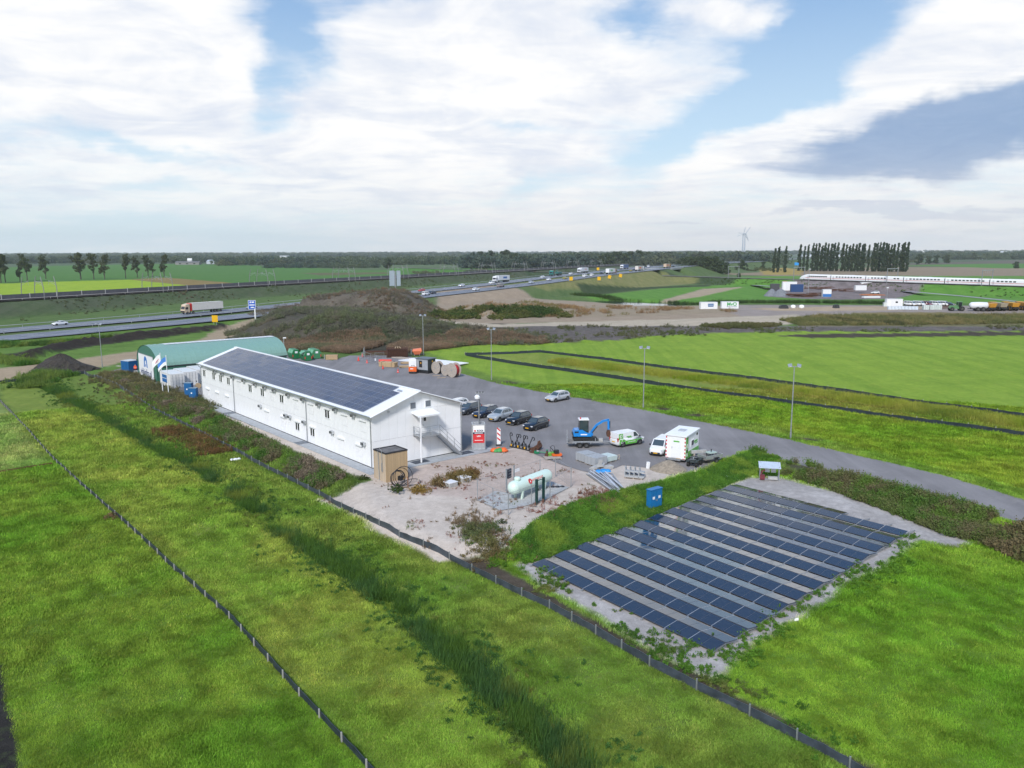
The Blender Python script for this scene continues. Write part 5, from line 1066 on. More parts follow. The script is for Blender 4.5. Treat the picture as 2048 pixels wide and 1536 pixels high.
        for k in range(2*st): MB().lathe([(.26*h*(1-(.3+.3*k))+.025, h*(.3+.3*k)), (.26*h*(1-(.45+.3*k))+.02, h*(.45+.3*k))], (0, 0, 0), 12).build('white_ring', M['white'], c)
    # crowd barriers and mesh fence
    def barrier(a, b, lab, m_=M['steel'], h=1.15):
        a, b = gp(*a), gp(*b); d = b-a; L = float(np.linalg.norm(d)); o = thing('crowd_barrier', lab, 'barrier', tuple(a), math.atan2(d[1], d[0]), 'metal barriers in the yard'); m = MB()
        m.bar((0, 0, .2), (L, 0, .2), .05); m.bar((0, 0, h), (L, 0, h), .05); [m.bar((x, 0, 0 if x in (0, L) else .2), (x, 0, h), .045 if x in (0, L) else .02) for x in list(np.linspace(0, L, max(4, int(L/.22))))]; m.build('frame', m_, o)
        for x in (.3, L-.3): MB().box((x, 0, .03), (.08, .7, .06)).build('foot', m_, o)
    barrier((723, 716), (731, 712), 'galvanised barrier at the left end of the barrier line'); barrier((731, 714), (749, 716), 'rust-brown barrier panel in front of the brown heap', M['rust']); barrier((749, 716), (768, 714), 'galvanised barrier leaning right, next to the rebar cage'); barrier((727, 708), (729, 703), 'galvanised barrier seen edge-on beside the dirt track')
    a, b = gp(730, 727), gp(762, 737); d = b-a; L = float(np.linalg.norm(d)); o = thing('mesh_fence', 'see-through steel mesh fence panels standing in the middle of the yard', 'fence', tuple(gp(730, 722)), head_from(gp(730, 722), gp(760, 731))); m = MB()
    for x in np.arange(0, L+.1, 3.4): m.bar((x, 0, 0), (x, 0, 2.0), .05)
    for z in (.1, 2.0): m.bar((0, 0, z), (L, 0, z), .04)
    [m.bar((x, 0, .1), (x, 0, 2.0), .008) for x in np.arange(0, L, .4)]; m.build('panel', M['steel'], o); MB().box((L*.68, -.03, 1.0), (.7, .02, .5)).build('notice', M['trim'], o)
    # rebar cage
    o = thing('rebar_cage', 'large rusty cylinder-like heap of reinforcement cages behind the yard', 'rebar', G0(795, 714), R(4)); m = MB(); w, d_, h = 4.7, 2.6, 2.1
    for z in np.linspace(.1, h, 8):
        for y in (-d_/2, d_/2): m.bar((-w/2, y, z), (w/2, y, z), .09)
        for x in (-w/2, w/2): m.bar((x, -d_/2, z), (x, d_/2, z), .09)
    for x in np.linspace(-w/2, w/2, 15):
        for y in (-d_/2, d_/2): m.bar((x, y, 0), (x, y, h+random.uniform(0, .25)), .06)
        m.bar((x, -d_/2, h), (x, d_/2, h), .07)
    m.build('bar_mesh', M['rust'], o); m = MB(); m.box((0, 0, h*.46), (w-.4, d_-.4, h*.9)); m.build('inner_bundle', mat('dark_rust', (.05, .026, .02), .95, 0, .4, 5), o)
    for k in range(3): MB().box((-.4+k*.5, 0, h+.12), (.16, 2.9, .1), rz=.1*k).build('timber', M['wood'], o)
    o = thing('mesh_roll', 'low rusty heap of reinforcement mesh behind the barriers', 'rebar', G0(752, 711), R(0)); m = MB()
    for z in (.2, .5, .8, 1.0): m.bar((-2.6, 0, z), (2.6, 0, z), .1); m.bar((-2.6, .8, z), (2.6, .8, z), .1)
    for x in np.linspace(-2.6, 2.6, 16): m.bar((x, 0, 0), (x, 0, 1.1), .06); m.bar((x, 0, 1.05), (x, .8, 1.05), .06)
    m.build('bar_mesh', M['rust'], o)
    o = thing('concrete_skip', 'small orange concrete skip at the grass edge behind the yard', 'skip', G0(834, 711), R(10)); m = MB(); m.loft([[(-.6, -.5, .3), (.6, -.5, .3), (.6, .5, .3), (-.6, .5, .3)], [(-1.1, -.8, 1.1), (1.1, -.8, 1.1), (1.1, .8, 1.1), (-1.1, .8, 1.1)], [(-.9, -.7, 1.5), (1.0, -.7, 1.7), (1.0, .7, 1.7), (-.9, .7, 1.5)]]); m.build('tub', mat('coral_orange', (.75, .2, .1), .5), o); m = MB(); [m.bar((x, y, 0), (x, y, .5), .1) for x in (-.6, .6) for y in (-.4, .4)]; m.build('leg_frame', M['steel'], o); MB().box((-1.35, 0, .9), (.1, .6, 1.2)).build('ladder', M['alu'], o)
    # three green domed skips
    gr = mat('skip_green', (.012, .17, .06), .45); gl_ = mat('skip_lid_green', (.16, .42, .26), .5)
    for px, py, s, lab, op in ((593, 718, 1.0, 'green domed waste skip at the left of three, partly hidden by the office roof', 0), (617, 722, .95, 'green domed waste skip in front of the other two, lid propped open', 1), (634, 718, 1.12, 'largest and palest green domed waste skip, right-hand of three', 0)):
        o = thing('waste_skip', lab, 'waste skip', G0(px, py), R(122), 'green waste skips behind the office'); L = 3.6*s; w = 1.9*s
        pr = [(-w/2*.8, .12), (w/2*.8, .12), (w/2, .75), (w/2, 1.25), (w*.28, 2.15), (-w*.28, 2.15), (-w/2, 1.25), (-w/2, .75)]
        MB().extr(pr, -.05, L, 'x').build('tub', gr if s < 1.1 else mat('skip_green_faded', (.05, .22, .10), .5), o)
        for k in range(2):
            for sg in (1, -1): c4 = [(k*L/2+.06, sg*w/2, 1.3), ((k+1)*L/2-.06, sg*w/2, 1.3), ((k+1)*L/2-.06, sg*w*.28, 2.15), (k*L/2+.06, sg*w*.28, 2.15)]; quad(MB(), c4 if sg < 0 else c4[::-1], (.03, .05), .04).build('lid', gl_, o)
        if op: quad(MB(), [(.1, w/2+.7, 1.8), (L/2, w/2+.7, 1.8), (L/2, w*.3, 2.2), (.1, w*.3, 2.2)], (.03, .03), .04).build('open_lid', gl_, o)
        MB().box((-.07, .0, 1.55), (.03, .6, .45)).build('label_plate', M['trim'], o)
        for y in (-w*.42, w*.42): MB().box((-.07, y, .75), (.03, .18, .55)).build('hatch_mark', M['red'], o)
        m = MB(); m.box((L/2, 0, .09), (L, w*.5, .16)); m.build('skid', M['dark'], o)
    o = thing('brown_crate', 'low brown wooden crate lying on the asphalt right of the green skips', 'crate', G0(664, 719), R(3)); MB().box((0, 0, .55), (2.6, 1.0, 1.05)).build('body', mat('chipboard', (.42, .30, .18), .85), o); [MB().box((0, -.51, z), (2.6, .03, .1)).build('batten', M['wood'], o) for z in (.12, .98)]; m = MB(); m.cyl((-1.65, 0, .1), (-1.65, 0, 1.1), .12); m.build('pole_base', M['alu'], o)
yard_back()
# ------------------------------------------------------------------ silt fences
def silt_fence(name, label, pts, h=.5, step=2.0, posts=True, m_=None, post_side=1, pm=None):
    P = [np.array(p[:2]) for p in pts]; r = thing(name, label, 'fence', (P[0][0], P[0][1], H1(*P[0]))); o0 = np.array([P[0][0], P[0][1], H1(*P[0])]); acc = []
    for a, b in zip(P[:-1], P[1:]):
        n = max(1, int(np.linalg.norm(b-a)/step)); acc += [a+(b-a)*k/n for k in range(n)]
    acc.append(P[-1]); post = MB().box((0, 0, h/2), (.07, .07, h+.12)).mesh('post', pm or mat('grey_post', (.40, .39, .37), .85)); rnd = random.Random(len(label))
    for a, b in zip(acc[:-1], acc[1:]):
        d = b-a; nv = np.array([-d[1], d[0]])/np.linalg.norm(d); vs = []; N = 4
        for k in range(N+1):
            q = a+d*k/N; z = H1(*q)-.06; w = rnd.uniform(-.05, .05)*(0 if k in (0, N) else 1); top = h*rnd.uniform(.86, 1.0)
            vs += [(q[0]-o0[0], q[1]-o0[1], z-o0[2]), (q[0]-o0[0]+nv[0]*w, q[1]-o0[1]+nv[1]*w, z+top*.5-o0[2]), (q[0]-o0[0]+nv[0]*w*.5, q[1]-o0[1]+nv[1]*w*.5, z+top-o0[2]), (q[0]-o0[0]+nv[0]*(w*.5+.06), q[1]-o0[1]+nv[1]*(w*.5+.06), z+top-o0[2]-.02)]
        m = MB(); m.add(vs, [(k*4+j, k*4+4+j, k*4+5+j, k*4+1+j) for k in range(N) for j in range(3)]); m.build('fabric_panel', m_ or M['net'], r)
        if posts: obj('post', post, r, (a[0]-o0[0]+nv[0]*.05*post_side, a[1]-o0[1]+nv[1]*.05*post_side, H1(*a)-o0[2]), math.atan2(d[1], d[0]))
    return r
g8 = lambda L, z=-.8: [gp(px, py, z) for px, py in L]
silt_fence('silt_fence', 'long black silt fence with pale posts along the left lawn', g8([(-60, 745), (0, 803), (60, 868), (115, 928), (245, 1043), (350, 1140), (460, 1238), (600, 1390), (735, 1538), (840, 1650)]), .5, 2.1, True, None, -1)
silt_fence('silt_fence', 'black silt fence with a pale sagging top edge below the office bank', g8([(170, 751), (235, 780), (300, 817), (400, 867), (520, 932), (640, 992), (760, 1061), (800, 1083), (900, 1122), (1100, 1217), (1300, 1330), (1500, 1432), (1700, 1540), (1850, 1625)]), .66, 2.4, True, mat('grey_geotextile', (.055, .068, .088), .45, 0, .4, 1.0, .2), -1, M['steel'])
silt_fence('silt_fence', 'short dark fence closing the far end of the ditch strip', g8([(92, 759), (130, 753), (170, 750.5)]), .7, 2.2)
silt_fence('silt_fence', 'short dark fence beside the pale puddle at the left edge', g8([(-60, 774), (0, 768), (55, 763)]), .6, 2.2)
silt_fence('silt_fence', 'black silt fence in the bright field nearest the yard, starting at a pointed corner', g8([(1000, 725), (932, 714), (1000, 724), (1150, 745), (1400, 783), (1650, 818), (2048, 874), (2400, 925)][1:], -.3), .8, 3.0)
silt_fence('silt_fence', 'black silt fence in the bright field on the far side of the tall grass strip', g8([(930, 713), (1000, 711), (1082, 708), (1200, 720), (1500, 757), (1800, 800), (2048, 834), (2400, 885)], -.3), .7, 3.2)
def board_edge():
    a, b = gp(-120, 965, -.8), gp(106, 929, -.8); d = b-a; L = float(np.linalg.norm(d)); r = thing('board_edging', 'low rusty brown board edging crossing the lawn at the left edge', 'edging', tuple(a), math.atan2(d[1], d[0])); n = int(L/1.5)
    me = MB().box((0, 0, .12), (1.46, .05, .3)).mesh('board', mat('rust_brown_board', (.15, .06, .035), .9, 0, .3, 3))
    for k in range(n): obj('board', me, r, ((k+.5)*L/n, 0, 0), random.uniform(-.02, .02))
board_edge()
o = sheet('puddle', PX([(22, 757), (50, 754), (52, 757), (40, 760), (20, 760)], -.55), -.6, mat('pale_water', (.35, .38, .4), .05, 0, .1, 1), 1, .1)

# ------------------------------------------------------------------ arched shed, containers, flags
def arch_shed():
    p = gp(317, 765); r = thing('arched_shed', 'green arched metal shed with a white company banner on its front', 'shed', tuple(p), TH); L, Wd, hs, H = 25.5, 13.6, 2.9, 6.3
    g = mat('shed_green', (.20, .35, .30), .5, 0, .06); dg = mat('shed_dark_green', (.05, .17, .12), .5, 0, .08)
    arc = [(Wd/2+Wd/2*math.cos(t)*1.0, hs+(H-hs)*math.sin(t)**.92) for t in np.linspace(0, PI, 19)]
    MB().extr([(0, 0)]+[(q[0], q[1]) for q in reversed(arc)]+[(Wd, 0)], .08, L-.08, 'x').build('wall', dg, r)
    n = 24; sw = L/n
    for k in range(n):
        m = MB(); a = [[(x, Wd/2+(q[0]-Wd/2)*1.012, hs+(q[1]-hs)*1.02+.02+dz) for q in arc] for x, dz in ((k*sw, 0), (k*sw+sw-.05, 0))]
        m.loft(a, caps=False, closed=False)
        for x in (k*sw+sw-.05,): b1 = [(x+.03, Wd/2+(q[0]-Wd/2)*1.018, hs+(q[1]-hs)*1.035+.03) for q in arc]; b2 = [(x+.06, Wd/2+(q[0]-Wd/2)*1.012, hs+(q[1]-hs)*1.02+.02) for q in arc]; m.loft([a[1], b1, b2], caps=False, closed=False)
        m.build('roof_sheet', g, r)
        if k >= 3: m = MB(); i0, i1 = 8, 10; m.loft([[(x, Wd/2+(q[0]-Wd/2)*1.02, hs+(q[1]-hs)*1.03+.05) for q in arc[i0:i1+1]] for x in (k*sw+.02, k*sw+sw-.03)], caps=False, closed=False); m.build('roof_light', mat('translucent_sheet', (.7, .72, .74), .4), r)
    for y in (-.05, Wd+.05): MB().box((L/2, y, hs), (L+.2, .16, .2)).build('gutter', M['dark'], r)
    bn = MB().box((-.06, Wd*.53, 2.35), (.1, 9.4, 4.3)).build('banner', mat('banner_white', (.80, .81, .83), .5, 0, .02), r)
    for z in (.18, 4.52): MB().box((-.06, Wd*.53, z), (.12, 9.5, .06)).build('banner_rail', M['steel'], bn)
    bl = mat('logo_blue', (.02, .17, .52), .5); nv = mat('logo_navy', (.02, .05, .16), .5)
    t = text('vhbinfra.nl', 'lettering', 1.75, bn, (-.125, Wd*.53, 1.05), (PI/2, 0, -PI/2), nv, .005, bold=.02)
    m = MB(); n_ = 14; out = [(1.05*math.cos(a), .9+1.25*math.sin(a)) for a in np.linspace(0, PI, n_)]; inn = [(.5*math.cos(a), .75+.6*math.sin(a)) for a in np.linspace(PI, 0, n_)]
    ring = [(1.25, 0)]+out+[(-1.25, 0), (-.72, 0)]+inn+[(.72, 0)]; m.extr([(Wd*.53+x, 2.1+z) for x, z in ring], -.125, -.112, 'x'); m.build('emblem', bl, bn)
    m = MB(); m.extr([(Wd*.53-.35, 2.25), (Wd*.53+.35, 2.25), (Wd*.53+.1, 2.75), (Wd*.53-.1, 2.75)], -.125, -.112, 'x'); m.build('emblem', bl, bn)
    MB().box((-.06, .7, 1.2), (.08, 1.0, 2.3)).build('door', dg, r)
    sheet('shed_apron', PX([(250, 747), (283, 747), (325, 768), (336, 790), (322, 789), (280, 763)], .02), .03, mat('apron_slab', (.2, .21, .22), .9, 0, .2, 1), 2, .1)
arch_shed()
def container(label, p, th, col, L=6.06, Wd=2.44, H=2.6, group=None, name='shipping_container', sign=False, doors=True):
    r = thing(name, label, 'container', tuple(p), th, group); m_ = mat('container_%d' % len(_mats), col, .45, 0, .06, 1)
    # x across the door end, y along the length; corrugated sides
    MB().box((Wd/2, L/2, H/2+.05), (Wd-.1, L-.1, H-.15)).build('core', m_, r); n = int(L/.28)
    for x in (.03, Wd-.03): m = MB(); [m.box((x, (k+.5)*L/n, H/2+.05), (.05, L/n*.55, H-.35)) for k in range(n)]; m.build('corrugated_side', m_, r)
    m = MB()
    for x in (.07, Wd-.07):
        for y in (.07, L-.07): m.box((x, y, H/2+.02), (.16, .16, H))
        for z in (.12, H-.04): m.box((x, L/2, z), (.14, L-.3, .14))
    for y in (.07, L-.07):
        for z in (.12, H-.04): m.box((Wd/2, y, z), (Wd-.3, .14, .14))
    m.build('frame', m_, r); MB().box((Wd/2, L/2, H+.0), (Wd-.2, L-.2, .04)).build('roof', m_, r)
    if doors:
        for s in (-1, 1):
            d = MB().box((Wd/2+s*.54, .0, H/2+.03), (1.04, .05, H-.32)).build('door', m_, r); m = MB(); [m.cyl((Wd/2+s*x, -.05, .2), (Wd/2+s*x, -.05, H-.15), .022, None, 6) for x in (.25, .8)]; m.build('lock_bar', M['steel'], d)
        m = MB(); [m.box((Wd/2, -.03, z), (Wd-.35, .012, .02)) for z in (.8, 1.35, 1.9)]; m.build('door_seam', mat('seam_grey', (.45, .46, .48), .6), r)
        MB().box((Wd*.86, -.045, .75), (.16, .03, .2)).build('lock_box', M['dark'], r)
    if sign: s_ = MB().box((-.03, L*.55, 1.55), (.03, 2.6, 1.35)).build('sign', mat('sign_blue', (.015, .14, .40), .4), r); MB().box((-.055, L*.55, 1.6), (.02, 2.5, .1)).build('white_line', M['trim'], s_)
    return r
q0 = gp(342, 778); cw = mat('x', (.7, .7, .68))
for k, (dx, dy, lab) in enumerate(((0, 0, 'white shipping container with a blue sign on its side, behind the flags'), (2.75, 1.2, 'white shipping container between the signed one and the office, brown reel at its door'), (5.6, 2.6, 'white shipping container mostly hidden behind the office corner'))):
    container(lab, q0+UX*dx+UY*dy, TH, (.74, .74, .73), sign=(k == 0), group='white shipping containers by the arched shed')
def left_bits():
    o = thing('cable_reel', 'small brown wooden reel at the door of the middle white container', 'reel', tuple(gp(397, 776)), TH)
    for s in (-1, 1): MB().lathe([(.05, -.03), (.45, -.03), (.45, .03), (.05, .03)], (0, s*.25, .45), 16, 'y').build('flange', M['wood'], o)
    MB().lathe([(.2, -.24), (.2, .24)], (0, 0, .45), 12, 'y').build('core', M['oldwood'], o)
    for px, py, h, w, lab in ((379, 796, 2.5, 1.25, 'taller blue electrical cabinet on legs at the office corner'), (388, 800, 1.95, 1.25, 'shorter blue electrical cabinet in front of the taller one, white label')):
        o = thing('electrical_cabinet', lab, 'cabinet', tuple(gp(px, py)), R(-6), 'blue cabinets at the office corner'); MB().box((0, 0, h/2+.25), (w, .7, h-.35)).build('body', M['blue'], o); MB().box((0, 0, h+.08), (w+.06, .76, .05)).build('roof', mat('cab_top', (.2, .3, .38), .4), o); MB().box((0, -.36, h/2+.25), (w-.12, .03, h-.5)).build('door', M['blue'], o); MB().box((-.15, -.385, h*.62), (.22, .015, .22)).build('label_plate', M['trim'], o)
        m = MB(); [m.bar((x, y, 0), (x, y, .3), .1) for x in (-w*.4, w*.4) for y in (-.25, .25)]; m.build('leg_frame', M['dark'], o)
    o = thing('blue_container', 'dark blue site container with a pale roof left of the arched shed', 'container', tuple(gp(261, 745)), R(-32)); MB().box((0, 0, 1.25), (2.6, 2.2, 2.4)).build('body', M['blue'], o); MB().box((0, 0, 2.5), (2.64, 2.24, .08)).build('roof', mat('pale_roof', (.5, .56, .6), .4), o); [MB().box((-1.0+.5*k, -1.11, 1.25), (.3, .04, 2.2)).build('rib', M['blue'], o) for k in range(5)]; MB().box((.2, -1.16, .5), (1.1, .1, .14)).build('step', M['steel'], o)
    o = thing('white_crate', 'low white crate on the ground at the left foot of the arched shed', 'crate', tuple(gp(273.5, 747.5)), R(-30)); MB().box((0, 0, .28), (1.1, .6, .56)).build('body', M['white'], o); MB().box((0, 0, .58), (1.16, .66, .05)).build('lid', M['trim'], o)
    for px, py, top, col, lab, hoist in ((326, 787, 6.9, 'w', 'white flag with faint red lettering on the left-hand white pole', .0), (337.6, 790.5, 6.7, 'b', 'blue and white flag on the right-hand white pole', .3)):
        o = thing('flagpole', lab.replace('flag with', 'flag and pole with') if 0 else ('white flagpole carrying the white flag, left of two' if col == 'w' else 'white flagpole carrying the blue flag, right of two'), 'flagpole', tuple(gp(px, py)), 0, 'flagpoles by the containers'); MB().cyl((0, 0, -.3), (0, 0, top), .085, .05, 10).build('pole', M['trim'], o); MB().lathe([(.02, 0), (.08, .04), (.08, .12), (.02, .16)], (0, 0, top), 8).build('finial', M['trim'], o); MB().cyl((0, 0, 0), (0, 0, .5), .12, None, 8).build('foot', M['steel'], o)
        f = thing('flag', lab, 'flag', tuple(gp(px, py)+np.array([0, 0, top])), R(172), 'flags by the containers'); nx, nz = 10, 8; wd, hh = 2.1, 1.35; drop = .62
        vs = [(wd*u*.72, .16*math.sin(u*7+v*2)*u, -.15-hh*v-drop*wd*u*u*.9-.1*u) for v in np.linspace(0, 1, nz) for u in np.linspace(0, 1, nx)]
        m = MB(); half = nz//2
        for j in range(nz-1):
            m.cur = 1 if (col == 'b' and j > 3) else 0
            for i in range(nx-1): m.f.append([j*nx+i, j*nx+i+1, (j+1)*nx+i+1, (j+1)*nx+i]); m.mi.append(m.cur)
        m.v = vs; m.build('cloth', [M['trim'], M['trim']] if col == 'w' else [mat('flag_blue', (.06, .22, .62), .7), M['trim']], f, True)
        if col == 'w': m = MB(); [m.box((.35+.16*k, .10*math.sin(k), -.95-.18*k), (.1, .12, .14)) for k in range(6)]; m.build('lettering', mat('flag_red', (.6, .06, .1), .6), f)
    # person in orange work wear
    p = gp(271.5, 746.5); o = thing('person', 'person in orange hi-vis work jacket and dark trousers standing by the blue container', 'person', tuple(p), R(20))
    V = [(0, 0, .95), (0, 0, 1.2), (0, 0, 1.45), (0, 0, 1.55), (0, -.03, 1.68), (.21, 0, 1.42), (.27, -.05, 1.15), (.25, -.2, .95), (-.21, 0, 1.42), (-.27, -.03, 1.15), (-.25, -.16, .93), (.1, 0, .88), (.12, -.02, .5), (.12, .02, .08), (.12, -.12, .04), (-.1, 0, .88), (-.12, .03, .5), (-.13, .05, .08), (-.13, -.09, .04), (0, -.03, 1.78)]
    E = [(0, 1), (1, 2), (2, 3), (3, 4), (2, 5), (5, 6), (6, 7), (2, 8), (8, 9), (9, 10), (0, 11), (11, 12), (12, 13), (13, 14), (0, 15), (15, 16), (16, 17), (17, 18), (4, 19)]
    rad = [.16, .17, .17, .07, .1, .085, .065, .045, .085, .065, .045, .11, .085, .06, .05, .11, .085, .06, .05, .08]
    me = bpy.data.meshes.new('body'); me.from_pydata(V, E, []); b = obj('body', me, o); sk = b.modifiers.new('skin', 'SKIN'); b.modifiers.new('sub', 'SUBSURF').levels = 1
    for k, rr in enumerate(rad): me.skin_vertices[0].data[k].radius = (rr, rr*.8)
    me.skin_vertices[0].data[0].use_root = True
    mm = bpy.data.materials.new('work_wear'); mm.use_nodes = True; T = NT(mm.node_tree); z = T.n('ShaderNodeSeparateXYZ', {0: T.n('ShaderNodeTexCoord').outputs['Object']}).outputs[2]
    c = T.mix(T.m('GREATER_THAN', z, .88), (.012, .014, .03), (.85, .10, .02)); c = T.mix(T.m('GREATER_THAN', z, 1.54), c, (.5, .3, .22)); c = T.mix(T.m('GREATER_THAN', z, 1.74), c, (.8, .5, .05)); c = T.mix(T.m('MULTIPLY', T.m('GREATER_THAN', z, 1.12), T.m('LESS_THAN', z, 1.18)), c, (.7, .7, .6))
    bs = T.n('ShaderNodeBsdfPrincipled', {'Base Color': c, 'Roughness': .8}); oo = T.n('ShaderNodeOutputMaterial'); T.t.links.new(bs.outputs[0], oo.inputs[0]); me.materials.append(mm)
    # heap of dark earth
    p = gp(124, 737); n = 34; rings = []
    o = thing('soil_heap', 'cone-shaped heap of dark earth beside the sandy track', 'soil heap', tuple(p)); m = MB()
    for j, (rr, zz) in enumerate(((6.2, -.3), (5.2, .15), (4.2, .7), (3.3, 1.25), (2.4, 1.9), (1.5, 2.5), (.8, 2.9), (.25, 3.1))): rings.append([((rr*(1+.16*math.sin(3*a+j)+random.uniform(-.09, .09)))*math.cos(a)*1.1, rr*(1+random.uniform(-.1, .1))*math.sin(a), zz+random.uniform(-.12, .12)) for a in np.linspace(0, 2*PI, n, False)])
    m.loft(rings); m.build('heap', mat('dark_earth', (.045, .037, .03), .95, 0, .5, 2.5, .8), o)
left_bits()

# ------------------------------------------------------------------ motorway
def resample(pts, step):
    P = np.asarray(pts, float); out = []
    for a, b in zip(P[:-1], P[1:]):
        n = max(1, int(np.linalg.norm((b-a)[:2])/step)); out += [a+(b-a)*k/n for k in range(n)]
    out.append(P[-1]); out = np.array(out)
    for _ in range(12): out[1:-1] = out[1:-1]*.5+(out[:-2]+out[2:])*.25
    return out
MWP = resample(MW, 12); HSP = resample(HS, 12); TRP = resample(TR, 10); TRP0 = resample(TR0, 12)
def frame(P):
    t = np.gradient(P[:, :2], axis=0); t /= np.linalg.norm(t, axis=1)[:, None]; return t, np.stack([t[:, 1], -t[:, 0]], 1)   # right-hand normal
def ribbon(name, P, a, b, dz, m, kind='structure', dash=None):
    t, n = frame(P); mb = MB()
    L = [(*(P[i, :2]+n[i]*a), P[i, 2]+dz) for i in range(len(P))]; Rr = [(*(P[i, :2]+n[i]*b), P[i, 2]+dz) for i in range(len(P))]
    k = len(P); mb.add(L+Rr, [(i, k+i, k+i+1, i+1) for i in range(k-1) if not dash or i % dash == 0])
    me = mb.mesh(name, m); o = obj(name, me); o['kind'] = kind
    if sum(p.normal.z for p in me.polygons) < 0: me.flip_normals()
    return o
LINE = mat('road_line', (.72, .72, .70), .7)
for a, b in ((4.5, 19), (-19, -4.5)): ribbon('motorway', MWP, a, b, -.02, AS_MW)
for a in (5.3, 15.2, -5.3, -15.2, ): ribbon('lane_marking', MWP, a-.12, a+.12, .02, LINE)
MWF = resample(MW, 4.5)
for a in (8.6, 11.9, -8.6, -11.9): ribbon('lane_marking', MWF, a-.12, a+.12, .02, LINE, dash=3)
def rail_thing(name, label, P, off, m_, h=.75, posts=8):
    t, n = frame(P); r = thing(name, label, 'guard rail', tuple(P[0])); o0 = P[0]; mb = MB(); q = [(*(P[i, :2]+n[i]*off-o0[:2]), P[i, 2]-o0[2]) for i in range(len(P))]
    for a, b in zip(q[:-1], q[1:]): mb.bar((a[0], a[1], a[2]+h), (b[0], b[1], b[2]+h), .3, .12)
    mb.build('beam', m_, r); mb = MB(); [mb.bar((a[0], a[1], a[2]-.3), (a[0], a[1], a[2]+h), .1) for a in q]; o = mb.build('post_row', m_, r); o['kind'] = 'stuff'
RL = mat('rail_steel', (.5, .52, .54), .4, .3)
rail_thing('guard_rail', 'grey steel guard rail on the far side of the motorway', MWP[6:], -20, RL); rail_thing('guard_rail', 'grey steel guard rail in the middle of the motorway', MWP[6:], -3.5, RL); rail_thing('guard_rail', 'grey steel guard rail on the near side of the motorway, behind the mounds', MWP[40:], 20, RL)
def bridge():
    i = int(np.argmin(np.abs(np.cumsum(np.r_[0, np.linalg.norm(np.diff(MWP[:, :2], axis=0), axis=1)])-BRS))); p = MWP[i]; t, n = frame(MWP); th = math.atan2(t[i][1], t[i][0])
    r = thing('motorway_bridge', 'concrete motorway bridge over a side road, dark opening below', 'bridge', (p[0], p[1], p[2]), th)
    MB().box((0, 0, -.75), (44, 42, 1.1)).build('deck', M['concrete'], r)
    for s in (-1, 1):
        MB().box((0, s*21, .1), (46, .3, .9)).build('parapet', M['concrete'], r); MB().box((s*18.5, 0, -5), (2.5, 41, 8)).build('abutment', M['concrete'], r)
    for y in (-15, -5, 5, 15): MB().cyl((0, y, -9.5), (0, y, -1.2), .6, None, 10).build('pillar', M['concrete'], r)
bridge()
_t, _n = frame(MWP)
def mwpos(px, off):
    best = None
    Q = np.c_[MWP[:, :2]+_n*off, MWP[:, 2]]; xs = np.array([proj(q)[0] if q[1] > 30 else -9e9 for q in Q])
    for i in range(len(Q)-1):
        if (xs[i]-px)*(xs[i+1]-px) <= 0 and Q[i][1] > 100 and Q[i][1] < 1300: f = (px-xs[i])/(xs[i+1]-xs[i]+1e-9); p = Q[i]+(Q[i+1]-Q[i])*f; return p, math.atan2(*(_t[i][::-1]))
    return Q[-1], 0
WH = (.75, .76, .78)
def mcar(px, off, col, kind, lab):
    p, th = mwpos(px, off); return car(lab, col, p, th+(PI if off < 0 else 0), kind, 'traffic on the motorway', False)
for a in ((119, -13.5, WH, 'sedan', 'white saloon on the far carriageway at the left edge, alone'), (503, -9.5, (.2, .23, .27), 'estate', 'dark silver car partly behind the blue motorway sign'), (923, -13.5, (.7, .72, .76), 'hatch', 'silver white car on the far carriageway, left of the first white lorry'), (983, -9.5, WH, 'van', 'white van running beside the first white lorry'),
          (1085, -9, WH, 'hatch', 'white car on the far carriageway, left of the green tipper lorry'), (1141, -9.5, WH, 'hatch', 'white car between the green tipper and the second white lorry'), (843, -9, (.45, .03, .03), 'hatch', 'red car at the end of the mound on the motorway'), (1275, -9, WH, 'van', 'white van behind the blue container lorry'), (1297, -13.5, WH, 'bus', 'white minibus on the far carriageway close to the bridge'),
          (852, 10, WH, 'van', 'white van just right of the mound, tail lights facing us'), (865, 7, (.02, .03, .06), 'suv', 'dark car beside the white van at the end of the mound'), (952, 13.5, WH, 'suv', 'white car on the near carriageway, below the first white lorry'), (1001, 10, (.25, .2, .19), 'bus', 'brown minibus on the near carriageway below the first white lorry'), (1063, 10, (.45, .5, .56), 'estate', 'grey-blue estate car on the near carriageway'),
          (1098, 7, WH, 'hatch', 'white car on the near carriageway below the green tipper'), (1130, 10, (.35, .3, .05), 'hatch', 'yellow and dark hatchback on the near carriageway'), (1170, 13, WH, 'bus', 'white van in front of the second white lorry'), (1184, 13, WH, 'van', 'second white van right behind its twin'), (1204, 7, (.02, .02, .025), 'hatch', 'black car alone between the two white lorries'), (1262, 10, (.3, .24, .03), 'hatch', 'small yellow car ahead of the rear-facing white lorry'), (1347, 10, (.03, .03, .03), 'suv', 'dark car crossing the motorway bridge')):
    mcar(*a)
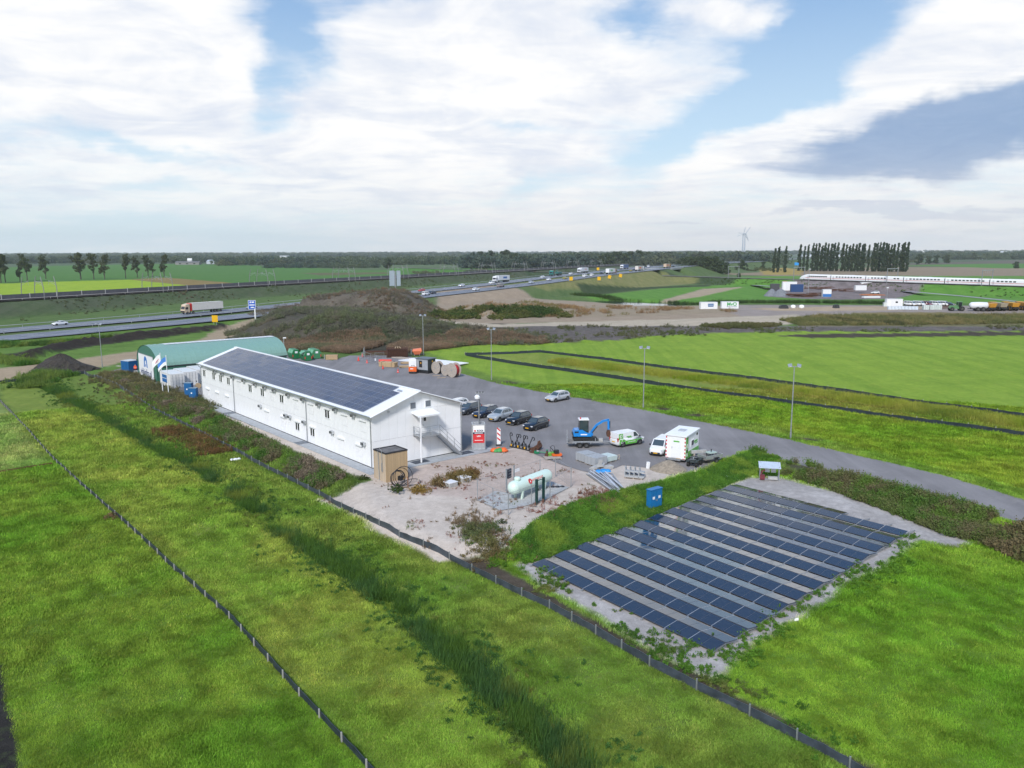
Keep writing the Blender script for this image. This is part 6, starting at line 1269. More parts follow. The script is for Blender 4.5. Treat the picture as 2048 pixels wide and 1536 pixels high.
def lorry(px, off, cabc, boxc, lab, kind='box', extra=None):
    p, th = mwpos(px, off); th += PI if off < 0 else 0; r = thing('lorry', lab, 'lorry', tuple(p), th, 'lorries on the motorway'); cm = paint('cab_%d' % len(_mats), cabc); bm_ = paint('box_%d' % len(_mats), boxc, .5)
    L = 13.6 if kind != 'rigid' else 8; x0 = -L/2-1.2; xc = L/2-.6
    pr = [(xc+.6, .6), (xc+2.75, .6), (xc+2.8, 1.4), (xc+2.6, 2.2), (xc+2.2, 3.5), (xc+.6, 3.8)]
    MB().extr(pr, -1.24, 1.24).build('cab', cm, r); quad(MB(), [(xc+2.78, -1.15, 1.75), (xc+2.78, 1.15, 1.75), (xc+2.42, 1.12, 2.9), (xc+2.42, -1.12, 2.9)], (.05, .05)).build('windscreen', M['glass'], r); MB().box((xc+2.75, 0, .95), (.12, 2.3, .55)).build('grille', M['dark'], r)
    for s in (-1, 1): MB().box((xc+1.7, s*1.245, 2.2), (.9, .03, .8)).build('side_window', M['glass'], r); MB().box((xc+2.45, s*1.42, 2.3), (.15, .2, .7)).build('mirror', M['dark'], r)
    if kind == 'box' or kind == 'curtain':
        MB().box((x0+L/2, 0, 2.6), (L, 2.52, 2.75)).build('trailer_box', bm_, r); MB().box((x0+L/2, 0, 1.15), (L, 2.4, .2)).build('chassis', M['dark'], r); m = MB(); [m.box((x0+L/2, s*1.265, z), (L, .02, .08)) for s in (-1, 1) for z in (1.3, 3.9)]; m.build('edge_trim', M['alu'], r)
        if extra is not None:
            for s in (-1, 1): MB().box((x0+L/2-1, s*1.27, 2.7), (4.5, .02, 1.1)).build('lettering_panel', extra, r)
    elif kind == 'tipper':
        m = MB(); m.loft([[(x0, -1.1, 1.4), (x0+7, -1.1, 1.4), (x0+7, 1.1, 1.4), (x0, 1.1, 1.4)], [(x0-.2, -1.25, 2.6), (x0+7.1, -1.25, 2.6), (x0+7.1, 1.25, 2.6), (x0-.2, 1.25, 2.6)]]); m.build('tipper_body', bm_, r); MB().box((x0+5, 0, 1.1), (11, 1.0, .3)).build('chassis', M['dark'], r); m = MB(); m.bar((x0+8, 0, 1.6), (x0+5, 0, 3.9), .35); m.bar((x0+5, 0, 3.9), (x0+8.5, 0, 3.6), .3); m.build('crane_arm', bm_, r)
    for x in (xc+1.7, xc-.9, x0+1.2, x0+2.5, x0+3.8):
        for s in (-1, 1): wheel(r, x, s*1.1, .5, .32)
    if kind == 'curtain': MB().box((xc-.1, 0, 2.5), (.5, 2.4, 2.9)).build('red_headboard', M['red'], r)
    return r
BLP = mat('print_blue', (.05, .15, .4), .5)
lorry(407, -13.5, (.62, .48, .34), (.72, .68, .62), 'cream lorry with a long pale curtain trailer, left part of the motorway', 'curtain')
lorry(1003, -13.5, WH, WH, 'white lorry with blue lettering, first behind the mound on the motorway', 'box', BLP)
lorry(1112, -13.5, (.02, .2, .17), (.03, .16, .14), 'dark green tipper lorry with a loading crane on the far carriageway', 'tipper')
lorry(1166, -13.5, WH, WH, 'white lorry with faint pink print on the far carriageway', 'box', mat('print_pink', (.7, .5, .48), .5))
lorry(1222, 13.5, (.3, .2, .16), WH, 'white lorry seen from behind with a green mark, near carriageway', 'box', mat('print_green', (.2, .5, .2), .5))
lorry(1249, -13.5, WH, (.06, .12, .28), 'lorry with a dark blue container and white cab on the far carriageway')
lorry(1279, 13.5, WH, (.66, .6, .56), 'white lorry with an orange stripe, near carriageway before the bridge', 'box', M['orange'])
lorry(1334, 13, (.45, .2, .05), (.55, .42, .3), 'brown and orange lorry on the motorway bridge', 'box', M['orange'])
# ------------------------------------------------------------------ high-speed line
BAL = mat('track_slab', (.40, .37, .34), .9, 0, .2, .5); WL = mat('barrier_grey', (.10, .10, .11), .8, 0, .2, .6); WB = mat('low_wall', (.055, .045, .045), .85)
ribbon('railway_trackbed', HSP, -6.5, 6.8, .12, BAL)
def hs():
    t, n = frame(HSP); me = {}
    far = thing('noise_barrier', 'long dark panelled noise barrier along the far side of the high-speed line', 'noise barrier', tuple(HSP[0])); near = thing('track_wall', 'low dark panelled wall along the near side of the high-speed line', 'wall', tuple(HSP[0])); o0 = HSP[0]
    i = 0
    for k in range(len(HSP)-1):
        if HSP[k][1] < 200 or HSP[k][1] > 1250: continue
        for root, off, h, m_, nm in ((far, -6.2, 1.9, WL, 'panel'), (near, 6.6, .7, WB, 'panel')):
            a = HSP[k, :2]+n[k]*off-o0[:2]; b = HSP[k+1, :2]+n[k+1]*off-o0[:2]; d = b-a; L = float(np.linalg.norm(d)); z = HSP[k, 2]-o0[2]
            key = (nm, round(L, 1), h)
            if key not in me: me[key] = MB().box((L/2, 0, h/2), (L-.25, .15, h)).mesh(nm, m_)
            obj(nm, me[key], root, (a[0], a[1], z), math.atan2(d[1], d[0]))
        a = HSP[k, :2]+n[k]*-6.2-o0[:2]
        if 'post' not in me: me['post'] = MB().box((0, 0, 1.0), (.35, .35, 2.2)).mesh('post', M['concrete'])
        obj('post', me['post'], far, (a[0], a[1], HSP[k, 2]-o0[2]))
    # catenary portals with curved legs
    names = ['nearest', 'second', 'third', 'fourth', 'fifth', 'sixth', 'seventh', 'eighth', 'ninth', 'tenth', 'eleventh', 'twelfth']
    i = 0; gm_ = mat('portal_steel', (.23, .23, .23), .6, .2)
    for D in (343, 401, 463, 530, 593, 655, 720, 790, 860, 930, 1000):
        k = int(np.argmin(np.abs(HSP[:, 1]-D))); p = HSP[k]; th = math.atan2(t[k][1], t[k][0])
        r = thing('catenary_portal', '%s pair of bowed catenary masts along the high-speed line, counted from the left' % names[i], 'catenary mast', tuple(p), th, 'catenary masts along the high-speed line'); i += 1
        for x in (-3, 3):
            for s in (-1, 1):
                pts = [(x, s*(6.9+.0), -.5), (x, s*7.0, 3), (x, s*6.6, 6), (x, s*5.6, 9.2)]; m = MB(); m.tube(pts, .17, 6); m.build('mast', gm_, r)
                m = MB(); m.bar((x, s*6.5, 6.6), (x, s*2.2, 7.4), .09); m.bar((x, s*6.7, 5.4), (x, s*2.2, 7.3), .08); m.bar((x, s*2.2, 5.6), (x, s*2.2, 7.6), .08); m.build('bracket', M['steel'], r)
        m = MB(); m.bar((-3, 2.2, 7.4), (3, 2.2, 7.4), .06); m.bar((-3, -2.2, 7.4), (3, -2.2, 7.4), .06); m.build('contact_wire', M['dark'], r)
hs()
# ------------------------------------------------------------------ signs along the motorway
def signs():
    p, th = mwpos(505, 22); p = p.copy(); p[2] -= .5
    r = thing('motorway_sign', 'blue motorway exit sign on a white post beside the cream lorry', 'road sign', tuple(p), R(12)); m = MB().cyl((.9, 0, -.5), (.9, 0, 4.2), .22, None, 8).build('post', M['trim'], r)
    MB().box((0, -.1, 5.1), (2.5, .1, 3.2)).build('border', M['trim'], r); f = MB().box((0, -.16, 5.1), (2.25, .06, 2.95)).build('panel', mat('sign_royal_blue', (.01, .10, .52), .4), r)
    m = MB(); m.extr([(-.75, 5.7), (-.35, 5.7), (-.2, 6.3), (-.6, 6.3)], -.21, -.195); m.box((.35, -.2, 6.0), (.8, .02, .5)); m.box((0, -.2, 5.05), (1.8, .02, .34)); m.box((.1, -.2, 4.2), (1.1, .02, .36)); m.build('lettering', M['trim'], f)
    p = atD(793, 352, 0.0); z = H1(p[0], p[1]); r = thing('sign_board', 'large grey back of a road sign standing behind the dirt mound', 'road sign', (p[0], p[1], z), R(5)); zz = 24-(570-503)*352/1600-z
    MB().cyl((0, .25, -1), (0, .25, zz+6.4), .25, None, 8).build('post', M['steel'], r)
    for x in (-1.85, 1.0): w = 2.2 if x < 0 else 1.7; b = MB().box((x+.45, 0, zz+3.3), (w, .1, 6.6)).build('panel', mat('sign_back_grey', (.33, .40, .46), .5, .2), r); [MB().box((x+.45, -.08, zz+.6+1.1*k), (w, .05, .06)).build('rib', M['steel'], b) for k in range(6)]
    for px, off, zoff, lab in ((430, 22, 0, 'yellow sign below the cream lorry'), (1142, 21.5, 0, 'yellow sign on the near verge, left-most of the four near the bridge'), (1196, -21, 0, 'yellow sign on the far verge above the white vans'), (1198, 26, -1, 'yellow sign on the near slope below the white lorries'), (1219, 26, -1, 'yellow sign on the near slope, left of the tilted one'), (1241, 26, -1, 'yellow sign on the near slope, tilted, closest to the bridge')):
        p, th = mwpos(px, off); r = thing('roadwork_sign', lab, 'road sign', (p[0], p[1], H1(p[0], p[1])), R(-5), 'yellow road work signs'); MB().box((0, 0, 2.0), (2.0, .08, 2.2), ry=.2 if 'tilted' in lab else 0).build('panel', mat('sign_yellow', (.75, .42, .0), .5), r); m = MB(); m.bar((-.5, .08, -.3), (-.5, .08, 2), .1); m.bar((.5, .08, -.3), (.5, .08, 2), .1); m.build('post', M['steel'], r)
    for px, D, z, lab in ((1414, 900, 6, 'bright blue motorway sign above the trees right of the bridge'), (1588, 1150, 2, 'bright blue motorway sign between the poplars')):
        p = atD(px, D, -1); r = thing('motorway_sign', lab, 'road sign', tuple(p), 0); MB().box((0, 0, z+4.0), (6, .2, 4)).build('panel', mat('sign_cyan', (.02, .3, .75), .4), r); m = MB(); m.bar((-2, .2, -1), (-2, .2, z+4), .3); m.bar((2, .2, -1), (2, .2, z+4), .3); m.build('post', M['steel'], r)
signs()
# ------------------------------------------------------------------ the white express train on the right
def train():
    d = np.array([13.8, -20.6, 0]); d = d/np.linalg.norm(d); p0 = np.array([194., 544., 0])+d*.5; th = math.atan2(d[1], d[0]); CL = 24.6
    r = thing('express_train', 'long white express train with a red stripe crossing the fields on the right', 'train', (p0[0], p0[1], 4.75), th); wh = mat('train_white', (.78, .79, .80), .3, 0, .03)
    W_ = 1.45; sec = lambda k, zs=1.0, zb=.25: [(-W_*k, zb), (-W_*k, zb+.6), (-W_*k*1.0, 1.9*zs), (-W_*k*.9, 2.9*zs), (-W_*k*.55, 3.5*zs), (W_*k*.55, 3.5*zs), (W_*k*.9, 2.9*zs), (W_*k, 1.9*zs), (W_*k, zb+.6), (W_*k, zb)]
    win = MB().box((0, 0, 0), (1.35, .03, .68)).mesh('window', M['glass']); dr_ = MB().box((0, 0, 0), (.95, .04, 2.1)).mesh('door', mat('door_grey', (.55, .57, .6), .4))
    for k in range(8):
        x0 = k*CL; m = MB()
        if k == 0:
            st = [(0.1, .25, .28), (.9, .5, .45), (2.4, .75, .68), (4.6, .93, .9), (7, 1, 1), (CL-.5, 1, 1)]; m.loft([[(x, y, z) for y, z in sec(kk, zs)] for x, kk, zs in st])
        else: m.loft([[(x, y, z) for y, z in sec(1)] for x in (x0+.1, x0+CL-.5)])
        c = m.build('coach', wh, r)
        MB().box((x0+CL/2+(1.5 if k == 0 else 0), 0, .05), (CL-1.2-(3 if k == 0 else 0), 2.6, .75)).build('underframe', M['dark'], c)
        for s in (-1, 1):
            MB().box((x0+CL/2+(2.5 if k == 0 else 0), s*(W_+.01), 1.28), (CL-1-(5 if k == 0 else 0), .03, .2)).build('red_stripe', M['red'], c)
            nw = 9; xs = np.linspace(x0+(8.5 if k == 0 else 4.2), x0+CL-3.6, nw)
            for j, x in enumerate(xs):
                if k % 3 == 2 and j in (5, 6): continue
                obj('window', win, c, (x, s*(W_-.0), 2.2))
            obj('door', dr_, c, (x0+1.8 if k else 7.2, s*(W_+.0), 1.55))
        if k: MB().box((x0-.2, 0, 1.6), (.65, 2.2, 2.6)).build('gangway', M['dark'], c)
        if k in (1, 3, 5): MB().box((x0+CL*.5, 0, 3.55), (7, 1.4, .25)).build('roof_equipment', mat('roof_eq', (.5, .52, .55), .6), c)
    w = obj('cab_window', quad(MB(), [(1.0, -.6, 1.35), (1.0, .6, 1.35), (3.2, .8, 2.55), (3.2, -.8, 2.55)][::-1], (.05, .05), .06).mesh('cab_window', M['glass']), r)
    for P in (TRP, TRP0): ribbon('railway_trackbed', P, -5, 5, .1, mat('ballast', (.17, .15, .14), .95, 0, .25, 1))
    # masts and portals of this line
    t, n = frame(TRP); pos = np.r_[TRP0[::4], TRP[::4]]; names = 0
    k = 0
    for P in (TRP0, TRP):
        t, n = frame(P); seg = np.r_[0, np.cumsum(np.linalg.norm(np.diff(P[:, :2], axis=0), axis=1))]
        for s in np.arange(20 if P is TRP else 240, seg[-1]-20, 62):
            i = int(np.argmin(np.abs(seg-s))); p = P[i]; x = proj(p)[0]
            if x < 1395 or x > 2060: continue
            r = thing('catenary_mast', 'grey catenary portal over the express train line, %s from the left' % ORD[k], 'catenary mast', tuple(p), math.atan2(t[i][1], t[i][0]), 'catenary portals of the train line'); k += 1
            for y in (-5.6, 5.6): MB().bar((0, y, -1), (0, y, 8.6), .32).build('mast', mat('portal_steel2', (.25, .26, .27), .6, .2), r)
            m = MB(); m.bar((0, -6, 8.2), (0, 6, 8.2), .35); [m.bar((0, y, 8.2), (0, y, 6.6), .1) for y in (-2.2, 0, 2.2)]; m.build('beam', M['steel'], r)
train()

# ------------------------------------------------------------------ site yards in the middle distance on the right
def far_site():
    wh = (.76, .77, .78)
    def cab(label, px, py, w, h, d=2.5, col=wh, z=-.5, win=True, name='site_cabin', rz=None, grp='site cabins in the distance', band=None):
        p = gt(px, py); r = thing(name, label, 'site cabin', tuple(p), R(-8) if rz is None else rz, grp); m_ = mat('cabin_%d' % len(_mats), col, .5)
        MB().box((0, d/2, h/2), (w, d, h)).build('wall', m_, r); MB().box((0, d/2, h+.04), (w+.1, d+.1, .1)).build('roof', m_, r)
        if win: MB().box((w*.12, -.02, h*.6), (w*.14, .04, h*.22)).build('window', M['glass'], r); MB().box((-w*.33, -.02, h*.42), (.8, .04, h*.78)).build('door', M['trim'], r)
        if band: MB().box((0, -.02, h*.22), (w, .05, h*.4)).build('blue_panel', mat('panel_blue', band, .5), r)
        return r
    c = cab('white container with a blue shield emblem, left of the pair on the dirt yard', 1418, 618, 7.0, 2.7, 2.5, wh, win=False, rz=R(2)); m = MB(); m.extr([(-.3, .95), (1.7, .95), (1.9, 1.3), (1.9, 2.2), (-.5, 2.2), (-.5, 1.2)], -.05, -.01); e = m.build('emblem', M['blue'], c); MB().box((.7, -.07, 1.6), (2.2, .02, .16)).build('white_line', M['trim'], e)
    c = cab('white container with big green lettering, right of the pair on the dirt yard', 1460, 617, 7.0, 2.7, 2.5, wh, win=False, rz=R(-3)); gr = mat('letter_green', (.05, .36, .10), .5)
    text('MvO', 'lettering', 2.0, c, (.7, -.03, 1.75), (PI/2, 0, 0), gr, .01, bold=.06); text('Martens en Van Oord', 'lettering', .44, c, (.7, -.03, .75), (PI/2, 0, 0), mat('letter_navy', (.03, .07, .2), .5), .01, bold=.012)
    for px, py, w, lab in ((1567, 617, 3.0, 'black pile of tyres or mats at the edge of the dirt yard'), (1672, 616, 1.8, 'small dark container at the edge of the dirt yard')):
        p = gt(px, py); o = thing('dark_pile' if w > 2 else 'dark_bin', lab, 'pile', tuple(p)); MB().loft([[(x*w*.6, y*1.2, 0) for x, y in ((-1, -1), (1, -1), (1, 1), (-1, 1))], [(x*w*.5, y*1.0, 1.1) for x, y in ((-1, -1), (1, -1), (1, 1), (-1, 1))], [(x*w*.3, y*.6, 1.5) for x, y in ((-1, -1), (1, -1), (1, 1), (-1, 1))]]).build('body', M['dark'], o)
    for px, lab in ((1586, 'white big bag, left of two on the dirt yard'), (1603, 'white big bag, right of two on the dirt yard')):
        o = thing('big_bag', lab, 'big bag', tuple(gt(px, 617)), .2, 'big bags on the dirt yard'); m = MB(); m.lathe([(.9, 0), (1.05, .6), (.95, 1.2), (.4, 1.5), (.05, 1.5)], (0, 0, 0), 10); m.build('bag', M['white'], o, True)
    # right-hand group
    cab('white site cabin with a small window beside the parked vans', 1789, 613, 6.6, 3.1, rz=R(-6)); cab('small pale utility box left of the white site cabin', 1772, 613, 1.8, 1.6, 1.6, (.6, .65, .62), win=False)
    o = thing('light_tower', 'thin pole with a lamp behind the white site cabin', 'light pole', tuple(gt(1773, 607))); MB().cyl((0, 0, 0), (0, 0, 7), .1, None, 6).build('pole', M['steel'], o); MB().box((0, 0, 7.1), (.9, .4, .4)).build('lamp', M['lens'], o)
    o = thing('wrapped_row', 'low row of goods wrapped in white and pale blue plastic in front of the vans', 'wrapped goods', tuple(gt(1805, 619)), R(-5)); me = MB().box((0, 0, .65), (1.2, 1.3, 1.3)).mesh('bundle', mat('plastic_wrap', (.6, .68, .76), .3, 0, .2, 2))
    for k in range(9): obj('bundle', me, o, ((k-4)*1.3, 0, random.uniform(-.05, .05)), random.uniform(-.04, .04))
    for k, px in enumerate((1817, 1835, 1849, 1868, 1883)):
        th = R(-62); car(('white van parked %s' % ('next to the white cabin', 'second from the white cabin', '', 'right of the maroon van', 'last before the dark machines')[k]) if k != 2 else 'maroon van parked between white vans', wh if k != 2 else (.18, .04, .05), gt(px+3, 611.5), th, 'bus', 'vans parked on the dirt yard', True, 'van', 'van')
    for k, px in enumerate((1851, 1864, 1876)):
        o = thing('crate_stack', '%s pale grey-green crate in the row before the vans' % ('left-hand', 'middle', 'right-hand')[k], 'crate', tuple(gt(px, 619)), R(-5), 'pale crates before the vans'); MB().box((0, 0, .9), (2.2, 1.8, 1.8)).build('box', mat('pale_crate', (.5, .57, .54), .6), o); [MB().box((x, -.91, .9), (.08, .04, 1.7)).build('batten', M['trim'], o) for x in (-.9, 0, .9)]
    # tractor with slurry tanker
    p = gt(1915, 622); th = R(172); r = thing('tractor', 'green tractor with pale wheels coupled to a white tanker', 'tractor', tuple(p), th); g = mat('tractor_green', (.10, .24, .10), .4); pw = mat('pale_rim', (.6, .6, .5), .5)
    m = MB(); m.extr([(-.3, .9), (3.2, 1.0), (3.3, 1.6), (2.9, 2.1), (-.2, 2.2)], -.6, .6); m.build('body', g, r); m = MB(); [m.bar((x, y, 1.8), (x*.9, y*.9, 3.5), .14) for x in (-1.3, .3) for y in (-.8, .8)]; m.box((-.5, 0, 3.6), (2.0, 1.9, .18)); m.build('cab_frame', g, r); MB().box((-.5, 0, 2.7), (1.5, 1.6, 1.5)).build('cab_window', M['glass'], r)
    for x, rr, w in ((-1.2, .95, .6), (2.4, .8, .5)):
        for s in (-1, 1): wheel(r, x, s*1.1, rr, w, pw)
    t = thing('tanker_trailer', 'white cylindrical tanker trailer on big pale wheels', 'tanker', tuple(p+np.array([7.4, -1.0, 0])), th); MB().lathe([(.05, -3.6), (.8, -3.45), (1.25, -3.1), (1.35, 0), (1.25, 2.6), (.7, 3.2), (.05, 3.3)], (0, 0, 2.25), 18, 'x').build('tank', mat('tank_white', (.72, .74, .76), .4, 0, .08), t, True); MB().box((.2, 0, .95), (7, 1, .3)).build('chassis', M['dark'], t)
    for x in (-1.4, .5):
        for s in (-1, 1): wheel(t, x, s*1.25, .85, .6, pw)
    m = MB(); m.box((-4.0, 0, 1.0), (.8, 2.0, .9)); m.bar((-4.4, -1, .5), (-4.4, 1, .5), .2); m.build('injector', M['dark'], t)
    o = thing('plough', 'rust-dark field implement standing behind the pale crates', 'implement', tuple(gt(1892, 618)), R(20)); m = MB(); [m.bar((x, 0, .2), (x+.5, 0, 1.4), .15) for x in np.arange(-2, 2, .5)]; m.bar((-2, 0, 1.2), (2.4, 0, 1.2), .2); m.build('frame', M['rust'], o)
    car('dark car parked between the vans and the green tractor', (.02, .022, .03), gt(1899, 612), R(-60), 'suv')
    ye = mat('dumper_yellow', (.62, .30, .03), .5)
    for k, (px, py) in enumerate(((1962, 621.5), (1985, 621), (2010, 620.5), (2037, 620))):
        r = thing('dump_truck', 'yellow articulated dump truck, %s in the row by the tanker' % ('closest', 'second', 'third', 'furthest')[k], 'dump truck', tuple(gt(px+6, py)), R(98-4*k), 'dump trucks parked in a row'); m = MB()
        m.loft([[(-4.6, -1.2, 1.6), (.4, -1.2, 1.6), (.4, 1.2, 1.6), (-4.6, 1.2, 1.6)], [(-5.2, -1.5, 3.2), (.9, -1.5, 3.2), (.9, 1.5, 3.2), (-5.2, 1.5, 3.2)]]); m.build('tipper_body', ye if k != 1 else mat('dusty_tan', (.40, .34, .24), .8), r); m = MB(); m.extr([(1.3, 1.0), (4.6, 1.0), (4.7, 2.0), (3.2, 2.3), (3.0, 3.3), (1.4, 3.3)], -1.2, 1.2); m.build('cab', ye, r); MB().box((2.2, 0, 2.8), (1.75, 2.43, .7)).build('cab_window', M['glass'], r)
        for x in (-3.4, -1.5, 3.4):
            for s in (-1, 1): wheel(r, x, s*1.2, .9, .6, M['rust'] if k == 1 else ye)
        MB().box((-5.0, 0, 1.2), (.3, 2.2, .5)).build('rear_light_bar', M['dark'], r)
    # construction yard beyond
    Cc = lambda px, py: tuple(gt(px, py))
    cab('dark grey cabin at the left end of the construction yard', 1550, 583.5, 5, 4.6, 3, (.06, .06, .07), win=False); cab('white tall cabin wall in the construction yard, left part', 1579, 581, 8.5, 5.2, 3, wh); cab('navy blue container in the construction yard', 1594, 584, 7, 4.4, 3, (.01, .05, .16), win=False); cab('long white site hut at the back of the construction yard', 1692, 573.5, 13.5, 3, 3, wh); cab('blue hut beside the long white site hut', 1671, 573.8, 6, 2.6, 3, (.02, .2, .5), win=False)
    cab('white two-level site office at the right of the construction yard', 1735, 580, 7.5, 4.6, 4, wh); cab('white lower annex left of the two-level site office', 1722, 580.5, 6, 2.6, 3, wh, win=False); cab('small white and blue cabin standing alone at the front of the construction yard', 1654, 594, 4.2, 3.8, 3, wh, win=False, band=(.03, .16, .45)); cab('orange cabin behind the construction yard', 1610, 570.5, 3.5, 2.5, 2.5, (.7, .12, .03), win=False); cab('orange upright machine in the construction yard', 1569.5, 579, 2.4, 5.0, 2, (.65, .14, .05), win=False, name='site_machine'); cab('grey-white shed at the right edge of the construction yard', 1800, 583, 7, 2.4, 3, (.55, .58, .6), win=False)
    for px, py, w, h, lab, c in ((1543, 592, 4.5, 4.0, 'grey stone heap, left of two at the front of the construction yard', (.19, .20, .22)), (1561, 592.5, 5.2, 4.2, 'grey stone heap, right of two at the front of the construction yard', (.19, .2, .22))):
        o = thing('stone_heap', lab, 'heap', Cc(px, py), 0, 'stone heaps in the construction yard'); MB().lathe([(w, -.3), (w*.7, h*.3), (w*.35, h*.75), (.1, h*.98)], (0, 0, 0), 16).build('heap', mat('stone_grey', c, .95, 0, .3, 2, .5), o)
    for k, (px, py, w, lab) in enumerate(((1590, 593.5, 9, 'low rusty heap of sheet piles, front left of the construction yard'), (1615, 594, 10, 'rusty heap of steel frames in the middle front of the construction yard'), (1632, 592, 7, 'rusty steel coil heap beside the small white and blue cabin'), (1640, 579, 15, 'long rusty stack of steel at the back left of the construction yard'), (1680, 583, 14, 'long rusty stack of steel in the middle of the construction yard'), (1548, 578, 8, 'flat brown timber platform at the left corner of the construction yard'), (1745, 591, 10, 'orange-brown steel girders at the right of the construction yard'))):
        o = thing('steel_stack', lab, 'steel stack', Cc(px, py), R(-5), 'steel stacks in the construction yard'); m = MB(); rnd = random.Random(k)
        for j in range(26): x = rnd.uniform(-w/2, w/2); y = rnd.uniform(-2, 2); z = rnd.uniform(.1, 1.6 if k not in (5, 6) else .5); m.bar((x-rnd.uniform(1, 3), y, z), (x+rnd.uniform(1, 3), y+rnd.uniform(-.6, .6), z+rnd.uniform(-.3, .3)), .3)
        m.build('bar_bundle', M['rust'] if k < 5 else M['oldwood'] if k == 5 else mat('rust_orange', (.4, .16, .07), .8), o)
    car('white pick-up parked at the right of the construction yard', wh, gt(1750, 587.5), R(175), 'suv')
    o = thing('scaffold', 'grey scaffold frame stack at the back of the construction yard', 'scaffold', Cc(1690, 577), R(-4)); m = MB()
    for x in np.arange(-26, 20, 3.0): m.bar((x, 0, 0), (x, 0, 3.6), .15)
    m.bar((-26, 0, 1.8), (20, 0, 1.8), .12); m.bar((-26, 0, 3.4), (20, 0, 3.4), .12); m.build('frame', M['steel'], o)
    o = thing('board_stack', 'low white board stack at the front right of the construction yard', 'board stack', Cc(1742, 596), R(8)); [MB().box((0, 0, .2+.3*k), (9, 2.2, .25)).build('board', M['trim'], o) for k in range(3)]
    for px, lab in ((1664, 'thin lamp pole in the construction yard'),): o = thing('lamp_pole', lab, 'light pole', Cc(1616, 589)); MB().cyl((0, 0, 0), (0, 0, 14), .14, .1, 6).build('pole', M['steel'], o); MB().box((.3, 0, 14), (1.0, .4, .3)).build('lamp', M['lens'], o)
    rdm = mat('service_road_grey', (.30, .30, .31), .9)
    P = np.array([gt(px, py) for px, py in ((1318, 560), (1380, 563), (1440, 566.5), (1500, 570), (1545, 573))]); ribbon('service_road', P, -2.6, 2.6, .12, rdm)
    P = np.array([gt(px, py) for px, py in ((1790, 581), (1850, 586), (1920, 592), (2000, 600), (2080, 608))]); ribbon('service_road', P, -2.2, 2.2, .12, rdm)
far_site()

# ------------------------------------------------------------------ trees
def leaf_mat(name, col, tr=.25, inst=False):
    m = bpy.data.materials.new(name); m.use_nodes = True; T = NT(m.node_tree)
    if inst: c = T.n('ShaderNodeAttribute', attribute_name='col', attribute_type='INSTANCER').outputs[0]
    else:
        oi = T.n('ShaderNodeObjectInfo').outputs['Random']; P = T.n('ShaderNodeNewGeometry').outputs['Position']
        c = T.mix(T.noise(P, .5, 3), tuple(v*.7 for v in col), tuple(v*1.35 for v in col)); c = T.mix(T.m('MULTIPLY', oi, .35), c, (col[0]*1.3, col[1]*1.05, col[2]*.9))
    d = T.n('ShaderNodeBsdfDiffuse', {'Color': c}); t = T.n('ShaderNodeBsdfTranslucent', {'Color': c}); mx = T.n('ShaderNodeMixShader', {0: tr, 1: d.outputs[0], 2: t.outputs[0]})
    o = T.n('ShaderNodeOutputMaterial'); T.t.links.new(mx.outputs[0], o.inputs[0]); return m
def leaves(cl, per, size, rnd, flat=.5):
    """leaf quads spread through clumps (x, y, z, radius)"""
    vs = []; fs = []
    for x, y, z, r in cl:
        for _ in range(per):
            v = rnd.normal(size=3); v /= np.linalg.norm(v)+1e-9; q = np.array([x, y, z])+v*r*rnd.uniform(.45, 1.0)**.6
            n = v+rnd.normal(size=3)*.6; n /= np.linalg.norm(n); a = np.cross(n, rnd.normal(size=3)); a /= np.linalg.norm(a)+1e-9; b = np.cross(n, a); s = size*rnd.uniform(.6, 1.3); i = len(vs)
            vs += [tuple(q-a*s*.5), tuple(q+b*s*.32), tuple(q+a*s*.5), tuple(q-b*s*.32)]; fs.append((i, i+1, i+2, i+3))
    return vs, fs
BARK = mat('bark', (.07, .06, .05), .9, 0, .3, 3)
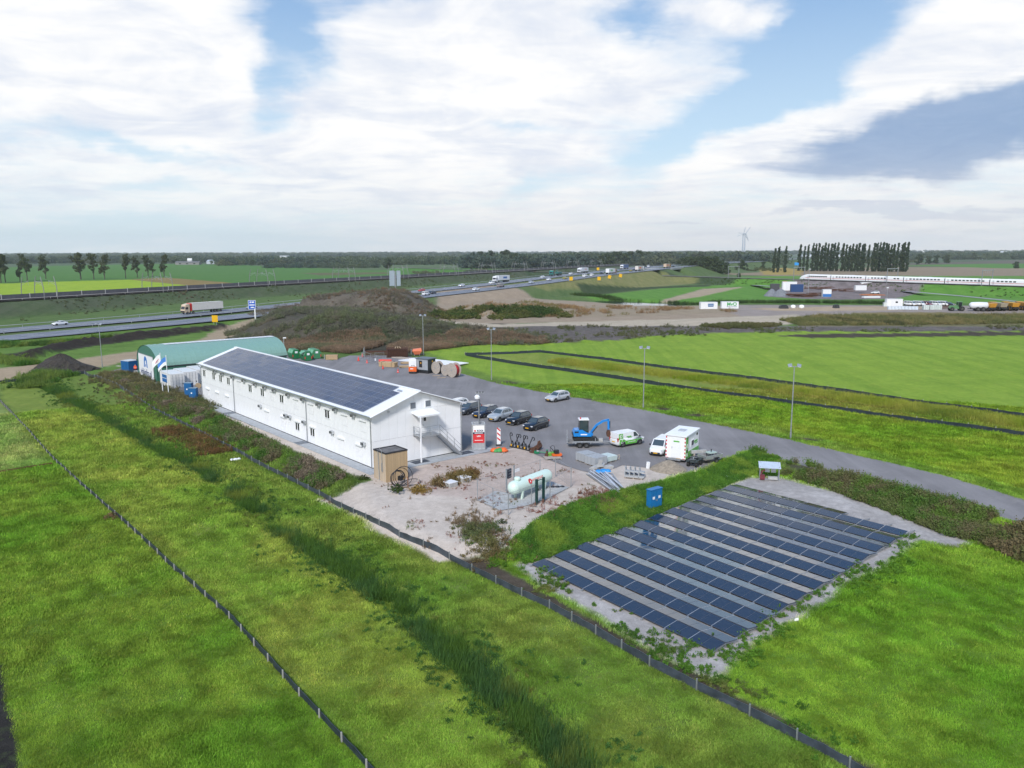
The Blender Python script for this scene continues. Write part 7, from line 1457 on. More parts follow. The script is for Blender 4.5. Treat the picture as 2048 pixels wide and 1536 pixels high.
def make_tree(kind, seed, lm):
    rnd = np.random.RandomState(seed); H = 1.0; cl = []; tr = MB()
    if kind == 'poplar':
        H = 30
        for i in range(64):
            h = rnd.uniform(.05, .98); w = 2.7*min(1, (h/.18)**.7)*(1-h)**.35 if h > .05 else .5
            a = rnd.uniform(0, 2*PI); k = rnd.uniform(0, .75); cl.append((w*k*math.cos(a)+2.2*max(0, h-.6)**1.4*2, w*k*math.sin(a), h*H, .55+w*.32))
        vs, fs = leaves(cl, 44, 1.15, rnd); tr.cyl((0, 0, -1), (0, 0, 8), .5, .4, 7); tr.cyl((0, 0, 8), (.6, 0, 24), .4, .1, 6)
    elif kind == 'row':
        H = 24; nb = rnd.randint(9, 13)
        for i in range(nb):
            h = rnd.uniform(.36, .95); a = rnd.uniform(0, 2*PI); w = 4.6*(1-abs(h-.64)*1.35); R_ = rnd.uniform(.3, 1)*w; c = (R_*math.cos(a), R_*math.sin(a), h*H); tr.cyl((0, 0, H*(h-.28)), c, .16, .05, 5)
            for j in range(6): cl.append((c[0]+rnd.normal()*1.1, c[1]+rnd.normal()*1.1, c[2]+rnd.normal()*1.3, rnd.uniform(.8, 1.5)))
        for j in range(16): h = rnd.uniform(.24, .9); cl.append((rnd.normal()*.7, rnd.normal()*.7, h*H, rnd.uniform(.7, 1.3)))
        vs, fs = leaves(cl, 36, 1.05, rnd); tr.cyl((0, 0, -1), (.2, 0, H*.35), .5, .35, 7); tr.cyl((.2, 0, H*.35), (0, .2, H*.85), .35, .1, 6)
    else:
        H = 13
        for i in range(34):
            a = rnd.uniform(0, 2*PI); h = rnd.uniform(.14, .95); w = 5.2*math.sqrt(max(.03, 1-((h-.42)/.6)**2)); k = rnd.uniform(.2, .95); cl.append((w*k*math.cos(a), w*k*math.sin(a), h*H, rnd.uniform(1.0, 1.9)))
        vs, fs = leaves(cl, 44, 1.1, rnd); tr.cyl((0, 0, -1), (0, 0, H*.6), .35, .12, 7); [tr.cyl((0, 0, H*.25), (2.5*math.cos(a), 2.5*math.sin(a), H*.6), .16, .05, 5) for a in rnd.uniform(0, 6.28, 4)]
    cm = bpy.data.meshes.new('crown'); cm.from_pydata(vs, [], fs); cm.materials.append(lm); return cm, tr.mesh('trunk', BARK), H
LP = leaf_mat('poplar_leaves', (.055, .082, .05)); LR = leaf_mat('row_tree_leaves', (.085, .105, .06)); LB = leaf_mat('bushy_leaves', (.065, .092, .05))
TREES = {k: [make_tree(k, s+i, lm) for i in range(n)] for k, s, n, lm in (('poplar', 10, 4, LP), ('row', 40, 5, LR), ('bushy', 80, 4, LB))}
_ti = [0]
def tree(kind, p, h, label, group, name, ws=1.0, lean=0):
    _ti[0] += 1; cm, tm, H = TREES[kind][_ti[0] % len(TREES[kind])]; s = h/H
    r = thing(name, label, 'tree', tuple(p), random.uniform(0, 6.28) if kind != 'poplar' else random.uniform(-.35, .35), group); c = obj('crown', cm, r); t = obj('trunk', tm, r); r.scale = (s*ws, s*ws, s); return r
def trees():
    # the tall row behind the train
    xs = [1593, 1602, 1609, 1619, 1624, 1629.5, 1636, 1642.5, 1648, 1654.5, 1660, 1667.5, 1677.5, 1684, 1690, 1697, 1703, 1709, 1716, 1720, 1729, 1739, 1744.5, 1751, 1756.5, 1762, 1766.5, 1773, 1778, 1786, 1794.5, 1799, 1805]
    tops = {1593: 489, 1602: 492, 1609: 488, 1805: 485, 1799: 485}
    for k, x in enumerate(xs):
        D = 960-(x-1593)*.25+random.uniform(-6, 6); p = atD(x, D, -1.0); top = tops.get(x, random.choice((485, 486, 487.5, 489, 490, 487))); hh = 24+1-(top-500.7)*D/1600
        lab = 'tall slim poplar, %s from the left in the long row behind the train' % ORD[k] if k < 30 else 'tall slim poplar, %s from the right end of the long row behind the train' % ('third', 'second', 'right-most')[k-30]
        tree('poplar', p, hh, lab, 'tall poplars in a row behind the train', 'poplar_tree', random.uniform(.8, 1.05))
    for x, top, lab in ((1543.5, 496, 'slim poplar left of the long row, left one of a close pair'), (1551, 492, 'slim poplar left of the long row, right one of a close pair'), (1565.5, 492, 'single slim poplar between the close pair and the long row')):
        D = 900; tree('poplar', atD(x, D, -1), 25-(top-501)*D/1600, lab, 'tall poplars in a row behind the train', 'poplar_tree', .95)
    # the open row in the left fields
    L = ((-6, 565, 500), (2, 565, 503), (11, 564, 508), (40, 563, 524), (55, 563.5, 506), (92, 558, 508), (162, 559, 500), (188, 559, 507), (209.5, 559, 509), (251.7, 557, 506.5), (275, 555, 511), (296.5, 555, 505), (306, 555, 524), (328.6, 554.5, 509))
    nm = ('left-most', 'second', 'third', 'fourth, shorter', 'fifth', 'sixth, leaning', 'seventh and bushiest', 'eighth', 'ninth', 'tenth', 'eleventh', 'twelfth', 'thirteenth and shortest', 'right-most')
    for (x, by, top), n_ in zip(L, nm):
        p = gp(x, by, -.9); D = p[1]; hz_ = 506-x*7/2048; tree('row', p, 24.9-(top-hz_)*D/1600, '%s tree of the open row in the left fields' % n_, 'open row of trees in the left fields', 'row_tree', .95 if n_ != 'seventh and bushiest' else 1.25)
    # bushy clumps
    G_ = [('mid', [(940, 533, 20), (960, 532, 28), (985, 533, 30), (1010, 534, 32), (1030, 536, 30)], 'bushy tree in the clump behind the high-speed line, %s from its left'),
          ('bridge', [(1204, 537, 26), (1218, 538, 30), (1232, 537, 32), (1246, 536, 30), (1262, 535, 31), (1280, 534, 32), (1297, 533, 28), (1312, 532, 22)], 'bushy tree of the dark wood beside the motorway, %s from its left'),
          ('right', [(1356, 548, 26), (1368, 549, 32), (1382, 551, 36), (1397, 551, 38), (1412, 551, 37), (1426, 551, 36), (1438, 551, 30), (1449, 550, 26)], 'bushy tree of the clump right of the bridge, %s from its left')]
    for nm_, l, lab in G_:
        for k, (x, by, hp) in enumerate(l):
            p = gp(x, by, -1.0); tree('bushy', p, hp*p[1]/1600, lab % ORD[k], 'bushy trees near the motorway', 'bushy_tree', random.uniform(1.0, 1.3))
    for x, by, hp, lab in ((506, 532, 12, 'round bush-like tree alone at the end of the left green field'), (943.5, 545, 11, 'round bush alone beside the high-speed line'), (776, 538, 21, 'round tree just left above the grey sign board'), (2032, 538, 15, 'single round tree in the far field at the right edge'), (1485, 543, 22, 'loose round tree between the clump and the poplars'), (1472, 545, 12, 'dark low bush left of the loose round tree'), (1526, 538, 14, 'small round tree left of the poplar pair'), (1478, 556, 10, 'low dark bush by the winding path'),
                         (1838, 530, 21, 'large round tree right of the poplar row'), (1856, 529, 16, 'round tree right of the large one beyond the poplar row'), (1872, 528, 17, 'third round tree beyond the poplar row'), (1893, 527, 18, 'round tree left of the grey farm roof'), (1948, 520, 14, 'round tree behind the grey farm roof'), (1700, 556, 4, 'small bush before the cornfield')):
        p = gp(x, by, -1.0); tree('bushy', p, hp*p[1]/1600, lab, None, 'round_tree', 1.15)
trees()
def turbines():
    for px, hub, D, a0, lab in ((1483.5, 469, 5200, .62, 'white wind turbine on the horizon, front one of two'), (1479.5, 470, 5600, .25, 'white wind turbine on the horizon, just behind the front one')):
        p = atD(px, D, 0); z = 24+(501.2-hub)*D/1600; r = thing('wind_turbine', lab, 'wind turbine', tuple(p), R(10), 'wind turbines on the horizon'); tg = mat('turbine_grey', (.42, .47, .54), .5); MB().cyl((0, 0, -2), (0, 0, z), 5.0, 3.2, 10).build('tower', tg, r); MB().box((0, -2, z+1), (5, 11, 5)).build('nacelle', tg, r)
        for k in range(3):
            a = a0+k*2*PI/3; m = MB(); d = Vector((math.sin(a), 0, math.cos(a))); m.bar(Vector((0, -8, z+1)), Vector((0, -8, z+1))+d*50, 4.5, 2.5); m.build('blade', tg, r)
    for k, (px, py, w, h, D, col, lab) in enumerate(((452, 525, 62, 9, 1750, (.42, .47, .52), 'long grey barn at the end of the left fields'), (485, 525, 10, 6, 1750, (.7, .7, .7), 'small white shed right of the long grey barn'), (385, 528, 48, 7, 1650, (.16, .15, .15), 'dark farmhouse left of the long grey barn'), (388, 527, 8, 13, 1660, (.7, .7, .68), 'white chimney-like house in the dark farm'), (1955, 521, 50, 9, 2050, (.5, .54, .58), 'grey-roofed farm building on the far right'), (2016, 519, 34, 9, 2100, (.2, .12, .1), 'brown farmhouse on the far right'), (1990, 505, 60, 16, 4200, (.75, .76, .78), 'white roof flash among the far trees on the right'), (1150, 505, 300, 10, 4200, (.6, .64, .7), 'far pale greenhouse roofs in the middle of the horizon'), (1100, 506.5, 150, 9, 4000, (.62, .65, .7), 'far white shed left of the pale greenhouse roofs'), (540, 508, 220, 8, 3800, (.7, .7, .72), 'far white warehouse on the left horizon'), (240, 521, 30, 7, 2100, (.3, .28, .28), 'grey house among trees behind the left row'), (130, 521, 40, 6, 2100, (.62, .64, .66), 'white low sheds among trees behind the left row'), (1640, 508, 160, 9, 3000, (.6, .62, .66), 'far pale shed left of the poplars'))):
        p = atD(px, D, -1); r = thing('farm_building', lab, 'building', tuple(p), R(random.uniform(-12, 12)), 'far buildings'); m_ = mat('farm_%d' % k, col, .7); hh = h; MB().box((0, 0, hh*.35), (w, max(8, w*.3), hh*.7)).build('wall', mat('farm_wall_%d' % k, tuple(min(.7, v*.9+.08) for v in col), .8), r); dd = max(8, w*.3)/2+.5
        MB().extr([(-dd, hh*.68), (dd, hh*.68), (0, hh)], -w/2-.4, w/2+.4, 'x').build('roof', m_, r)
        if h > 6 and w < 70: [MB().box((x, -dd+.45, hh*.35), (w*.08, .12, hh*.3)).build('window', M['glass'], r) for x in (-w*.3, 0, w*.3)]
turbines()
# ------------------------------------------------------------------ vegetation scattered over the ground (countless: kind = stuff)
RS = np.random.RandomState(12); FOL = leaf_mat('foliage', (.1, .1, .1), .34, True)
def blades(n, h, spread, w, bend=.3, seed=0):
    r = np.random.RandomState(seed); vs = []; fs = []
    for i in range(n):
        a = r.uniform(0, 6.28); x, y = r.normal(size=2)*spread*.5; hh = h*r.uniform(.55, 1.1); bx, by = math.cos(a)*bend*hh, math.sin(a)*bend*hh; px, py = -math.sin(a)*w, math.cos(a)*w; k = len(vs)
        vs += [(x-px, y-py, -.03), (x+px, y+py, -.03), (x+bx*.35+px*.8, y+by*.35+py*.8, hh*.6), (x+bx*.35-px*.8, y+by*.35-py*.8, hh*.6), (x+bx, y+by, hh)]; fs += [(k, k+1, k+2, k+3), (k+3, k+2, k+4)]
    return vs, fs
def bushm(n, r_, h, leaf, seed=0):
    r = np.random.RandomState(seed); cl = [(r.normal()*r_*.45, r.normal()*r_*.45, h*r.uniform(.12, .8), r_*r.uniform(.3, .5)) for _ in range(9)]
    return leaves(cl, n//9, leaf, r)
def spikes(n, h, spread, seed=0):
    """tall dead stalks with seed heads"""
    r = np.random.RandomState(seed); cl = []
    for i in range(n):
        x, y = r.normal(size=2)*spread*.5; hh = h*r.uniform(.5, 1.05); cl += [(x*(1+t*.25), y*(1+t*.25), hh*t, .09+.05*t) for t in (.35, .6, .82, 1.0)]
    return leaves(cl, 3, .16, r)
def scatter(name, protos, pts, sc, col, z=None, sink=0.0):
    n = len(pts); 
    if not n: return
    zz = hz(pts[:, 0], pts[:, 1])-sink if z is None else z
    V = [np.c_[pts[:, :2], zz]]; fs = []; pk = [np.zeros(n, int)]; off = n
    for k, (v, f) in enumerate(protos):
        v = np.array(v); V.append(v); fs += [tuple(i+off for i in q) for q in f]; pk.append(np.full(len(v), k+1)); off += len(v)
    V = np.concatenate(V); me = bpy.data.meshes.new(name); me.from_pydata(V.tolist(), [], fs); me.materials.append(FOL)
    N = len(V); A = lambda nm, ty, arr, key: me.attributes.new(nm, ty, 'POINT').data.foreach_set(key, np.ascontiguousarray(arr).ravel())
    A('pk', 'INT', np.concatenate(pk).astype(np.int32), 'value'); s = np.ones(N, np.float32); s[:n] = sc; A('sc', 'FLOAT', s, 'value')
    rt = np.zeros((N, 3), np.float32); rt[:n, 2] = RS.uniform(0, 6.28, n); rt[:n, :2] = RS.normal(size=(n, 2))*.12; A('rot', 'FLOAT_VECTOR', rt, 'vector')
    c = np.ones((N, 4), np.float32); c[:n, :3] = np.clip(col, 0, 1); A('col', 'FLOAT_COLOR', c, 'color'); ix = np.zeros(N, np.int32); ix[:n] = RS.randint(0, len(protos), n); A('ix', 'INT', ix, 'value')
    o = obj(name, me); o['kind'] = 'stuff'
    g = bpy.data.node_groups.new(name, 'GeometryNodeTree'); g.interface.new_socket('Geometry', in_out='INPUT', socket_type='NodeSocketGeometry'); g.interface.new_socket('Geometry', in_out='OUTPUT', socket_type='NodeSocketGeometry')
    nd = g.nodes; L = g.links.new; gi = nd.new('NodeGroupInput'); go = nd.new('NodeGroupOutput')
    def attr(nm, ty):
        a = nd.new('GeometryNodeInputNamedAttribute'); a.data_type = ty; a.inputs['Name'].default_value = nm; return [q for q in a.outputs if q.enabled and q.name == 'Attribute'][0]
    def sel(k):
        cmp = nd.new('FunctionNodeCompare'); cmp.data_type = 'INT'; cmp.operation = 'EQUAL'; ins = [q for q in cmp.inputs if q.enabled and q.type == 'INT']; L(attr('pk', 'INT'), ins[0]); ins[1].default_value = k
        sp = nd.new('GeometryNodeSeparateGeometry'); sp.domain = 'POINT'; L(gi.outputs[0], sp.inputs['Geometry']); L(cmp.outputs[0], sp.inputs['Selection']); return sp.outputs[0]
    jn = nd.new('GeometryNodeJoinGeometry')
    for k in reversed(range(len(protos))): q = nd.new('GeometryNodeGeometryToInstance'); L(sel(k+1), q.inputs[0]); L(q.outputs[0], jn.inputs[0])
    ip = nd.new('GeometryNodeInstanceOnPoints'); L(sel(0), ip.inputs['Points']); L(jn.outputs[0], ip.inputs['Instance']); ip.inputs['Pick Instance'].default_value = True; L(attr('ix', 'INT'), ip.inputs['Instance Index']); L(attr('rot', 'FLOAT_VECTOR'), ip.inputs['Rotation']); L(attr('sc', 'FLOAT'), ip.inputs['Scale']); L(ip.outputs[0], go.inputs[0])
    md = o.modifiers.new('scatter', 'NODES'); md.node_group = g; return o
def fill(poly, n, feather=0):
    P = np.array([p[:2] for p in poly]); out = []
    lo, hi = P.min(0), P.max(0); got = 0
    while got < n:
        q = RS.uniform(lo, hi, (n*2, 2)); q = q[sdf(q[:, 0], q[:, 1], P, 1.0) > 0]; out.append(q); got += len(q)
    return np.concatenate(out)[:n]
def strip(pts, w, n, gap=.35, freq=.12, seed=1):
    P = np.array([p[:2] for p in pts]); seg = np.linalg.norm(np.diff(P, axis=0), axis=1); cum = np.r_[0, np.cumsum(seg)]; s = RS.uniform(0, cum[-1], n); i = np.clip(np.searchsorted(cum, s)-1, 0, len(seg)-1); t = (s-cum[i])/seg[i]; d = (P[i+1]-P[i])/seg[i][:, None]
    q = P[i]+d*(t*seg[i])[:, None]+np.stack([-d[:, 1], d[:, 0]], 1)*(RS.normal(size=n)*w*.5)[:, None]
    k = fbm(q[:, 0]*freq, q[:, 1]*freq, 3, seed) > gap; return q[k]
def tint(q, cols, f=.3, seed=3, jit=.16):
    """patchy blend between colours"""
    t = np.clip((fbm(q[:, 0]*f, q[:, 1]*f, 4, seed)-.28)/.44, 0, .999)*(len(cols)-1); C = np.array([c_(*c) for c in cols]); i = t.astype(int); w = (t-i)[:, None]
    i2 = np.minimum(i+1, len(cols)-1); return 1.95*(C[i]*(1-w)+C[i2]*w)*RS.uniform(1-jit, 1+jit, (len(q), 1))
def visible(q, m=60):
    d = np.c_[q, np.full(len(q), -.5)]-np.array([0, 0, HC]); e = d @ _RM.T; x = 1024+F*e[:, 0]/e[:, 2]; y = 768-F*e[:, 1]/e[:, 2]; return (e[:, 2] > 1) & (x > -m) & (x < 2048+m) & (y < 1536+m*2)
# short lawn over all the near grass
def lawn():
    n = 560000; D = 30+(RS.uniform(0, 1, n)**1.35)*115; a = np.radians(RS.uniform(-36, 36, n)); q = np.stack([D*np.sin(a), D*np.cos(a)], 1); q = q[visible(q)]
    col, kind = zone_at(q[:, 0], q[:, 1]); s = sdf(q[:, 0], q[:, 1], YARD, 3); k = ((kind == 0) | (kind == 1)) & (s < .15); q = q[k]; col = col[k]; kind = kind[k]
    D = np.hypot(q[:, 0], q[:, 1]); bare = fbm(q[:, 0]*.5, q[:, 1]*.5, 4, 55); k = RS.uniform(size=len(q)) < .35+2.4*np.clip(bare-.2, 0, 1); q, col, D, bare, kind = q[k], col[k], D[k], bare[k], kind[k]
    c1 = np.clip((fbm(q[:, 0]*.16, q[:, 1]*.16, 4, 61)-.32)/.36, 0, 1)[:, None]; c2 = np.clip((fbm(q[:, 0]*.9, q[:, 1]*.9, 3, 62)-.3)/.4, 0, 1)[:, None]
    col = np.where(kind[:, None] == 1, 1.2, 2.0)*col*(.74+.55*c2)*(np.array([.82, .95, .8])*(1-c1)+np.array([1.22, 1.06, 1.15])*c1)*RS.uniform(.84, 1.18, (len(q), 1))
    tt = q[:, 0]*UX[0]+q[:, 1]*UX[1]; col = col*(1+.09*np.sin(tt*2.9+4*fbm(q[:, 0]*.05, q[:, 1]*.05, 2, 77)))[:, None]      # mowing lines
    k = RS.uniform(size=len(q)) < .07; col[k] = col[k]*np.array([1.5, 1.15, 1.6])
    tall = np.clip((fbm(q[:, 0]*.4, q[:, 1]*.4, 3, 63)-.45)*3, 0, 1)
    scatter('lawn_grass', [blades(9, .14, .30, .014, .6, 1), blades(8, .17, .34, .016, .8, 2), blades(10, .11, .30, .014, .5, 3)], q, (.8+.4*tall)*np.clip(D/55, .8, 2.4)*RS.uniform(.7, 1.25, len(q)), col)
lawn()
def plants():
    TG = [blades(16, .95, .38, .014, .35, 5), blades(18, .8, .42, .014, .55, 6), blades(14, 1.1, .34, .013, .25, 7)]; BS = [bushm(110, .42, .55, .17, 8), bushm(120, .5, .45, .16, 9), bushm(100, .36, .62, .17, 10)]; SP = [spikes(8, 1.0, .5, 11), spikes(9, .85, .55, 12), spikes(7, 1.1, .4, 13)]
    g = lambda L, z=-.8: [gp(a, b, z) for a, b in L]
    sc = lambda q, lo, hi: RS.uniform(lo, hi, len(q))
    # reeds in the ditch: clumps of blue-green and yellow-green
    q = strip(DITCH, 1.15, 12000, .36, .22); scatter('ditch_reeds', TG, q, sc(q, .55, 1.15), tint(q, [(66, 96, 46), (78, 106, 42), (62, 92, 52), (110, 122, 52)], .25), None, .12)
    q = strip(DITCH, 3.4, 5200, .45, .25, 9); scatter('ditch_weeds', BS+TG[:2], q, sc(q, .3, .65), tint(q, [(76, 108, 52), (64, 96, 46), (112, 120, 58)], .3))
    q = strip([gp(a, b, -.3) for a, b in ((1110, 723), (1300, 745), (1500, 769), (1800, 812), (2048, 852), (2300, 888))], 3.2, 9000, .2, .2, 4); scatter('strip_grass', TG, q, sc(q, .6, 1.1), tint(q, [(120, 138, 44), (150, 150, 66), (96, 118, 44)], .12))
    # bank below the office: green and brown weeds
    bank = g([(235, 758), (300, 800), (400, 822), (560, 905), (690, 963), (640, 974), (520, 916), (400, 850), (300, 800), (225, 764)], -.4)
    q = fill(bank, 9000); k = fbm(q[:, 0]*.3, q[:, 1]*.3, 4, 71) > .46; q = q[k]; scatter('bank_weeds', BS+SP, q, sc(q, .4, 1.0), tint(q, [(72, 104, 48), (88, 114, 54), (112, 102, 80), (82, 112, 52), (122, 110, 94)], .35))
    q = strip(g([(225, 748), (300, 790), (350, 806), (400, 826)], -.2), 4.5, 3000, .3, .2, 6); scatter('bank_weeds', BS+SP, q, sc(q, .4, .95), tint(q, [(86, 96, 60), (104, 98, 74), (122, 118, 74)], .3))
    q = strip(g([(330, 858), (360, 868), (400, 888), (440, 910)]), 2.4, 800, .2, .3, 7); scatter('dry_dock', SP, q, sc(q, .35, .75), tint(q, [(112, 84, 56), (92, 84, 50), (124, 98, 64)], .4))
    # green bank between the sand and the solar field
    q = fill([gp(a, b, -.4) for a, b in ((1022, 1096), (1075, 1052), (1135, 1022), (1235, 992), (1330, 970), (1420, 945), (1500, 911), (1560, 924), (1500, 945), (1400, 985), (1250, 1050), (1120, 1100), (1050, 1118))], 10500); scatter('bank_grass', BS+TG[:1], q, sc(q, .35, .85), tint(q, [(80, 122, 46), (100, 138, 52), (72, 110, 46), (124, 148, 60)], .3))
    q = fill([gp(a, b, -.2) for a, b in ((1500, 903), (1700, 957), (1900, 1009), (2048, 1050), (2250, 1106), (2200, 1150), (2048, 1112), (1960, 1085), (1800, 1020), (1660, 968), (1560, 940))], 9000); k = fbm(q[:, 0]*.22, q[:, 1]*.22, 4, 81) > .46; q = q[k]; scatter('verge_shrubs', BS+SP, q, sc(q, .3, .95), tint(q, [(84, 116, 50), (104, 108, 68), (80, 112, 48), (110, 102, 76), (96, 120, 56)], .3, 5))
    q = fill([gp(a, b, -.4) for a, b in ((1940, 1068), (2048, 1060), (2300, 1130), (2300, 1190), (2048, 1118))], 1400); scatter('verge_shrubs', BS+SP, q, sc(q, .5, 1.2), tint(q, [(96, 104, 58), (112, 100, 74), (84, 108, 50)], .3, 6))
    # weeds round the gravel bed, along the silt fence and between the panel rows
    for L, w, n, cols, a, b in ((((910, 1108), (985, 1112), (1060, 1150), (1200, 1225), (1330, 1305), (1500, 1398), (1700, 1510)), 1.6, 800, [(84, 120, 46), (70, 104, 42), (112, 116, 66)], .25, .65), (((1060, 1132), (1180, 1195), (1300, 1255), (1425, 1310), (1500, 1268), (1650, 1180), (1830, 1070)), 1.0, 300, [(92, 122, 52), (78, 112, 50)], .25, .7), (((1440, 1335), (1560, 1268), (1700, 1180), (1850, 1095)), 1.2, 320, [(92, 128, 46), (80, 116, 44)], .3, .75)):
        q = strip(g(L), w, n, .48, .35, n); scatter('gravel_weeds', BS, q, sc(q, a, b), tint(q, cols, .4))
    # sand: dry reddish weeds and small green tufts
    sand = [gp(a, b) for a, b in ((640, 985), (742, 965), (905, 915), (1000, 900), (1120, 935), (1200, 965), (1230, 985), (1110, 1020), (1018, 1090), (880, 1100), (760, 1052))]
    q = fill(sand, 4200); k = fbm(q[:, 0]*.35, q[:, 1]*.35, 4, 91) > .62; q = q[k]; scatter('dry_weeds', BS+SP, q, sc(q, .1, .32), tint(q, [(132, 100, 86), (122, 108, 76), (140, 92, 82), (96, 112, 62)], .5))
    for px, py, r_, n, cols, s0, s1 in ((935, 1040, 2.6, 95, [(122, 108, 82), (134, 112, 90)], .25, .5), (955, 1062, 2.2, 120, [(112, 92, 76), (84, 104, 60)], .4, .8), (1095, 1018, 3.0, 45, [(140, 92, 84), (120, 100, 76)], .25, .55), (985, 1095, 2.0, 90, [(124, 104, 76), (96, 104, 60)], .4, .8), (918, 958, 1.3, 90, [(128, 108, 66), (112, 100, 64)], .5, .9), (880, 968, .9, 40, [(124, 108, 74)], .5, .9), (838, 982, 1.0, 40, [(134, 110, 58)], .3, .5), (942, 950, .7, 40, [(124, 100, 66)], .5, .9), (1195, 1000, 2.2, 110, [(126, 94, 80)], .3, .6)):
        p = gp(px, py); q = p[:2]+RS.normal(size=(n, 2))*r_*.55; scatter('dry_weeds', SP+BS[:1], q, sc(q, s0, s1), tint(q, cols, .6))
    # brown dock belt before the mounds, and growth on the mounds
    for poly, n, lo, hi in (([(548, 704), (560, 688), (760, 684), (775, 690), (735, 700), (700, 708), (620, 702)], 4500, .9, 1.5), ([(775, 698), (800, 690), (960, 682), (1090, 682), (1095, 690), (960, 692), (850, 704), (790, 706)], 4500, .9, 1.4)):
        q = fill([gp(a, b) for a, b in poly], n); scatter('brown_dock', SP, q, sc(q, lo, hi)*.85, tint(q, [(132, 112, 92), (118, 102, 84), (138, 116, 94), (108, 108, 82)], .12, 8))
    q = fill(M1, 14000); f = fbm(q[:, 0]*.10, q[:, 1]*.10, 4, 101); k = (f > .46); q = q[k]; scatter('mound_growth', BS+SP, q, sc(q, .5, 1.5), tint(q, [(84, 96, 70), (104, 106, 84), (100, 98, 88), (102, 110, 78), (112, 106, 90)], .10, 14))
    q = fill(M2, 9000); f = fbm(q[:, 0]*.10, q[:, 1]*.10, 4, 111); k = (f > .48); q = q[k]; scatter('mound_growth', BS+SP, q, sc(q, .4, 1.2), tint(q, [(112, 108, 96), (116, 104, 88), (104, 104, 88), (124, 102, 82), (114, 110, 94)], .10, 15))
    q = strip(wD([(880, 296), (950, 292), (1040, 294), (1130, 298)]), 9, 2600, .45, .1, 5); scatter('sand_shrubs', BS, q, sc(q, 1.6, 3.4), tint(q, [(72, 86, 48), (96, 98, 56), (66, 84, 46)], .1))
    q = fill(M3, 7000); k = fbm(q[:, 0]*.14, q[:, 1]*.14, 4, 121) > np.interp(q[:, 0], [0, 30], [.5, .6]); q = q[k]; scatter('dry_grass', SP+TG, q, sc(q, .5, 1.3), tint(q, [(150, 126, 88), (134, 108, 80), (120, 116, 74)], .12))
    q = fill([gp(a, b) for a, b in ((960, 668), (1100, 655), (1500, 655), (2100, 655), (2100, 665), (1500, 668), (1230, 682), (1090, 690))], 3000); k = fbm(q[:, 0]*.12, q[:, 1]*.12, 4, 131) > .56; q = q[k]; scatter('soil_weeds', BS+SP, q, sc(q, .5, 1.2), tint(q, [(96, 92, 70), (88, 100, 58)], .12))
    q = fill([gp(a, b) for a, b in ((1560, 642), (1640, 634), (1900, 634), (2150, 630), (2150, 648), (1800, 652), (1600, 653))], 5200); scatter('verge_growth', BS+TG, q, sc(q, .9, 2.0), tint(q, [(118, 116, 76), (92, 98, 60), (134, 124, 84), (82, 84, 56)], .08))
    q = fill([gp(a, b) for a, b in ((1400, 655), (1480, 650), (1560, 652), (1540, 658), (1440, 660))], 700); scatter('verge_growth', BS, q, sc(q, 1.2, 2.2), tint(q, [(80, 90, 54), (104, 100, 68)], .1))
    for L, w, n, s0, s1, cols in ((TR, 17, 3600, .9, 1.9, [(74, 92, 52), (86, 104, 56), (96, 100, 62)]), (HS[:6], 30, 6500, .8, 1.7, [(84, 94, 66), (100, 104, 78), (88, 104, 62), (110, 98, 78)])):
        q = strip(L, w, n, .46, .05, 6); d, _, _ = pline(q[:, 0], q[:, 1], L); q = q[d > 8.5]; scatter('slope_growth', BS, q, sc(q, s0, s1), tint(q, cols, .05))
    q = strip([gt(a, b) for a, b in ((1150, 597), (1250, 600), (1330, 603), (1400, 606.5), (1560, 606), (1800, 608))], 3, 1800, .2, .1, 3); scatter('pond_reeds', TG, q, sc(q, 1.2, 2.2), tint(q, [(52, 70, 40), (66, 84, 44)], .1))
    for pts in (((0, 692), (90, 688), (160, 682), (215, 676)), ((-40, 715), (20, 722), (60, 730)), ((60, 770), (75, 752), (95, 745), (120, 752))):
        q = strip([gp(a, b, -.2) for a, b in pts], 3.0, 900, .2, .2, 3); scatter('track_weeds', BS+TG, q, sc(q, .9, 1.8), tint(q, [(72, 108, 46), (112, 128, 62), (64, 92, 44)], .15))
plants()
def bushes():
    """the few bushes on the sand one can tell apart"""
    bm1 = [bushm(150, .62, .7, .2, 20), bushm(150, .7, .6, .2, 21)]; cols = {'g': (.05, .075, .025), 'b': (.19, .13, .07), 'y': (.25, .18, .06)}
    for px, py, c, s, lab in ((792, 985, 'g', 1.15, 'dark green bush growing at the foot of the hose coil'), (728, 960, 'g', .8, 'dark green weed clump on the bank left of the timber shed'), (838, 984, 'y', 1.0, 'low yellow-brown bush alone on the sand right of the hose coil'), (884, 974, 'b', .9, 'brown dry bush left of the front concrete block'), (1004, 1047, 'g', .6, 'small bright green plant among dry weeds in front of the gas tank pad'), (873, 968, 'b', .6, 'small dry bush between the yellow-brown bush and the stakes'), (221, 1037, 'b', .85, 'grey-brown heap of dead twigs against the left silt fence'), (1520, 1110, 'g', .0, '')):
        if s == 0: continue
        r = thing('bush', lab, 'bush', tuple(gt(px, py)), 1.0*px); v, f = bm1[int(px) % 2]; me = bpy.data.meshes.new('foliage'); me.from_pydata([(x*s*1.3, y*s*1.3, z*s) for x, y, z in v], [], f); me.materials.append(leaf_mat('bush_leaf_'+c, cols[c])); obj('foliage', me, r)
        m = MB(); [m.bar((0, 0, -.1), (math.cos(a)*.3*s, math.sin(a)*.3*s, .4*s), .03) for a in (0, 1.3, 2.5, 3.9, 5.1)]; m.build('stem', BARK, r)
bushes()
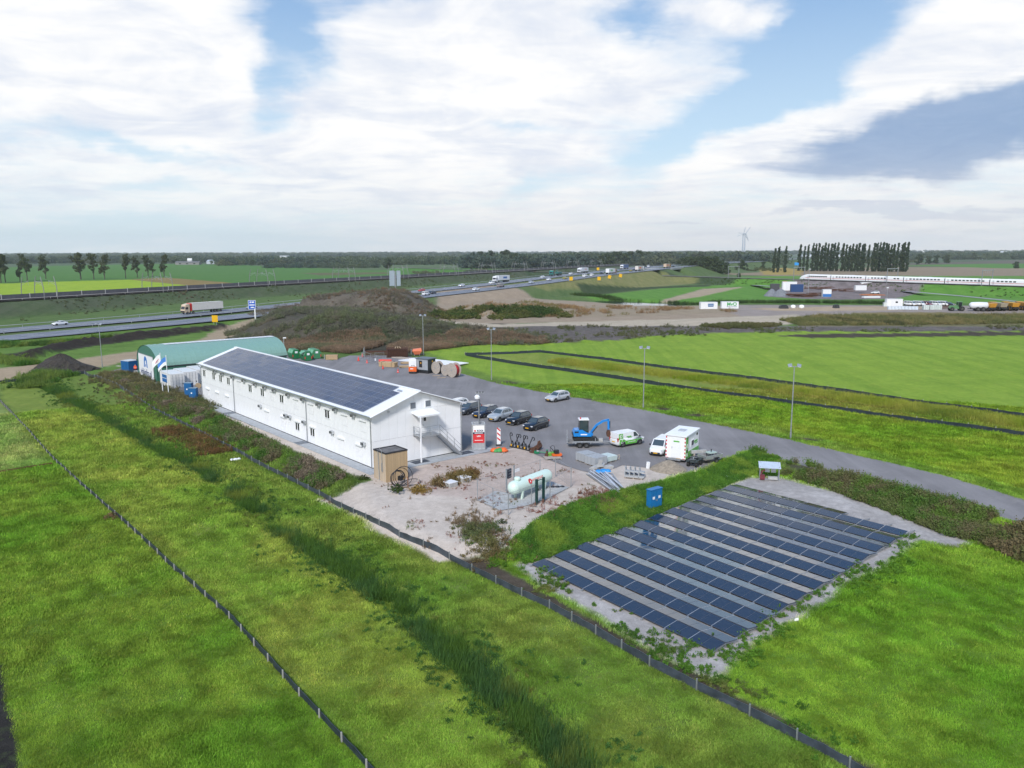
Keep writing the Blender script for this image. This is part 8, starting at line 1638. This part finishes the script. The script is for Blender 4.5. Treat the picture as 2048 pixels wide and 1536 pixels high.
for _px, _py, _s, _l in ((471, 921, .34, 'crumpled white plastic sheet lying in the grass beyond the ditch'), (1449, 957, .28, 'small white scrap lying in the grass near the rear solar row'), (1593, 1243, .10, 'tiny white litter in the grass right of the solar field')):
    _o = thing('plastic_scrap', _l, 'litter', tuple(gt(_px, _py)+np.array([0, 0, .08])), .4); _m = MB(); [_m.lathe([(.02, 0), (_s*k, .02), (_s*k*.7, .2*_s+.1), (.03, .3*_s+.12)], (_s*1.2*i, .2*_s*i, 0), 7) for i, k in ((-1, .8), (0, 1), (1, .7))]; _m.build('sheet', M['white'], _o)
def woods():
    """far belts of trees that read as one mass"""
    rnd = np.random.RandomState(5); pr = []
    for k in range(3):
        cl = [(rnd.normal()*.32, rnd.normal()*.32, rnd.uniform(.25, .8), rnd.uniform(.16, .3)) for _ in range(12)]; pr.append(leaves(cl, 13, .2, rnd))
    def belt(x0, x1, D0, D1, h, n, cols=((62, 78, 66), (88, 98, 74), (66, 80, 74), (96, 98, 72)), gap=.3, freq=.0022):
        D = RS.uniform(D0, D1, n); px = RS.uniform(x0, x1, n); q = np.stack([(px-1024)/F*D, D], 1); k = fbm(q[:, 0]*freq, q[:, 1]*freq*.5, 3, int(D0)) > gap; q = q[k]
        scatter('far_wood', pr, q, h*RS.uniform(.55, 1.25, len(q)), tint(q, list(cols), .004), np.full(len(q), -2.0))
    belt(-300, 2350, 4200, 8600, 22, 7000, gap=.32, freq=.0008); belt(-300, 1500, 2600, 3800, 17, 2600, gap=.42, freq=.002); belt(1780, 2350, 2300, 3600, 18, 900, gap=.3)
    belt(-200, 560, 1850, 2400, 15, 900, gap=.36, freq=.004); belt(930, 1340, 1150, 1700, 19, 900, gap=.2); belt(440, 940, 1500, 1900, 15, 620, gap=.3); belt(1290, 1560, 1350, 1700, 20, 520, gap=.15); belt(1880, 2060, 1980, 2150, 16, 170, gap=.3); belt(540, 760, 1250, 1400, 8, 200, gap=.4); belt(1690, 1830, 1500, 2200, 10, 260, gap=.3)
    belt(830, 1000, 850, 1050, 4, 260, ((84, 92, 66), (104, 104, 80)), .35, .01); belt(1400, 1560, 950, 1250, 5, 200, ((70, 84, 54), (92, 96, 66)), .4, .01)
woods()

# ------------------------------------------------------------------ lettering becomes plain mesh
def letters():
    dg = bpy.context.evaluated_depsgraph_get()
    for o in [o for o in SC.objects if o.type == 'FONT']:
        me = bpy.data.meshes.new_from_object(o.evaluated_get(dg)); n = bpy.data.objects.new('lettering', me); COL.objects.link(n); n.parent = o.parent; n.matrix_local = o.matrix_local.copy(); n.location = o.location; n.rotation_euler = o.rotation_euler; bpy.data.objects.remove(o)
letters()

# ------------------------------------------------------------------ thin autumn haze
def haze():
    m = bpy.data.materials.new('haze_air'); m.use_nodes = True; T = NT(m.node_tree)
    v = T.n('ShaderNodeVolumePrincipled', {'Color': (.95, .975, 1, 1), 'Density': HAZE, 'Anisotropy': .2}); o = T.n('ShaderNodeOutputMaterial'); T.t.links.new(v.outputs[0], o.inputs['Volume'])
    b = MB().box((0, 0, 98), (18500, 18500, 206)).build('haze', m); b['kind'] = 'stuff'
HAZE = 7e-5
haze()
